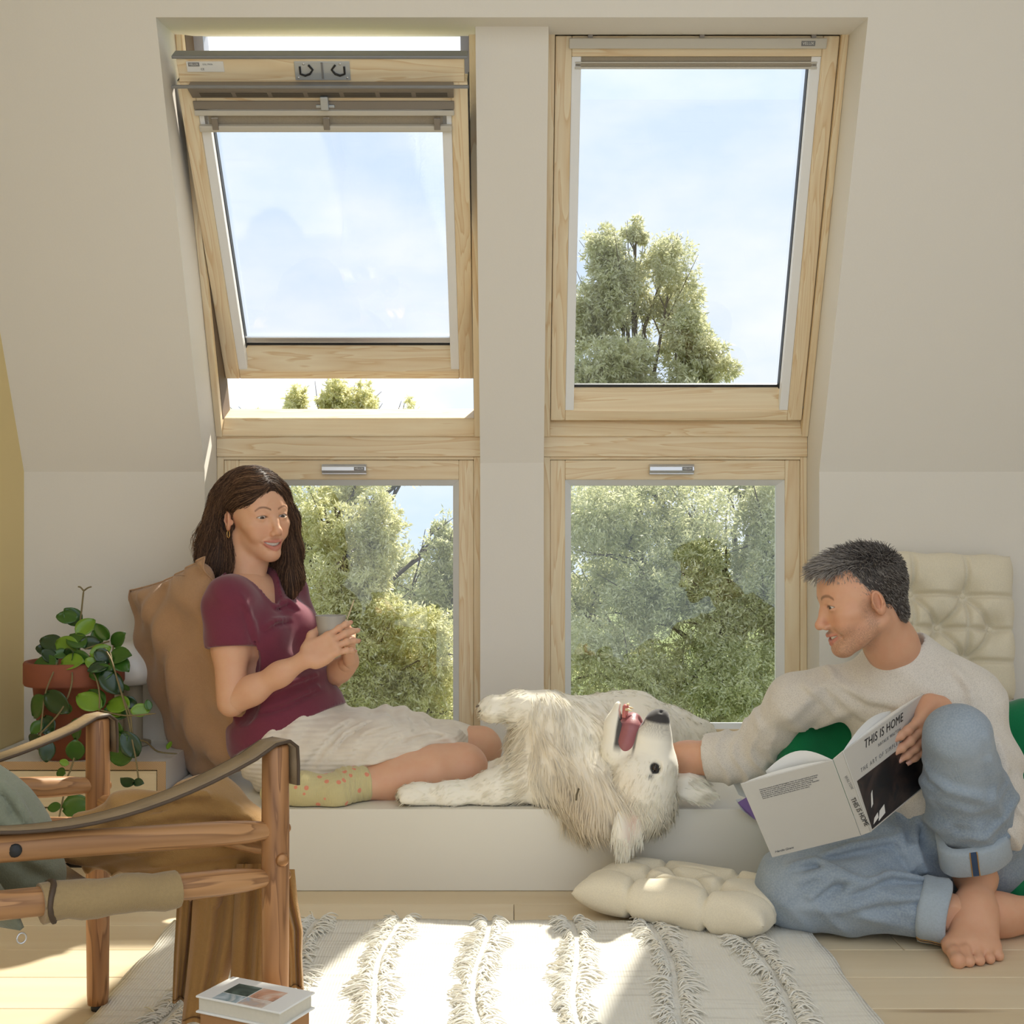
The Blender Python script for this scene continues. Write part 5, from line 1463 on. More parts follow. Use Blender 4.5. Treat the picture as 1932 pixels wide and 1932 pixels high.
# head with neck and upper chest
inv = HW.inverted(); nbl = inv @ nbw
sh_l = [Cone(inv @ (nbw - Wu * .05), inv @ (shR.lerp(nbw, .25) - Wu * .02), .036, .032), Cone(inv @ (nbw - Wu * .05), inv @ (shL.lerp(nbw, .25) - Wu * .02), .036, .032), Ell(inv @ (nbw - Wu * .075 + Wfr * .012), (.060, .055, .060))]
hd = make_head('f', tuple(nbl), .046, sh_l, .0019, 1.0, -.27)
V2, Q2 = hd.mesh(1); C2 = head_colors(V2, 'f', SK_W, srgb(196, 112, 104), srgb(92, 62, 44))
HV2, HQ2 = V2, Q2
V2 = xf(HW, V2)
# right hand round the cup
cupc = P(624, 1188, 3.055)
ydir = Vector((.86, .18, .47)).normalized(); zdir = Vector((-.20, -.93, .30))
MhR = frame_matrix(wrR, ydir.cross(zdir), ydir)
MhR = Matrix((ydir.cross((zdir - ydir * zdir.dot(ydir)).normalized()), ydir, (zdir - ydir * zdir.dot(ydir)).normalized())).transposed().to_4x4(); MhR.translation = wrR
V3_, Q3, nailsR = make_hand(MhR, -1, [(.05, .32, .25), (.14, .40, .28), (.24, .44, .3), (.36, .48, .3)], elR, .037, .0220, ((.70, .62, -.25), (.30, .90, -.40)), .0018, .95, .10, .034)
yl = Vector((.05, -.45, .88)).normalized(); zl = Vector((.97, .10, .0)); zl = (zl - yl * zl.dot(yl)).normalized()
MhL = Matrix((yl.cross(zl), yl, zl)).transposed().to_4x4(); MhL.translation = P(662, 1248, 3.17)
V4, Q4, nailsL = make_hand(MhL, 1, [(.5, .7, .4), (.5, .7, .4), (.55, .7, .4), (.6, .7, .4)], wrL + (wrL - P(662, 1248, 3.17)) + Vector((-.03, .05, -.03)), .026, .0225, ((-.2, .8, -.5), (-.3, .8, -.5)), .002, .93, .05, .028)
cs = lambda V: np.tile(np.array(SK_W, np.float32), (len(V), 1))
VA, QA = join_meshes([(V1, Q1), (V2, Q2), (V3_, Q3), (V4, Q4)]); CA = np.concatenate([C1, C2, cs(V3_), cs(V4)])
me = np_mesh('person', VA, QA); set_col(me, CA)
wo = link('person', me, M['skin_w'])
tag(wo, 'smiling woman in burgundy T-shirt and cream skirt sitting on the bench with a cup', 'person')
nail_objs(wo, nailsR, mat_plain('nail_pink', srgb(226, 160, 140), .25), .0042)
eyeballs(wo, HW, (.14, 1, -.20), mat_plain('iris_brown', (.06, .03, .015), .15))
teeth_obj(wo, HW)
# T-shirt
ts = SDF((-.92, 2.92, .22), (-.35, 3.52, .86), .005)
for p_, k in torso[1:] + bust: ts.u(p_, k, .009)
ts.u(Ell(pel + Wu * .035, (.134, .174, .105), RW), .07, .008)
ts.u(Chain([shR, shR.lerp(elR, .30), shR.lerp(elR, .47)], [.056, .058, .060], .03), .035)
ts.u(Chain([shL, shL.lerp(elL, .30), shL.lerp(elL, .47)], [.054, .056, .058], .03), .035)
def wr_ts(x, y, z):
    u = (x - pel.x) * Wfr.x + (y - pel.y) * Wfr.y + (z - pel.z) * Wfr.z; w_ = (x - pel.x) * Wu.x + (y - pel.y) * Wu.y + (z - pel.z) * Wu.z
    low = np.exp(-((w_ - .16) / .07) ** 2)
    return .0055 * np.sin(95 * w_ + 14 * u + 2.2 * np.sin(22 * u)) * low + .0035 * np.sin(60 * (x * .7 + z) + 3 * np.sin(20 * y)) * np.exp(-((w_ - .40) / .06) ** 2) + .002 * fbm(x, y, z, 22, 3, 2)
ts.disp(wr_ts)
gx, gy, gz = ts._grid(tuple(slice(0, int(n)) for n in ts.n))
_u = (gx - nbw.x) * Wu.x + (gy - nbw.y) * Wu.y + (gz - nbw.z) * Wu.z; _f = (gx - nbw.x) * Wfr.x + (gy - nbw.y) * Wfr.y + (gz - nbw.z) * Wfr.z; _l = (gx - nbw.x) * Wlr.x + (gy - nbw.y) * Wlr.y + (gz - nbw.z) * Wlr.z
vee = np.maximum((np.abs(_l) - .62 * (_u + .095)) * .8, -_f + .01)          # V opening at the front
coll = np.maximum(np.sqrt((_f - .006) ** 2 + _l ** 2) - .060, -(_u + .030))    # round the neck
ts.D = np.maximum(ts.D, -np.minimum(vee, coll)).astype(np.float32)
aR = (elR - shR).normalized(); aL = (elL - shL).normalized()
hemN = (Wu * -1 + Wfr * .22).normalized()
sl_ = ts._sl(ts.lo, ts.lo + ts.n * ts.h, 0)
gx, gy, gz = ts._grid(sl_)
hemd = Half(pel + Wu * .040 + Wfr * .05, hemN)(gx, gy, gz)
dR = Cone(shR, elR, .07, .07)(gx, gy, gz); dL = Cone(shL, elL, .07, .07)(gx, gy, gz)
hR = Half(shR.lerp(elR, .46), aR)(gx, gy, gz); hL = Half(shL.lerp(elL, .46), aL)(gx, gy, gz)
ts.D = np.maximum(ts.D, hemd.astype(np.float32))
ts.D = np.maximum(ts.D, np.where(dR < 0, hR, -1)); ts.D = np.maximum(ts.D, np.where(dL < 0, hL, -1)).astype(np.float32)
folds(ts, [[(500, 1190), (520, 1178), (545, 1172)], [(478, 1180), (484, 1230), (470, 1290)], [(500, 1290), (540, 1268), (580, 1258)], [(490, 1320), (550, 1296), (620, 1268)], [(490, 1345), (540, 1330), (600, 1300)], [(520, 1150), (545, 1140), (560, 1150)], [(455, 1130), (470, 1170), (476, 1200)]], .0042, .016)
hs_ = shR.lerp(elR, .425)
_rm = [hs_ + (aR.orthogonal().normalized() * math.cos(t) + aR.cross(aR.orthogonal().normalized()) * math.sin(t)) * .0665 for t in [i * math.pi / 12 for i in range(25)]]
for a_, b_ in zip(_rm[:-1], _rm[1:]): ts.s(Cone(a_, b_, .0022, .0022), .003)
Vs, Qs = ts.mesh(1)
so = link('t_shirt', np_mesh('t_shirt', Vs, Qs), M['shirt'], wo)
# sleeve hem ring
_c = shR.lerp(elR, .45); _a = aR.orthogonal().normalized(); _b2 = aR.cross(_a)
# skirt
sk = SDF((-.72, 2.92, .185), (.0, 3.50, .50), .0055)
sk.u(Ell(pel + Vector((.01, 0, .0)), (.124, .168, .115), RW), 0, .0)
sk.u(Ell(belly - Wu * .035 + Wfr * .020, (.102, .120, .080), RW), .04)
sk.u(Chain([hipR, hipR.lerp(knR, .5) + Vector((0, .01, .012)), knR + Vector((-.02, .05, .022))], [.100, .094, .070], .05), .07)
sk.u(Chain([hipL, hipL.lerp(knL, .5) + Vector((0, 0, .012)), knL + Vector((-.03, 0, .0))], [.100, .088, .066], .05), .07)
sk.u(Chain([hipR.lerp(hipL, .5), knR.lerp(knL, .45) + Vector((-.05, 0, .0))], [.10, .075], .05), .06)
sk.u(Chain([P(600, 1470, 3.08), P(680, 1462, 3.08), P(760, 1440, 3.10)], [.055, .058, .05], .04), .05)
sk.disp(lambda x, y, z: .0042 * np.sin(80 * x - 62 * z + 2.5 * np.sin(14 * x + 9 * y)) * np.clip((.0 - x) * 4, .3, 1) + .0025 * fbm(x, y, z, 26, 7, 2))
folds(sk, [[(575, 1440), (620, 1390), (660, 1360)], [(600, 1450), (650, 1390), (700, 1360)], [(640, 1450), (690, 1390), (740, 1370)], [(690, 1440), (740, 1395), (790, 1375)], [(760, 1400), (810, 1385), (860, 1395)], [(800, 1410), (840, 1400), (880, 1420)]], .0042, .014)
sk.s(Chain([knR + Vector((.10, -.03, -.03)), knR.lerp(anR, .2) + Vector((0, -.02, -.008)), knR.lerp(anR, .55) + Vector((0, -.02, -.004)), anR + Vector((-.03, -.02, .0))], [.052, .060, .052, .045], .03), .004)
sk.cut(Half(knL + Vector((-.018, 0, 0)), (1, -.12, .10)), .004); sk.cut(Half((0, 0, .1975), (0, 0, -1)), .004)
Vk, Qk = sk.mesh(1)
link('skirt', np_mesh('skirt', Vk, Qk), M['skirt'], wo)
# socks
def mat_sock():
    n = NT('sock_knit'); co = n.coord(); v = n.n('TexVoronoi', Scale=34.0); n.l(co, v.inputs['Vector'])
    k = n.ramp(v.outputs['Distance'], [(.0, 1.0), (.19, 1.0), (.22, 0.0)])
    n.set(Base_Color=n.mix(k, srgb(214, 202, 152), srgb(232, 150, 122)), Roughness=.95, Sheen_Weight=.3, Specular_IOR_Level=.1)
    w = n.n('TexWave', Scale=130.0); w.bands_direction = 'X'; n.l(co, w.inputs['Vector']); n.bump(w.outputs['Fac'], .4, .002); return n.m
M['sock'] = mat_sock()
def sock(an, kn, toe, heel, name='sock'):
    ax = (kn - an).normalized(); toe, heel = Vector(toe), Vector(heel)
    lo = np.min([V3(an + ax * .09), V3(toe), V3(heel)], 0) - .06; hi = np.max([V3(an + ax * .09), V3(toe), V3(heel)], 0) + .06
    s = SDF(lo, hi, .004)
    s.u(Chain([an + ax * .10, an + ax * .02, heel.lerp(an, .35)], [.048, .043, .042], .02), 0)
    s.u(Chain([heel, heel.lerp(toe, .5) + Vector((0, 0, .010)), toe], [.036, .038, .028], .03), .03)
    t_ = lambda x, y, z: ((x - an.x) * ax.x + (y - an.y) * ax.y + (z - an.z) * ax.z)
    s.disp(lambda x, y, z: .0022 * np.sin(t_(x, y, z) * 420 + 2 * np.sin(z * 60)) * (t_(x, y, z) > -.01) * (t_(x, y, z) < .075))
    s.cut(Half(an + ax * .072, ax), .002); s.cut(Half((0, 0, .1975), (0, 0, -1)), .002)
    V, Q = s.mesh(1); return link(name, np_mesh(name, V, Q), M['sock'], wo)
anS = anR + Vector((-.02, 0, .002))
sock(anS, knR, P(512, 1497, 2.955), P(632, 1497, 2.955))
sock(anL, knL, P(594, 1455, 3.10) + Vector((.01, 0, .012)), anL + Vector((.02, .02, -.01)))
# hair
hs = SDF((-.14, -.16, -.27), (.14, .13, .15), .004)
hs.u(Ell((0, -.018, .040), (.086, .108, .092)), 0)
hs.u(Chain([(0, -.070, .02), (0, -.100, -.08), (.01, -.095, -.17)], [.078, .078, .060], .05), .04)
hs.u(Chain([(.062, -.045, .03), (.078, -.058, -.05), (.088, -.050, -.13), (.088, -.030, -.205)], [.034, .036, .042, .026], .04), .04)
hs.u(Chain([(.030, -.085, -.02), (.060, -.085, -.12), (.075, -.065, -.20)], [.05, .052, .034], .04), .04)
hs.u(Chain([(-.060, .020, .050), (-.080, .030, -.02), (-.084, .030, -.10), (-.070, .052, -.175), (-.052, .070, -.215)], [.024, .023, .026, .026, .013], .04), .03)
hs.u(Chain([(-.055, -.05, 0), (-.080, -.030, -.09), (-.075, .0, -.18)], [.04, .036, .028], .04), .03)
hs.s(Ell((.002, .108, -.032), (.0675, .066, .104)), .012)
hs.s(Ell((.072, .040, -.045), (.040, .060, .070)), .014)
hs.s(Ell((.086, -.006, -.015), (.018, .026, .040)), .008)
hs.s(Ell((.03, .06, -.19), (.065, .085, .11)), .02)
hs.s(Cone((.006, .10, .128), (.004, -.05, .140), .006, .003), .008)
HVb, HQb = hs.mesh(2); HNb = vnormals(HVb, HQb)
rng = np.random.default_rng(8)
def wflow(p, rng):
    sx = np.where(p[:, 0] > 0, 1., -1.); top = np.clip((p[:, 2] - .02) / .1, 0, 1)
    tm = np.clip((p[:, 1] + .01) / .05, 0, 1) * (p[:, 0] > .02) * (p[:, 2] > -.03)
    return np.stack([sx * (.15 + 1.0 * top), -.18 - .35 * top * (p[:, 1] > .02) - 1.3 * tm, -1.0 + .3 * top + .2 * tm], 1) + rng.normal(0, .06, p.shape)
paths, rad = flow_strands(hs, HVb, HNb, rng, 5200, 13, .012, wflow, .0022, .00065, .0016)
pz_, rz_ = flow_strands(hs, HVb, HNb, rng, 1300, 13, .010, wflow, .0020, .00055, .0012, select=(np.abs(HVb[:, 0]) < .030) & (HVb[:, 2] > .06))
paths = np.concatenate([paths, pz_]); rad = np.concatenate([rad, rz_])
SV, SQ = strands_mesh(paths, rad)
hcol = rng.random(6500); base = np.array(srgb(64, 46, 36)); lt = np.array(srgb(150, 114, 86))
C_s = np.repeat(base + (lt - base) * (hcol[:, None] ** 2.2), 14 * 3, axis=0)
VH, QH = join_meshes([(HVb, HQb), (SV, SQ)]); CH = np.concatenate([np.tile(np.array(srgb(62, 44, 35), ), (len(HVb), 1)), C_s])
me = np_mesh('hair', xf(HW, VH.astype(np.float32)), QH); set_col(me, CH)
M['hair'] = mat_vcol('hair_brown', .58, .28)
link('hair', me, M['hair'], wo)
# hoop earring, necklace, rings
_e = HW @ Vector((.0825, -.006, -.045))
MB().tube([_e + Vector((.006 * math.cos(a) * .4, .004 * math.cos(a), .0095 * math.sin(a))) for a in [i * math.pi / 8 for i in range(17)]], .0011, 6, cap=False).build('earring', M['gold'], wo)
def ring(M4, y, x, z, r):
    c = M4 @ Vector((x, y, z)); ux = (M4.to_3x3() @ Vector((1, 0, 0))).normalized(); uz = (M4.to_3x3() @ Vector((0, -.35, .94))).normalized()
    MB().tube([c + ux * r * math.cos(a) + uz * r * math.sin(a) for a in [i * math.pi / 8 for i in range(17)]], .0014, 6, cap=False).build('ring', M['gold'], wo)
ring(MhR, .094, .0085, -.009, .0098); ring(MhR, .088, .0255, -.010, .0090)
# cup and spoon
cu_ = empty('cup', cupc + Vector((0, 0, -.032)), label='small grey ceramic cup held in both hands by the woman', cat='cup')
M['ceramic'] = mat_plain('grey_ceramic', srgb(176, 172, 166), .4, .04, 30)
MB().lathe([(.0, .001), (.026, .0), (.029, .004), (.038, .066), (.0385, .068), (.037, .068), (.0355, .062), (.028, .008), (.0, .007)], seg=32).build('body', M['ceramic'], cu_)
MB().lathe([(.0, .052), (.0335, .052)], seg=24).build('coffee', mat_plain('coffee', (.05, .025, .012), .1), cu_)
sp = MB(); _s0, _s1 = P(648, 1182, 3.06), P(668, 1132, 3.06)
spn = MB().tube([P(640, 1200, 3.06), P(650, 1180, 3.06), P(660, 1155, 3.06), _s1], [.002, .003, .0045, .0036], 8, flat=.4).build('teaspoon', mat_plain('horn', srgb(226, 206, 170), .35, .05))
tag(spn, 'pale horn teaspoon standing in the grey cup', 'spoon')
# ------------------------------------------------------------------ the man on the floor
SK_M = srgb(216, 166, 134)
M['skin_m'] = mat_skin('skin_tanned', SK_M)
def mat_knit():
    n = NT('white_knit'); co = n.coord()
    nz = n.n('TexNoise', Scale=12.0, Detail=4.0); n.l(co, nz.inputs['Vector'])
    v = n.n('TexVoronoi', Scale=430.0); n.l(co, v.inputs['Vector'])
    c = n.mix(nz.outputs['Fac'], srgb(232, 226, 216), srgb(216, 208, 196))
    c = n.mix(n.ramp(v.outputs['Distance'], [(.3, 0.0), (.8, .32)]), c, srgb(164, 156, 148))
    n.set(Base_Color=c, Roughness=.95, Sheen_Weight=.3, Specular_IOR_Level=.1); n.bump(v.outputs['Distance'], -.5, .004); return n.m
M['knit'] = mat_knit()
def mat_denim():
    n = NT('washed_denim'); co = n.coord()
    nz = n.n('TexNoise', Scale=7.0, Detail=5.0, Roughness=.6); n.l(co, nz.inputs['Vector'])
    fi = n.n('TexNoise', Scale=260.0, Detail=3.0); n.l(co, fi.inputs['Vector'])
    a = n.n('Attribute'); a.attribute_name = 'Col'
    c = n.mix(nz.outputs['Fac'], srgb(112, 128, 146), srgb(152, 166, 180))
    c = n.mix(n.ramp(fi.outputs['Fac'], [(.35, 0.0), (.7, .5)]), c, srgb(176, 186, 194))
    sp = n.n('SeparateColor'); n.l(a.outputs['Color'], sp.inputs[0])
    c = n.mix(sp.outputs[0], c, srgb(186, 196, 204))
    n.set(Base_Color=c, Roughness=.9, Sheen_Weight=.2, Specular_IOR_Level=.15)
    w = n.n('TexWave', Scale=300.0); w.bands_direction = 'DIAGONAL'; n.l(co, w.inputs['Vector']); n.bump(w.outputs['Fac'], .2, .002); return n.m
M['denim'] = mat_denim()
M['denim_lt'] = mat_fabric('denim_inside', srgb(172, 184, 194), weave=420, strength=.3, var=.06)
M['denim_dk'] = mat_plain('denim_selvedge', srgb(58, 78, 108), .9, .1, 60)
M['stitch'] = mat_plain('stitch_thread', srgb(176, 134, 74), .8)
mp_ = P(1800, 1640, 2.78); mp_.z = .13
mnb = P(1700, 1252, 2.70); mchest = P(1715, 1370, 2.74)
mshR = P(1500, 1320, 2.80); mshL = P(1834, 1318, 2.64)
melR = P(1412, 1428, 2.90); mwrR = P(1236, 1432, 2.98)
melL = P(1888, 1545, 2.60); mwrL = P(1776, 1340, 2.475)
mhR = P(1748, 1650, 2.74); mhR.z = .135; mhL = P(1850, 1640, 2.70); mhL.z = .14
mkR = P(1506, 1690, 2.62); mkR.z = .095; maR = P(1788, 1722, 2.53); maR.z = .062
mkL = P(1806, 1388, 2.46); maL = P(1840, 1655, 2.605)
HM = head_matrix(P(1624, 1129, 2.60), (-.972, -.045, -.23), (.03, .02, 1)) @ Matrix.Scale(.94, 4)
Mu = (mnb - mp_).normalized(); Ml = (mshL - mshR).normalized(); Mfd = Ml.cross(Mu).normalized(); Mfd = Mfd if Mfd.y < 0 else -Mfd
Ml = (Ml - Mu * Ml.dot(Mu)).normalized()
RM = Matrix((Ml, Mfd, Mu)).transposed()
if RM.determinant() < 0: RM = Matrix((-Ml, Mfd, Mu)).transposed()
mtorso = [(Ell(mp_ + Mu * .04, (.165, .115, .13), RM), 0), (Ell(mp_.lerp(mnb, .42), (.128, .105, .17), RM), .08), (Ell(mp_.lerp(mnb, .72), (.138, .108, .15), RM), .06),
          (Cone(mnb - Mu * .035, mshR, .055, .050), .05), (Cone(mnb - Mu * .035, mshL, .055, .058), .07)]
def legs(o):
    return [(Chain([mhR, mhR.lerp(mkR, .5) + Vector((0, 0, .01)), mkR], [.092 + o, .082 + o, .070 + o], .05), .06), (Chain([mkR, mkR.lerp(maR, .35) + Vector((0, -.01, .0)), maR], [.068 + o, .058 + o, .040 + o], .04), .05),
            (Chain([mhL, mhL.lerp(mkL, .5), mkL], [.088 + o, .070 + o, .054 + o], .04), .04), (Chain([mkL, mkL.lerp(maL, .3) + Vector((0, .012, 0)), maL], [.053 + o, .054 + o, .036 + o], .03), .025)]
bm_ = SDF((.34, 2.28, .0), (1.36, 3.05, .84), .0068)
for p_, k in mtorso: bm_.u(p_, k, -.014)
for p_, k in legs(-.014): bm_.u(p_, k)
bm_.u(Chain([mshR, melR], [.050, .040], .03), .04); bm_.u(Chain([mshL, melL], [.050, .040], .03), .04)
V1, Q1 = bm_.mesh(2)
# feet at a finer grid
def foot(an, kn, heel, ball, toes_dir, lat, h=.0028, toes=True, ankle_r=.034):
    """barefoot: heel, ball of the foot (points on the floor), toes fanning along toes_dir, lat towards the big toe"""
    heel, ball, an, kn = Vector(heel), Vector(ball), Vector(an), Vector(kn); td = Vector(toes_dir).normalized(); lt = Vector(lat).normalized(); up = lt.cross(td); up = up if up.z > 0 or not toes else up
    pts = [heel, ball + td * .09, an + (kn - an).normalized() * .14]
    lo = np.min([V3(p) for p in pts], 0) - .07; hi = np.max([V3(p) for p in pts], 0) + .07
    s = SDF(lo, hi, h)
    s.u(Chain([an + (kn - an).normalized() * .13, an], [ankle_r * 1.12, ankle_r], .03), 0)
    s.u(Chain([an, heel + up * .034], [ankle_r * .95, .032], .03), .03)
    s.u(Chain([an + td * .02, an.lerp(ball, .55) + up * .018, ball + up * .024], [.034, .033, .024], .04), .03)
    for a in (-1, 1): s.u(Cone(an.lerp(ball, .5) + lt * a * .016 + up * .012, ball + lt * a * .034 + up * .020, .024, .019), .03)
    s.u(Chain([heel + up * .030, heel.lerp(ball, .5) + up * .022, ball + up * .020], [.030, .024, .020], .04), .03)
    for a in (-1, 1): s.u(Ell(an + lt * a * .032 + up * .0, (.013, .013, .013)), .014)
    tl = []
    for i in range(5):
        w_ = .045 - .0225 * i
        b0 = ball + lt * w_ + td * (.0 - .004 * i - (.006 if i == 4 else 0)) + up * .021
        L = (.058, .058, .053, .046, .038)[i]; r0 = (.0145, .0102, .0098, .0094, .0090)[i]
        m1 = b0 + td * L * .55 + up * (.004 if i else -.002); e = b0 + td * L - up * (.010 if i else .008)
        s.u(Cone(b0 - td * .03 + up * .003, b0, .013, r0 * 1.05), .014)
        s.u(Chain([b0, m1, e], [r0 * 1.05, r0 * .95, r0], .006), .006)
        s.u(Ell(e, (r0 * 1.05,) * 3), .004); tl.append((e + up * r0 * .75 + td * .003, td, (up + td * .5).normalized()))
    V, Q = s.mesh(1); return V, Q, tl
_hl = maL + Vector((.012, .045, 0)); _hl.z = 0.0
VF, QF, toeL = foot(maL, mkL, _hl, Vector((.928, 2.452, .0)), (-.10, -.99, 0), (-1, .10, 0))
VG, QG, toeR = foot(maR, mkR, maR + Vector((.050, .03, -.045)), maR + Vector((.21, .045, -.035)), (.97, -.05, -.05), (-.1, -.75, .64), toes=False)
# head
inv = HM.inverted(); nbl = inv @ mnb
hd = make_head('m', tuple(nbl), .056, [Cone(inv @ (mnb - Mu * .06), inv @ (mshR.lerp(mnb, .45)), .05, .045), Cone(inv @ (mnb - Mu * .06), inv @ (mshL.lerp(mnb, .45)), .05, .045)], .0018, .75, -.22)
V2, Q2 = hd.mesh(1); C2 = head_colors(V2, 'm', SK_M, srgb(190, 116, 100), srgb(112, 86, 66), srgb(104, 84, 70), .75)
V2 = xf(HM, V2)
# left hand on the book
slt, slb = P(1571, 1434, 2.345), P(1624, 1577, 2.455); srt, srb = P(1590, 1418, 2.34), P(1643, 1570, 2.45)
blb = P(1457, 1618, 2.495); blt = slt + (blb - slb); frt = P(1752, 1302, 2.61); frb = srb + (frt - srt)
_cu = (frt - srt).normalized(); _cv = (srt - srb).normalized(); _cn = _cu.cross(_cv).normalized(); _cn = _cn if _cn.y < 0 else -_cn
_cv = (_cv - _cu * _cv.dot(_cu)).normalized()
mwrL = srt.lerp(frt, .99) - _cv * .036 + _cn * .026
yd = (_cu * -.92 - _cv * .34 - _cn * .05).normalized(); zd = _cn * 1.0 + _cv * .25; zd = (zd - yd * zd.dot(yd)).normalized()
MhML = Matrix((yd.cross(zd), yd, zd)).transposed().to_4x4(); MhML.translation = mwrL
V3_, Q3, nailsM = make_hand(MhML, 1, [(.10, .16, .12), (.12, .20, .14), (.16, .24, .15), (.22, .28, .15)], melL, .040, .027, ((-.10, .45, -.95), (-.25, .85, -.55)), .002, 1.06, .09, .042)
# right hand under the dog's neck
yr = Vector((-.93, -.25, .05)).normalized(); zr = Vector((.0, -.35, .93)); zr = (zr - yr * zr.dot(yr)).normalized()
MhMR = Matrix((yr.cross(zr), yr, zr)).transposed().to_4x4(); MhMR.translation = mwrR
V4, Q4, _nr = make_hand(MhMR, -1, [(.2, .3, .2)] * 4, melR, .038, .028, ((.6, .7, -.3), (.4, .9, -.2)), .0022, 1.06, .06, .041)
cs = lambda V: np.tile(np.array(SK_M, np.float32), (len(V), 1))
VA, QA = join_meshes([(V1, Q1), (V2, Q2), (V3_, Q3), (V4, Q4), (VF, QF), (VG, QG)]); CA = np.concatenate([cs(V1), C2, cs(V3_), cs(V4), cs(VF), cs(VG)])
me = np_mesh('person', VA, QA); set_col(me, CA)
mo = link('person', me, M['skin_m'])
tag(mo, 'grey-haired man in white knit sweater and jeans sitting barefoot on the floor with a book', 'person')
M['nail_m'] = mat_plain('nail', srgb(222, 170, 148), .3)
nail_objs(mo, nailsM[:4], M['nail_m'], .005)
for i_, (p, d, u) in enumerate(toeL):
    m = frame_matrix(p, d, u.cross(d)); sz = .0065 if i_ == 0 else .0042; b = MB()
    b.grid(lambda a, c: m @ Vector(((a * 2 - 1) * sz, (c * 2 - 1) * sz, .0014 - .003 * (c * 2 - 1) ** 2 - .002 * (a * 2 - 1) ** 2)), 5, 5).build('toenail', M['nail_m'], mo)
eyeballs(mo, HM, (-.10, 1, -.18), mat_plain('iris_hazel', (.07, .05, .035), .15))
teeth_obj(mo, HM)
# sweater
sw = SDF((.36, 2.38, .10), (1.22, 3.05, .84), .0055)
for p_, k in mtorso: sw.u(p_, k, .012)
dRc = (mwrR - melR).normalized(); dLc = (mwrL - melL).normalized()
sw.u(CutP(Chain([mshR, mshR.lerp(melR, .5), melR, melR.lerp(mwrR, .25), melR.lerp(mwrR, .60)], [.056, .053, .055, .058, .060], .03), Half(melR.lerp(mwrR, .47), dRc)), .03)
sw.u(CutP(Chain([mshL, mshL.lerp(melL, .5), melL, melL.lerp(mwrL, .5), melL.lerp(mwrL, 1.0)], [.062, .060, .060, .056, .046], .04), Half(melL.lerp(mwrL, .80), dLc)), .03)
sw.u(Chain([mnb - Mu * .035, mnb + Mu * .012], [.078, .068], .02), .05)
aw = lambda a, b_: ((b_ - a).normalized(), a)
def wr_sw(x, y, z):
    d, o = aw(melR, mwrR); t = (x - o.x) * d.x + (y - o.y) * d.y + (z - o.z) * d.z
    near = np.exp(-(((x - melR.x) / .10) ** 2 + ((z - melR.z) / .12) ** 2 + ((y - melR.y) / .12) ** 2))
    n2 = np.exp(-(((x - melL.x) / .08) ** 2 + ((z - melL.z) / .12) ** 2))
    dg = np.exp(-((((x - mshR.x) * .8 + (z - mshR.z) * .6) / .09) ** 2))
    low = np.exp(-((z - .36) / .10) ** 2) * (y < 2.78); chestf = np.exp(-(((x - .86) / .14) ** 2 + ((z - .52) / .08) ** 2))
    f = .013 * ridge(t * 150 + 2 * np.sin(z * 50), 3) * near * np.clip((.47 * (mwrR - melR).length - .012 - t) / .03, 0, 1) + .013 * ridge(z * 85 + x * 50 + 2 * np.sin(x * 30), 3) * n2 + .012 * ridge(62 * (x * .5 - z * .8) + 2 * np.sin(18 * x), 3) * dg * (y < 2.8)
    f = f + .012 * ridge(50 * z + 26 * x + 2.2 * np.sin(11 * x), 3) * low + .007 * ridge(46 * (z + x * .35) + 1.5 * np.sin(15 * x), 3) * chestf
    return .004 - f + .0030 * fbm(x, y, z, 17, 5, 2)
sw.disp(wr_sw)
sw.s(Cone(inv.inverted() @ Vector(nbl) - Mu * .02, mnb + Mu * .13, .058, .066), .006)
sw.cut(Half((0, 0, .125), (0, 0, -1)), .004)
folds(sw, [[(1560, 1262), (1580, 1300), (1640, 1330), (1700, 1340)], [(1520, 1300), (1560, 1340), (1610, 1390)], [(1560, 1300), (1610, 1350), (1660, 1380)], [(1430, 1370), (1444, 1405), (1440, 1450)], [(1880, 1400), (1895, 1460), (1890, 1520)], [(1620, 1440), (1680, 1420), (1740, 1430)], [(1800, 1270), (1830, 1310), (1840, 1360)]], .0055, .022)
Vs, Qs = sw.mesh(1)
link('sweater', np_mesh('sweater', Vs, Qs), M['knit'], mo)
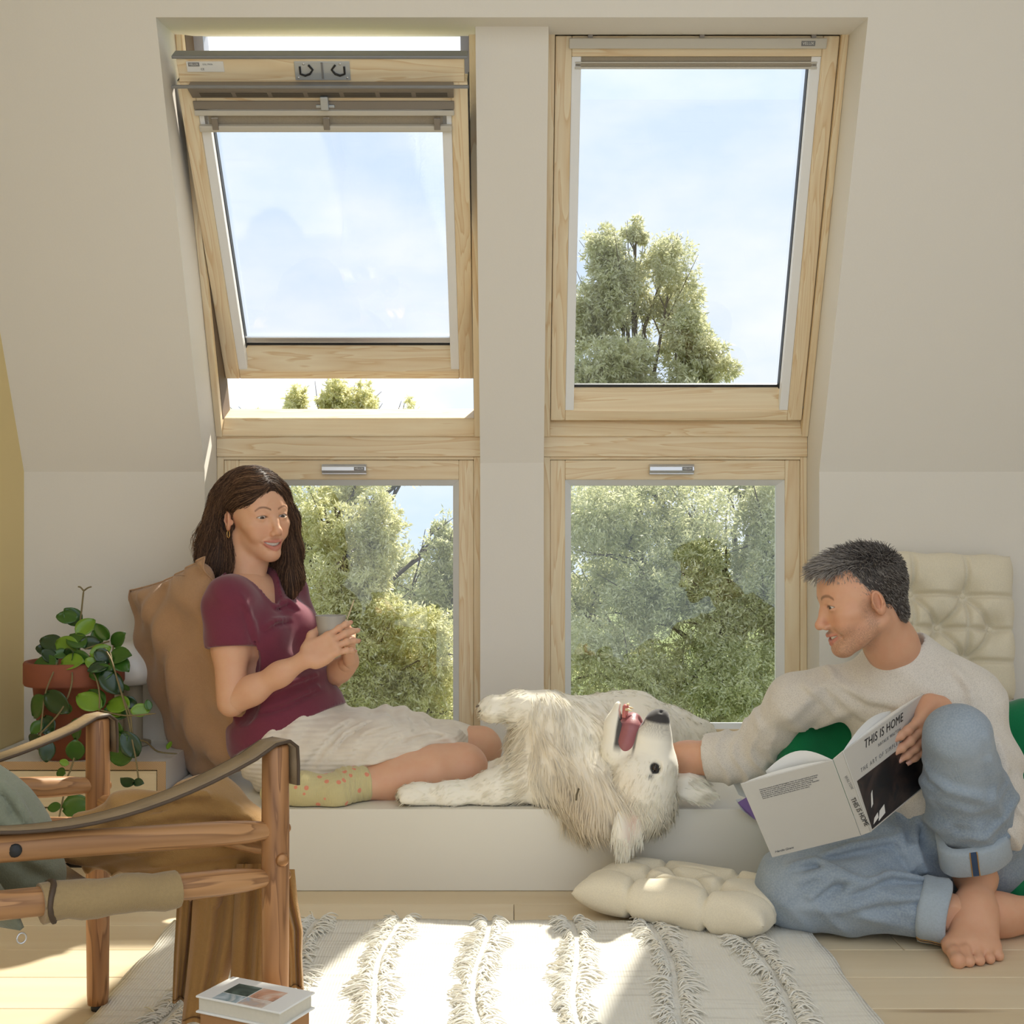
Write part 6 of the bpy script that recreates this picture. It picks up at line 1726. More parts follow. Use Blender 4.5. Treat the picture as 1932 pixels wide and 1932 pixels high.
# jeans
je = SDF((.40, 2.30, .0), (1.22, 2.98, .64), .0052)
je.u(Ell(mp_ + Mu * .03, (.176, .128, .14), RM), 0)
cuts = [(maL.lerp(mkL, .27), (maL - mkL).normalized()), (maR.lerp(mkR, .12), (maR - mkR).normalized())]
for i_, (p_, k) in enumerate(legs(.013)):
    je.u(CutP(p_, Half(*cuts[1])) if i_ == 1 else CutP(p_, Half(*cuts[0])) if i_ == 3 else p_, k)
def wr_j(x, y, z):
    kR = np.exp(-(((x - mkR.x - .06) / .10) ** 2 + ((z - mkR.z - .03) / .08) ** 2)); kL = np.exp(-(((x - mkL.x) / .14) ** 2 + ((z - mkL.z + .13) / .07) ** 2))
    cr = np.exp(-(((x - mhR.x + .03) / .13) ** 2 + ((z - .18) / .11) ** 2))
    an_ = np.exp(-((z - maL.z - .12) / .09) ** 2) * (x > .84)
    sh = np.exp(-(((x - .70) / .16) ** 2 + ((z - .06) / .05) ** 2))
    f = .014 * ridge(70 * (z * 1.3 + x * .45) + 2 * np.sin(15 * x), 3) * kR + .013 * ridge(75 * z + 45 * x + 2 * np.sin(18 * x), 3) * kL + .016 * ridge(52 * (x * .8 + z) + 1.6 * np.sin(14 * z), 3) * cr
    f = f + .011 * ridge(95 * z - 30 * x + 2 * np.sin(28 * x), 3) * an_ + .008 * ridge(60 * x + 90 * z + 2 * np.sin(20 * x), 3) * sh
    return .004 - f + .0045 * fbm(x, y, z, 16, 9, 2)
je.disp(wr_j)
folds(je, [[(1492, 1640), (1540, 1634), (1590, 1650)], [(1510, 1672), (1560, 1655), (1600, 1668)], [(1530, 1700), (1570, 1672), (1620, 1664)], [(1560, 1618), (1620, 1606), (1690, 1590)], [(1600, 1690), (1680, 1660), (1740, 1664)], [(1590, 1726), (1660, 1710), (1740, 1702)], [(1700, 1570), (1706, 1620), (1730, 1660)], [(1728, 1560), (1730, 1610), (1742, 1650)],
    [(1745, 1440), (1760, 1480), (1790, 1500)], [(1748, 1500), (1780, 1540), (1830, 1550)], [(1770, 1585), (1800, 1560), (1850, 1570)], [(1860, 1400), (1868, 1470), (1880, 1540)], [(1790, 1600), (1830, 1588), (1870, 1596)]], .0058, .020)
je.cut(Half((0, 0, .002), (0, 0, -1)), .006)
Vj, Qj = je.mesh(1); me = np_mesh('jeans', Vj, Qj)
fade = np.clip(fbm(Vj[:, 0], Vj[:, 1], Vj[:, 2], 30, 2, 2) * .25, 0, .4) + .35 * np.exp(-(np.linalg.norm(Vj - V3(mkL + Vector((0, -.06, -.02))), axis=1) / .09) ** 2) + .25 * np.exp(-(np.linalg.norm(Vj - V3(mkR + Vector((-.02, -.05, .02))), axis=1) / .10) ** 2)
set_col(me, np.stack([np.clip(fade, 0, 1)] * 3, 1)); jo = link('jeans', me, M['denim'], mo)
# turned-up cuffs
for (c0, dd), r_, L in zip(cuts, (.064, .060), (.062, .055)):
    ux = dd.orthogonal().normalized(); uy = dd.cross(ux); b = MB(); n_ = 32
    prof = [(r_ - .007, -.004), (r_ + .006, -.002), (r_ + .010, .006), (r_ + .009, L * .5), (r_ + .011, L - .006), (r_ + .006, L), (r_ - .002, L + .001), (r_ - .006, L - .01), (r_ - .006, 0)]
    vs = []
    for k, (rr, t) in enumerate(prof):
        for q_ in range(n_):
            a = 2 * math.pi * q_ / n_; wob = 1 + .05 * math.sin(3 * a + 1) + .03 * math.sin(5 * a)
            pnt = c0 + dd * (t - .02 + .005 * math.sin(2 * a)) + (ux * math.cos(a) + uy * math.sin(a)) * rr * wob
            if pnt.z < .004: pnt.z = .004
            vs.append(pnt)
    fs = [(i * n_ + k, i * n_ + (k + 1) % n_, (i + 1) * n_ + (k + 1) % n_, (i + 1) * n_ + k) for i in range(len(prof) - 1) for k in range(n_)]
    cf_ = b.add(vs, fs, True).build('cuff', M['denim_lt'], jo)
    sv = MB()
    sa = 0
    best = min(range(n_), key=lambda k: (vs[3 * n_ + k] - Vector((1.0, 2.2, .35 if r_ > .062 else -.3))).length)
    for off, mt in ((0, 'denim_dk'), (1, 'stitch'), (-1, 'stitch')):
        rows = []
        for k in range(1, 5): rows.append([vs[k * n_ + (best + (2 if r_ > .062 else 0) + off) % n_], vs[k * n_ + (best + (2 if r_ > .062 else 0) + off + 1) % n_]])
        if off == 0: sv.add([c0 + (p - c0) * 1.012 for r__ in rows for p in r__], [(2 * i, 2 * i + 1, 2 * i + 3, 2 * i + 2) for i in range(3)], True)
        else:
            e_ = 0 if off == 1 else 1
            MB().tube([c0 + (r__[e_] - c0) * 1.015 for r__ in rows], .0012, 5).build('cuff_stitching', M['stitch'], cf_)
    sv.build('selvedge', M['denim_dk'], cf_)
# stitched seams on the jeans, pressed onto the cloth
def seam(pts, r=.0009, mat='seam', name='seam'):
    out = []
    for a, b_ in zip(pts[:-1], pts[1:]):
        for k in range(8): out.append(Vector(a).lerp(Vector(b_), k / 8))
    A_ = np.array([tuple(p) for p in out], np.float32)
    for _ in range(6):
        e = .004; g_ = np.stack([je.sample(A_ + np.array(o) * e) - je.sample(A_ - np.array(o) * e) for o in ((1, 0, 0), (0, 1, 0), (0, 0, 1))], 1); g_ /= np.linalg.norm(g_, axis=1, keepdims=True) + 1e-9
        A_ = A_ - g_ * (je.sample(A_) - .0004)[:, None]
    MB().tube([Vector(p) for p in A_], r, 5).build(name, M[mat], jo)
# hair
hm = SDF((-.11, -.14, -.12), (.11, .13, .16), .003)
hm.u(Ell((0, -.015, .035), (.0755, .0975, .0835)), 0)
hm.u(Ell((0, .050, .084), (.046, .044, .020), Matrix.Rotation(math.radians(-18), 3, 'X')), .02)
hm.u(Ell((0, -.070, -.035), (.050, .026, .045)), .02)
hm.s(Ell((0, .105, -.010), (.085, .075, .087)), .008)
hm.s(Ell((0, .065, -.085), (.12, .090, .085)), .01)
hm.s(Ell((0, -.02, -.135), (.12, .085, .085)), .015)
for a in (-1, 1): hm.s(Ell((a * .085, -.004, -.020), (.030, .030, .040)), .006)
HVm, HQm = hm.mesh(1); HNm = vnormals(HVm, HQm)
rng = np.random.default_rng(3); n_ = 9000
ok = hm.sample(HVm + HNm * .001) > -1
outer = np.einsum('ij,ij->i', HNm, HVm - np.array([0, -.02, .01])) > .03
idx = rng.choice(np.nonzero(outer)[0], n_); p0 = HVm[idx]; nn = HNm[idx]
top = np.clip((p0[:, 2] - .045) / .05, 0, 1); front = np.clip((p0[:, 1] - .0) / .06, 0, 1)
d0 = np.stack([np.zeros(n_), .35 + .6 * front * top - .8 * (1 - top), -.55 * (1 - top) + .1 * top], 1) + rng.normal(0, .16, (n_, 3))
d0 = d0 + nn * (.12 + .22 * top)[:, None]; d0 /= np.linalg.norm(d0, axis=1, keepdims=True)
Ln = (.007 + .013 * top + .012 * front * top) * rng.uniform(.6, 1.2, n_)
t = np.linspace(0, 1, 5)[None, :, None]
bend = np.stack([np.zeros(n_), .3 * np.ones(n_), -.5 * np.ones(n_)], 1)
pth = p0[:, None] + d0[:, None] * Ln[:, None, None] * t + bend[:, None] * (Ln[:, None, None] * .35) * t ** 2
rd = np.broadcast_to(np.array([.0008, .0008, .0007, .0006, .0003]), (n_, 5)) * rng.uniform(.7, 1.2, (n_, 1))
SV, SQ = strands_mesh(pth.astype(np.float32), rd)
gray = np.clip(.44 + .50 * front * top + .50 * np.clip((p0[:, 1] + .01) / .05, 0, 1) * (1 - top) + rng.normal(0, .22, n_), 0, 1)
dk, lt = np.array(srgb(44, 38, 35)), np.array(srgb(168, 160, 152))
Cm = np.repeat(dk + (lt - dk) * gray[:, None] ** 1.2, 15, axis=0)
VH, QH = join_meshes([(HVm, HQm), (SV, SQ)]); tg = np.clip((HVm[:, 1] - .0) / .08, 0, 1) * .3
CHm = np.concatenate([np.array(srgb(50, 43, 39)) + (lt - dk) * tg[:, None] ** 1.2, Cm])
me = np_mesh('hair', xf(HM, VH.astype(np.float32)), QH); set_col(me, CHm)
M['hair_grey'] = mat_vcol('hair_grey', .55, .4); link('hair', me, M['hair_grey'], mo)
# line tattoo on the forearm
M['tattoo'] = mat_plain('tattoo_ink', (.07, .06, .06), .7)
_fd = (mwrR - melR).normalized(); _tu = Vector((0, 0, 1)); _tn = _fd.cross(_tu).normalized(); _tn = _tn if _tn.y < 0 else -_tn
_tc = melR.lerp(mwrR, .50)
for pts in ([(-.006, .016), (-.016, .010), (-.012, .0), (-.004, -.014), (.012, -.018)], [(.0, .024), (-.006, .016), (.0, .006), (.012, .002)], [(.006, .022), (.004, .012), (.014, .006)], [(-.004, -.004), (.008, -.006), (.016, -.004)]):
    q_ = []
    for a_, b_ in pts:
        base_ = _tc - _fd * a_ * .8
        q_.append(base_ + (_tn * math.cos(b_ / .040) + _tu * math.sin(b_ / .040)) * .0408)
    MB().tube(q_, .0007, 4).build('tattoo_line', M['tattoo'], mo)

# ------------------------------------------------------------------ open book in his lap
ob = empty('book', P(1600, 1560, 2.46), label='open hardback book with lettered grey cover held in the lap of the man', cat='book')
_o = Vector(ob.location)
M['cover'] = mat_plain('book_cover', srgb(206, 203, 196), .55, .015, 30)
M['cover_dark'] = mat_photo('cover_dark_photo', [(.012, .010, .010), (.022, .014, .012), (.05, .03, .024), (.012, .012, .014)], 14)
def board(q4, name, t=.0028):
    n_ = (q4[1] - q4[0]).cross(q4[3] - q4[0]).normalized()
    v = [p - _o for p in q4] + [p - _o + n_ * -t for p in q4]
    return MB().add(v, [(0, 1, 2, 3), (7, 6, 5, 4), (0, 4, 5, 1), (1, 5, 6, 2), (2, 6, 7, 3), (3, 7, 4, 0)]).build(name, M['cover'], ob, bevel=.0007, seg=1)
bcov = board([blb, slb, slt, blt], 'back_cover'); spi = board([slb + (srb - slb) * .04, srb - (srb - slb) * .04, srt - (srt - slt) * .04, slt + (srt - slt) * .04], 'spine'); fcov = board([srb, frb, frt, srt], 'front_cover')
# page blocks behind each cover
def pages(c0, c1, c2, c3, name):
    n_ = (c1 - c0).cross(c3 - c0).normalized()
    n_ = n_ if n_.y > 0 else -n_
    b = MB()
    up = (c3 - c0)
    def f(u, v):
        base = c0 + up * .015 + (c1 - c0) * (.02 + .94 * u) + up * (.97 * v)
        return base - _o + n_ * (.004 + .016 * math.sin(math.pi * min(1, (1 - u) * 1.0)) ** .7 * .6 + .010 * (1 - u) * 0)
    def g_(u, v): return c0 + up * .015 + (c1 - c0) * (.02 + .94 * u) + up * (.97 * v) - _o + n_ * .0032
    b.grid(f, 12, 4); b.grid(g_, 12, 4)
    fr = [f(i / 11, 1.0) for i in range(12)] + [g_(i / 11, 1.0) for i in range(12)]; b.add(fr, [(i, i + 1, 13 + i, 12 + i) for i in range(11)])
    fr = [f(i / 11, 0.0) for i in range(12)] + [g_(i / 11, 0.0) for i in range(12)]; b.add(fr, [(i, i + 1, 13 + i, 12 + i) for i in range(11)])
    return b.build(name, M['paper'], ob)
pages(blb, slb, slt, blt, 'pages'); pages(frb, srb, srt, frt, 'pages')
def loose(c_sp, c_far, lift, name='loose_page', mat='paper'):
    n_ = Vector((0, .25, .97))
    def f(u, v):
        p = c_sp[1].lerp(c_far[1], u).lerp(c_sp[0].lerp(c_far[0], u), v)
        return p - _o + n_ * (lift * math.sin(math.pi * u * .96) * (.3 + .7 * v))
    MB().grid(f, 14, 5).build(name, M[mat], ob, solid=.0004)
loose((slt, slb), (blt.lerp(slt, .30) + Vector((0, .02, .004)), blb.lerp(slb, .25) + Vector((0, .03, .01))), .030)
loose((srt, srb), (frt.lerp(srt, .42) + Vector((0, .03, .0)), frb.lerp(srb, .4) + Vector((0, .03, 0))), .020)
M['page_green'] = mat_plain('page_olive', srgb(150, 146, 70), .6)
loose((srt, srb), (frt.lerp(srt, .44) + Vector((0, .035, -.002)), frb.lerp(srb, .42) + Vector((0, .035, 0))), .017, mat='page_green')
def cover_frame(c0, c1, c3): # c0 bottom-left, c1 bottom-right, c3 top-left
    m = frame_matrix(c0 - _o, c1 - c0, c3 - c0); m.translation += m.to_3x3() @ Vector((0, 0, .0006)); return m
mf = cover_frame(srb, frb, srt); FW = (frb - srb).length; FH = (srt - srb).length
mk_ = cover_frame(blb, slb, blt); BW = (slb - blb).length; BH = (blt - blb).length
ms = cover_frame(slb, srb, slt)
sk_f = (srt - srb).dot((frb - srb).normalized())
def at(m, x, y, z=0): return m @ Matrix.Translation((x, y, z))
text_obj('title', 'THIS IS HOME', .026, at(mf, .070 + sk_f * .84, FH * .83), M['black'], fcov, shear=.12, space=1.08)
text_obj('author', 'NATALIE WALTON', .0095, at(mf, .118 + sk_f * .74, FH * .735), M['ink_grey'], fcov, space=1.3)
text_obj('subtitle', 'THE ART OF SIMPLE LIVING', .0125, at(mf, .030 + sk_f * .62, FH * .625), M['ink_grey'], fcov, space=1.5)
v_ = [mf @ Vector(p) for p in ((.006, .004, -.0003), (FW * .995, .004, -.0003), (FW * .995 + sk_f * .55, FH * .56, -.0003), (.006 + sk_f * .55, FH * .56, -.0003))]
MB().add(v_, [(0, 1, 2, 3)]).build('cover_photo', M['cover_dark'], fcov, solid=.0002)
for (x0, y0, w0, h0) in ((.012, .012, .022, .012), (.034, .010, .03, .020), (.006, .05, .008, .03)):
    MB().add([mf @ Vector(p) for p in ((x0, y0, .0), (x0 + w0, y0 + .006, .0), (x0 + w0 * .9, y0 + h0 + .006, .0), (x0 + w0 * .2, y0 + h0, .0))], [(0, 1, 2, 3)]).build('cover_photo_detail', M['paper'], fcov, solid=.0002)
rot = Matrix.Rotation(math.radians(-90), 4, 'Z')
text_obj('spine_title', 'THIS IS HOME', .0142, at(ms, .0085 + .012, .108) @ rot, M['black'], spi)
text_obj('spine_author', 'WALTON', .008, at(ms, .0085 + .020, .170) @ rot, M['ink_grey'], spi, space=1.2)
sk_b = (blt - blb).dot((slb - blb).normalized())
para = ['Home is where simple living begins. How do homes inspire authentic', 'stories? Full of inspiring and real ideas this book visits families across', 'the world to show the people who made them, and how they', 'live. Rooms to settle within and where to slow down. With beautiful', 'photographs and inspired stories this is home reminds you', 'that you can create the home that suits your own story.']
for i, ln in enumerate(para):
    text_obj('blurb_line', ln, .0046, at(mk_, BW * .16 + sk_b * .86, BH * .875 - i * .0050), M['ink_grey'], bcov, space=.92)
text_obj('publisher_mark', 'Hardie Grant', .0085, at(mk_, BW * .05 + sk_b * .07, BH * .065), M['ink_grey'], bcov, shear=.3, space=.85)
# ------------------------------------------------------------------ the dog lying on its back over the bench edge
HD = head_matrix(P(1232, 1470, 2.86), (.17, -.10, .975), (.95, -.22, -.2))
FUR = np.array(srgb(254, 248, 232)); TAN = np.array(srgb(224, 198, 160)); PINK = np.array(srgb(204, 146, 124)); DARK = np.array((.035, .032, .032))
dh = SDF((-.095, -.13, -.150), (.095, .185, .085), .0028)
dh.u(Ell((0, -.022, -.008), (.064, .078, .062)), 0)
dh.u(Ell((0, .030, .010), (.050, .050, .040)), .03)
for a in (-1, 1):
    dh.u(Ell((a * .042, .0, -.040), (.032, .055, .045)), .03)
    dh.u(Cone((a * .030, .050, .022), (a * .046, .030, .016), .012, .010), .02)
dh.u(Chain([(0, .045, -.012), (0, .095, -.014), (0, .138, -.014)], [.043, .034, .027], .03), .03)
for a in (-1, 1): dh.u(Chain([(a * .018, .060, -.045), (a * .019, .100, -.034), (a * .013, .135, -.026)], [.018, .017, .014], .02), .015)
dh.u(Ell((0, .150, -.008), (.0205, .017, .0165)), .008)
for a in (-1, 1): dh.s(Ell((a * .0115, .165, -.010), (.0055, .007, .004), Matrix.Rotation(a * .5, 3, 'Z')), .003)
# lower jaw, gaping
dh.u(Chain([(0, .0, -.078), (0, .050, -.097), (0, .105, -.108), (0, .150, -.106)], [.036, .030, .022, .0155], .03), .025)
dh.s(Chain([(0, .052, -.062), (0, .095, -.074), (0, .140, -.083), (0, .185, -.090)], [.020, .0215, .0215, .022], .02), .006)
dh.s(Chain([(0, .080, -.082), (0, .150, -.094)], [.013, .009], .01), .004)
for a in (-1, 1):
    dh.s(Ell((a * .053, .042, .006), (.012, .015, .012)), .008)
    dh.u(Ell((a * .0435, .0385, .002), (.0125, .0135, .0125)), .004)
    dh.s(Fn((a * .05 - .02, .020, -.02), (a * .05 + .02, .06, .02), lambda x, y, z, a=a: np.maximum(np.maximum((z - .002) - (.0062 - 38 * (y - .0385) ** 2), (-.0052 + 30 * (y - .0385) ** 2) - (z - .002)), .047 - a * x)), .001)
invd = HD.inverted()
nk = [invd @ P(1205, 1512, 2.88), invd @ P(1135, 1505, 2.90), invd @ P(1080, 1460, 2.98)]
dh.u(Chain([(0, -.03, -.03)] + [tuple(n) for n in nk[:1]], [.066, .078], .04), .04)
VD1, QD1 = dh.mesh(1)
x, y, z = VD1[:, 0], VD1[:, 1], VD1[:, 2]; CD1 = np.tile(FUR, (len(VD1), 1)).astype(np.float32)
def bl(C, m, c): return C * (1 - m[:, None]) + np.asarray(c)[None] * m[:, None]
CD1 = bl(CD1, .30 * np.exp(-(((y + .01) / .05) ** 2 + ((z + .05) / .04) ** 2)), TAN)
spk = .5 + .5 * np.sin(x * 900 + 3 * np.sin(y * 700)) * np.sin(z * 1100 + 2 * np.sin(y * 800))
CD1 = bl(CD1, np.clip((y - .100) / .030, 0, 1) * (z > -.06) * (.25 + .45 * spk), srgb(120, 112, 104))
CD1 = bl(CD1, np.clip((y - .136) / .006, 0, 1) * (z > -.055), DARK * 1.6)
inm = (np.abs(x) < .024) & (y > .045) & (z > -.112) & (z < -.046) & ((np.abs(x) < .019) | (z > -.1)) & (y < .168)
jawin = (z < -.070) & (z > -.104) & (y > .05) & (np.abs(x) < .020) & (z > -.088 - .12 * (y - .05))
CD1 = bl(CD1, 1.0 * jawin, srgb(70, 52, 50)); CD1 = bl(CD1, .9 * ((z < -.042) & (z > -.062) & (y > .055) & (np.abs(x) < .024)), srgb(84, 58, 56))
for a in (-1, 1):
    de = np.sqrt((x - a * .050) ** 2 + (y - .0385) ** 2 + (z - .002) ** 2); CD1 = bl(CD1, np.clip((.0165 - de) / .004, 0, 1), DARK)
    CD1 = bl(CD1, .7 * np.exp(-(((y - .024) / .006) ** 2 + ((z - .0) / .006) ** 2)) * (a * x > .03), DARK)
lip_ = (np.abs(z + .0535 + .0 * y) < .0030) & (y > .06) & (np.abs(x) > .010) & (y < .125)
CD1 = bl(CD1, .8 * np.clip((.0045 - np.abs(z + .0545)) / .003, 0, 1) * np.clip((y - .05) / .02, 0, 1) * np.clip((.128 - y) / .02, 0, 1) * (np.abs(x) > .010), DARK * 2); CD1 = bl(CD1, .95 * np.clip((.011 - np.abs(z + .092 + .05 * (y - .06))) / .004, 0, 1) * np.clip((y - .050) / .02, 0, 1) * np.clip((.160 - y) / .01, 0, 1) * (np.abs(x) > .006), DARK * 1.5)
VD1w = xf(HD, VD1)
# body, neck and legs
db = SDF((-.34, 2.72, .14), (.66, 3.60, .60), .0065)
db.u(Chain([P(1060, 1412, 3.05), P(1180, 1402, 3.20), P(1262, 1412, 3.34)], [.135, .118, .112], .08), 0)
db.u(Chain([P(1210, 1508, 2.88), P(1135, 1500, 2.92), P(1070, 1440, 3.01)], [.080, .096, .115], .06), .06)
db.u(Chain([P(1080, 1385, 3.01), P(1030, 1345, 2.99), P(978, 1332, 2.99), P(938, 1338, 2.99)], [.062, .044, .030, .031], .04), .05)
db.u(Ell(P(928, 1338, 2.985), (.034, .028, .030)), .02)
db.u(Chain([P(1025, 1465, 2.99), P(935, 1490, 2.975), P(850, 1500, 2.965), P(800, 1500, 2.96)], [.068, .040, .0285, .029], .04), .05)
db.u(Ell(P(782, 1500, 2.955), (.042, .030, .024)), .02)
db.u(Chain([P(1060, 1440, 3.12), P(960, 1462, 3.12), P(895, 1466, 3.12)], [.070, .036, .030], .04), .05)
db.u(Chain([P(1262, 1412, 3.36), P(1310, 1400, 3.44), P(1290, 1430, 3.40)], [.10, .06, .05], .04), .05)
for (c, dirs) in ((P(766, 1502, 2.95), Vector((-1, 0, 0))), (P(917, 1338, 2.98), Vector((-1, 0, .1)))):
    for i in range(4):
        o_ = Vector((0, (i - 1.5) * .0145, (.006 if i in (1, 2) else -.004)))
        db.u(Cone(c + o_ + Vector((.02, 0, 0)), c + o_ + dirs * (.010 if i in (1, 2) else .004), .012, .0105), .006)
db.cut(Half((0, 2.912, .1965), (0, 0, -1)), 0) if False else None
gx, gy, gz = db._grid(tuple(slice(0, int(n)) for n in db.n))
db.D = np.where((gy > 2.912), np.maximum(db.D, .198 - gz), np.where(gz < .196, np.maximum(db.D, gy - 2.908), db.D)).astype(np.float32)
db.disp(lambda x, y, z: .005 * fbm(x, y, z, 24, 4, 2))
VD2, QD2 = db.mesh(2)
CD2 = np.tile(FUR, (len(VD2), 1)).astype(np.float32)
_r = P(1110, 1520, 2.85); dr = np.sqrt(((VD2 - V3(_r)) ** 2 / np.array([.11, .09, .10]) ** 2).sum(1)); CD2 = bl(CD2, .45 * np.exp(-dr ** 2), TAN)
_r = P(1030, 1400, 2.93); dr = np.sqrt(((VD2 - V3(_r)) ** 2 / np.array([.06, .09, .09]) ** 2).sum(1)); CD2 = bl(CD2, .25 * np.exp(-dr ** 2), TAN)
VA, QA = join_meshes([(VD2, QD2), (VD1w, QD1)]); CA = np.concatenate([CD2, CD1])
me = np_mesh('dog', VA, QA); set_col(me, CA)
def mat_fur(name, tr=0.0):
    n = NT(name); a = n.n('Attribute'); a.attribute_name = 'Col'; n.set(Base_Color=a.outputs['Color'], Roughness=.75, Specular_IOR_Level=.25, Sheen_Weight=.3)
    t = n.n('BsdfTranslucent'); n.l(a.outputs['Color'], t.inputs['Color']); mx = n.n('MixShader'); mx.inputs[0].default_value = tr
    n.l(n.b.outputs[0], mx.inputs[1]); n.l(t.outputs[0], mx.inputs[2]); n.l(mx.outputs[0], n.out.inputs[0])
    return n.m
M['fur'] = mat_fur('dog_fur'); M['fur_hair'] = mat_fur('dog_fur_hair', .25)
do = link('dog', me, M['fur'])
tag(do, 'fluffy cream dog lying on its back on the bench with its mouth open', 'dog')
# ears
def ear(pts, ws, nrm, pink):
    b = MB(); pts = [Vector(p) for p in pts]; n = len(pts); nrm = Vector(nrm).normalized()
    def f(u, v):
        t = u * (n - 1); i = min(int(t), n - 2); p = pts[i].lerp(pts[i + 1], t - i); w = ws[i] + (ws[i + 1] - ws[i]) * (t - i)
        d = (pts[i + 1] - pts[i]).normalized(); s = d.cross(nrm).normalized(); q = v * 2 - 1
        return p + s * (w * q) + nrm * (-.012 * q * q + .003 * math.sin(9 * u + 4 * q))
    b.grid(f, 16, 11); o = b.build('ear', M['fur'], do, solid=.006)
    me = o.data; C = np.tile(FUR * .98, (len(me.vertices), 1))
    if pink:
        for i in range(16):
            for j in range(11):
                q = abs(j / 5 - 1); C[i * 11 + j] = C[i * 11 + j] * (1 - .75 * max(0, 1 - q * 1.3) * (1 - i / 20)) + PINK * .75 * max(0, 1 - q * 1.3) * (1 - i / 20)
    set_col(me, C); return o
e1 = ear([P(1205, 1515, 2.82), P(1196, 1545, 2.80), P(1186, 1580, 2.79), P(1180, 1610, 2.79)], [.030, .040, .034, .010], (.35, -.93, .1), True)
e2 = ear([P(1268, 1470, 2.92), P(1295, 1476, 2.90), P(1322, 1490, 2.90), P(1342, 1498, 2.90)], [.022, .036, .034, .010], (.1, -.85, .5), False)
# eyes, nose gloss, tongue, teeth
M['dog_eye'] = mat_plain('dog_eye_white', (.5, .46, .42), .1); M['dog_iris'] = mat_plain('dog_iris', (.035, .022, .015), .05)
for a in (-1, 1):
    c = HD @ Vector((a * .0425, .0385, .002)); b = MB().lathe([(.0115 * math.sin(t), -.0115 * math.cos(t)) for t in [math.pi * i / 10 for i in range(11)]], seg=16)
    d = (HD.to_3x3() @ Vector((a * .85, .45, .15))).normalized(); m = frame_matrix(c, d.orthogonal(), d.cross(d.orthogonal()))
    b.v = [tuple(m @ Vector(v)) for v in b.v]; e = b.build('eye', M['dog_eye'], do)
    i_ = MB().lathe([(.0, .0120), (.0070, .0110), (.0085, .0088), (.0086, .0080)], seg=16); i_.v = [tuple(m @ Vector(v)) for v in i_.v]
    i_.build('iris', M['dog_iris'], e)
M['tongue'] = mat_plain('tongue', srgb(168, 104, 108), .4, .1, 40, .2, 60)
tg = SDF((-.04, .03, -.13), (.04, .16, -.04), .0025)
tg.u(Chain([(0, .040, -.078), (0, .075, -.076), (.006, .105, -.072), (.016, .118, -.074)], [.020, .025, .027, .021], .02), 0)
tg.s(Cone((.0, .06, -.055), (.010, .13, -.053), .010, .008), .01)
Vt, Qt = tg.mesh(2); Vt[:, 0] *= 1.25
link('tongue', np_mesh('tongue', xf(HD, Vt), Qt), M['tongue'], do)
M['gum'] = mat_plain('gum', srgb(206, 116, 108), .35)
MB().tube([HD @ Vector(p) for p in ((.012, .100, -.088), (.010, .130, -.092), (.004, .156, -.094), (-.004, .156, -.094), (-.010, .130, -.092))], [.005, .006, .007, .007, .005], 8).build('gum', M['gum'], do)
M['fang'] = mat_plain('fang', srgb(240, 214, 160), .3)
for a, yy, zz, L, r in ((1, .150, -.092, .016, .0036), (-1, .150, -.092, .016, .0036), (1, .128, -.089, .008, .0034), (.3, .160, -.092, .006, .0022), (-.3, .160, -.092, .006, .0022)):
    p = Vector((a * .0105, yy, zz)); MB().tube([HD @ p, HD @ (p + Vector((a * .001, .002, L * .5))), HD @ (p + Vector((a * .003, .001, L)))], [r, r * .8, .0004], 7).build('tooth', M['fang'], do)
MB().tube([P(1092, 1488, 2.80), P(1088, 1500, 2.79), P(1087, 1510, 2.79)], .0026, 6).build('collar', mat_plain('collar', srgb(104, 92, 66), .6), do)
# fur
rng = np.random.default_rng(12)
N2 = vnormals(VD2, QD2); N1 = vnormals(VD1w, QD1)
def fur_tufts(V, N, C, n, length, flow, lean, clump=3, rad=.0011, jit=.25):
    i = rng.integers(0, len(V), n); L = length(V[i]); ok = L > .002; i = i[ok]; L = L[ok]; n = len(i)
    d = flow(V[i]); d = d - N[i] * (d * N[i]).sum(1, keepdims=True) * .8; d /= np.linalg.norm(d, axis=1, keepdims=True) + 1e-9
    ln = lean(V[i])[:, None] if callable(lean) else lean
    P_, R_, C_ = [], [], []
    t = np.linspace(0, 1, 5)[None, :, None]
    for k in range(clump):
        dd = d * (1 - ln) + N[i] * ln + rng.normal(0, jit, (n, 3)) * .5; dd /= np.linalg.norm(dd, axis=1, keepdims=True)
        Lk = L * rng.uniform(.6, 1.15, n); p0 = V[i] + rng.normal(0, .0022, (n, 3)) - N[i] * .002
        grav = np.array([0, 0, -1.]) * .28 + d * .22
        P_.append(p0[:, None] + dd[:, None] * (Lk[:, None, None] * t) + grav[:, None] * (Lk[:, None, None] * t ** 2) if grav.ndim == 2 else p0[:, None])
        R_.append(np.broadcast_to(np.array([1, .95, .8, .5, .12]), (n, 5)) * (rad * rng.uniform(.7, 1.3, n))[:, None] * (1 + 8 * L[:, None]))
        C_.append(np.clip(C[i] * rng.uniform(.90, 1.06, (n, 1)), 0, 1))
    Pp = np.concatenate(P_); Rr = np.concatenate(R_); Cc = np.concatenate(C_)
    Nn_ = np.tile(N[i], (clump, 1)); V_, Q_ = ribbons_mesh(Pp.astype(np.float32), Rr * 1.35, Nn_, rng.normal(0, .45, len(Nn_))); return V_, Q_, np.repeat(Cc, 10, axis=0), np.repeat(Nn_, 10, axis=0)
ruffc, chestc = V3(P(1120, 1500, 2.86)), V3(P(1040, 1400, 2.98))
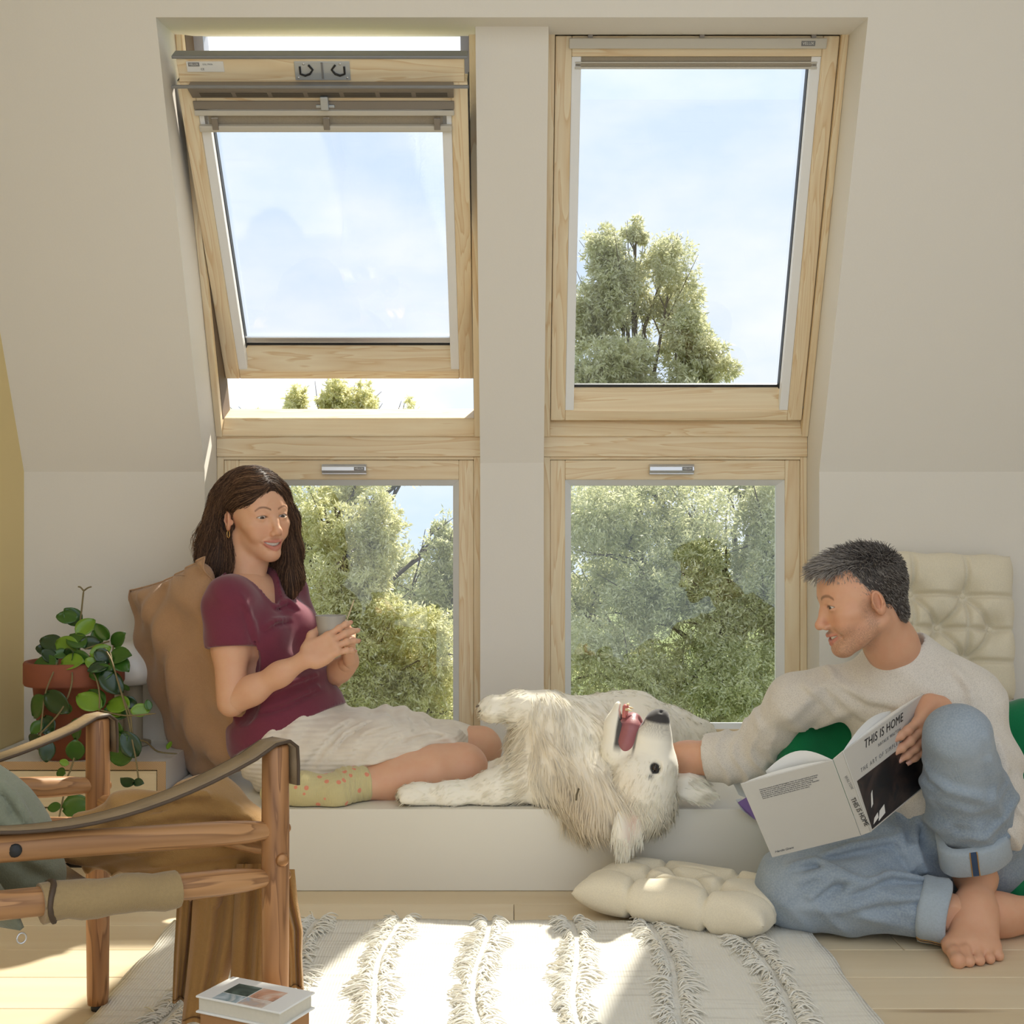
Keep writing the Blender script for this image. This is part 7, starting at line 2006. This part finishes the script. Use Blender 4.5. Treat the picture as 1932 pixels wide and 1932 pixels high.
def len2(p):
    dru = np.sqrt(((p - ruffc) ** 2 / np.array([.14, .14, .12]) ** 2).sum(1)); dch = np.sqrt(((p - chestc) ** 2 / np.array([.10, .14, .12]) ** 2).sum(1))
    L = .016 + .030 * np.exp(-dru ** 2) + .018 * np.exp(-dch ** 2)
    px = 966 + p[:, 0] * F / p[:, 1]
    L = np.where(px < 960, .010, L); L = np.where((px < 960) & (p[:, 2] > .33) & (N_dummy(p)), .026, L)
    return L
def N_dummy(p):
    py = HOR - (p[:, 2] - EYE) * F / p[:, 1]; px = 966 + p[:, 0] * F / p[:, 1]
    return (px > 950) & (py > 1345)
def flow2(p):
    px = 966 + p[:, 0] * F / p[:, 1]; py = HOR - (p[:, 2] - EYE) * F / p[:, 1]
    leg = px < 1000
    a = np.stack([np.where(leg, -1., .25), np.full(len(p), -.45), np.where(leg, -.15, -.9)], 1)
    back = (p[:, 1] > 3.12); a[back] = np.array([-.8, -.1, .1])
    a = a + .5 * np.stack([np.sin(p[:, 2] * 50 + p[:, 0] * 30), np.sin(p[:, 0] * 44), np.sin(p[:, 0] * 60 + p[:, 1] * 20)], 1) * .7
    return a
f2 = fur_tufts(VD2, N2, CD2, 9000, len2, flow2, lambda p: np.where(p[:, 1] < 2.98, .20, .12), 3, .0008)
def len1(p):
    q = (p - np.array(HD.translation)) @ np.array(HD.to_3x3()); y, z = q[:, 1], q[:, 2]
    L = np.where(y > .055, .0, .006); L = np.where((y < .02), .010, L); L = np.where((y < -.02) | (z < -.062) & (y < .03), .024, L)
    return np.where((z > .03) & (y > -.05), np.minimum(L, .007), L)
fh = np.array(HD.to_3x3() @ Vector((0, -1, -.15)))
f1 = fur_tufts(VD1w, N1, CD1, 4200, len1, lambda p: np.tile(fh, (len(p), 1)) + np.array([-.25, 0, -.15]), .16, 2, .0008, .18)
# fringes on the ears
def ear_fur(o, n, L, dirv, cols):
    V = np.array([v.co[:] for v in o.data.vertices], np.float32); 
    i = rng.integers(0, len(V), n); Nn = np.tile(np.array((.0, -1., .0)), (len(V), 1))
    return fur_tufts(V, Nn, np.tile(FUR, (len(V), 1)), n, lambda p: np.full(len(p), L), lambda p: np.tile(np.array(dirv), (len(p), 1)), .22, 2, .0009)
f3 = ear_fur(e1, 420, .020, (-.15, -.1, -1), None); f4 = ear_fur(e2, 420, .016, (1, -.1, -.2), None)
VF_, QF_ = join_meshes([(a[0], a[1]) for a in (f2, f1, f3, f4)]); CF_ = np.concatenate([a[2] for a in (f2, f1, f3, f4)])
me = np_mesh('fur', VF_, QF_); set_col(me, CF_); shade_as(me, np.concatenate([a[3] for a in (f2, f1, f3, f4)])); fo = link('fur', me, M['fur_hair'], do); fo['kind'] = 'stuff'
# whiskers and claws
for c, dirs in ((P(766, 1502, 2.95), Vector((-1, 0, 0))), (P(917, 1338, 2.98), Vector((-1, 0, .1)))):
    for i in range(4):
        o_ = Vector((0, (i - 1.5) * .0145, (.008 if i in (1, 2) else -.002))); q0 = c + o_ + dirs * (.014 if i in (1, 2) else .009)
        MB().tube([q0, q0 + dirs * .006 + Vector((0, -.001, -.001)), q0 + dirs * .011 + Vector((0, -.001, -.005))], [.0032, .0024, .0006], 6).build('claw', mat_plain('claw', srgb(120, 104, 88), .4) if 'claw' not in bpy.data.materials else bpy.data.materials['claw'], do)
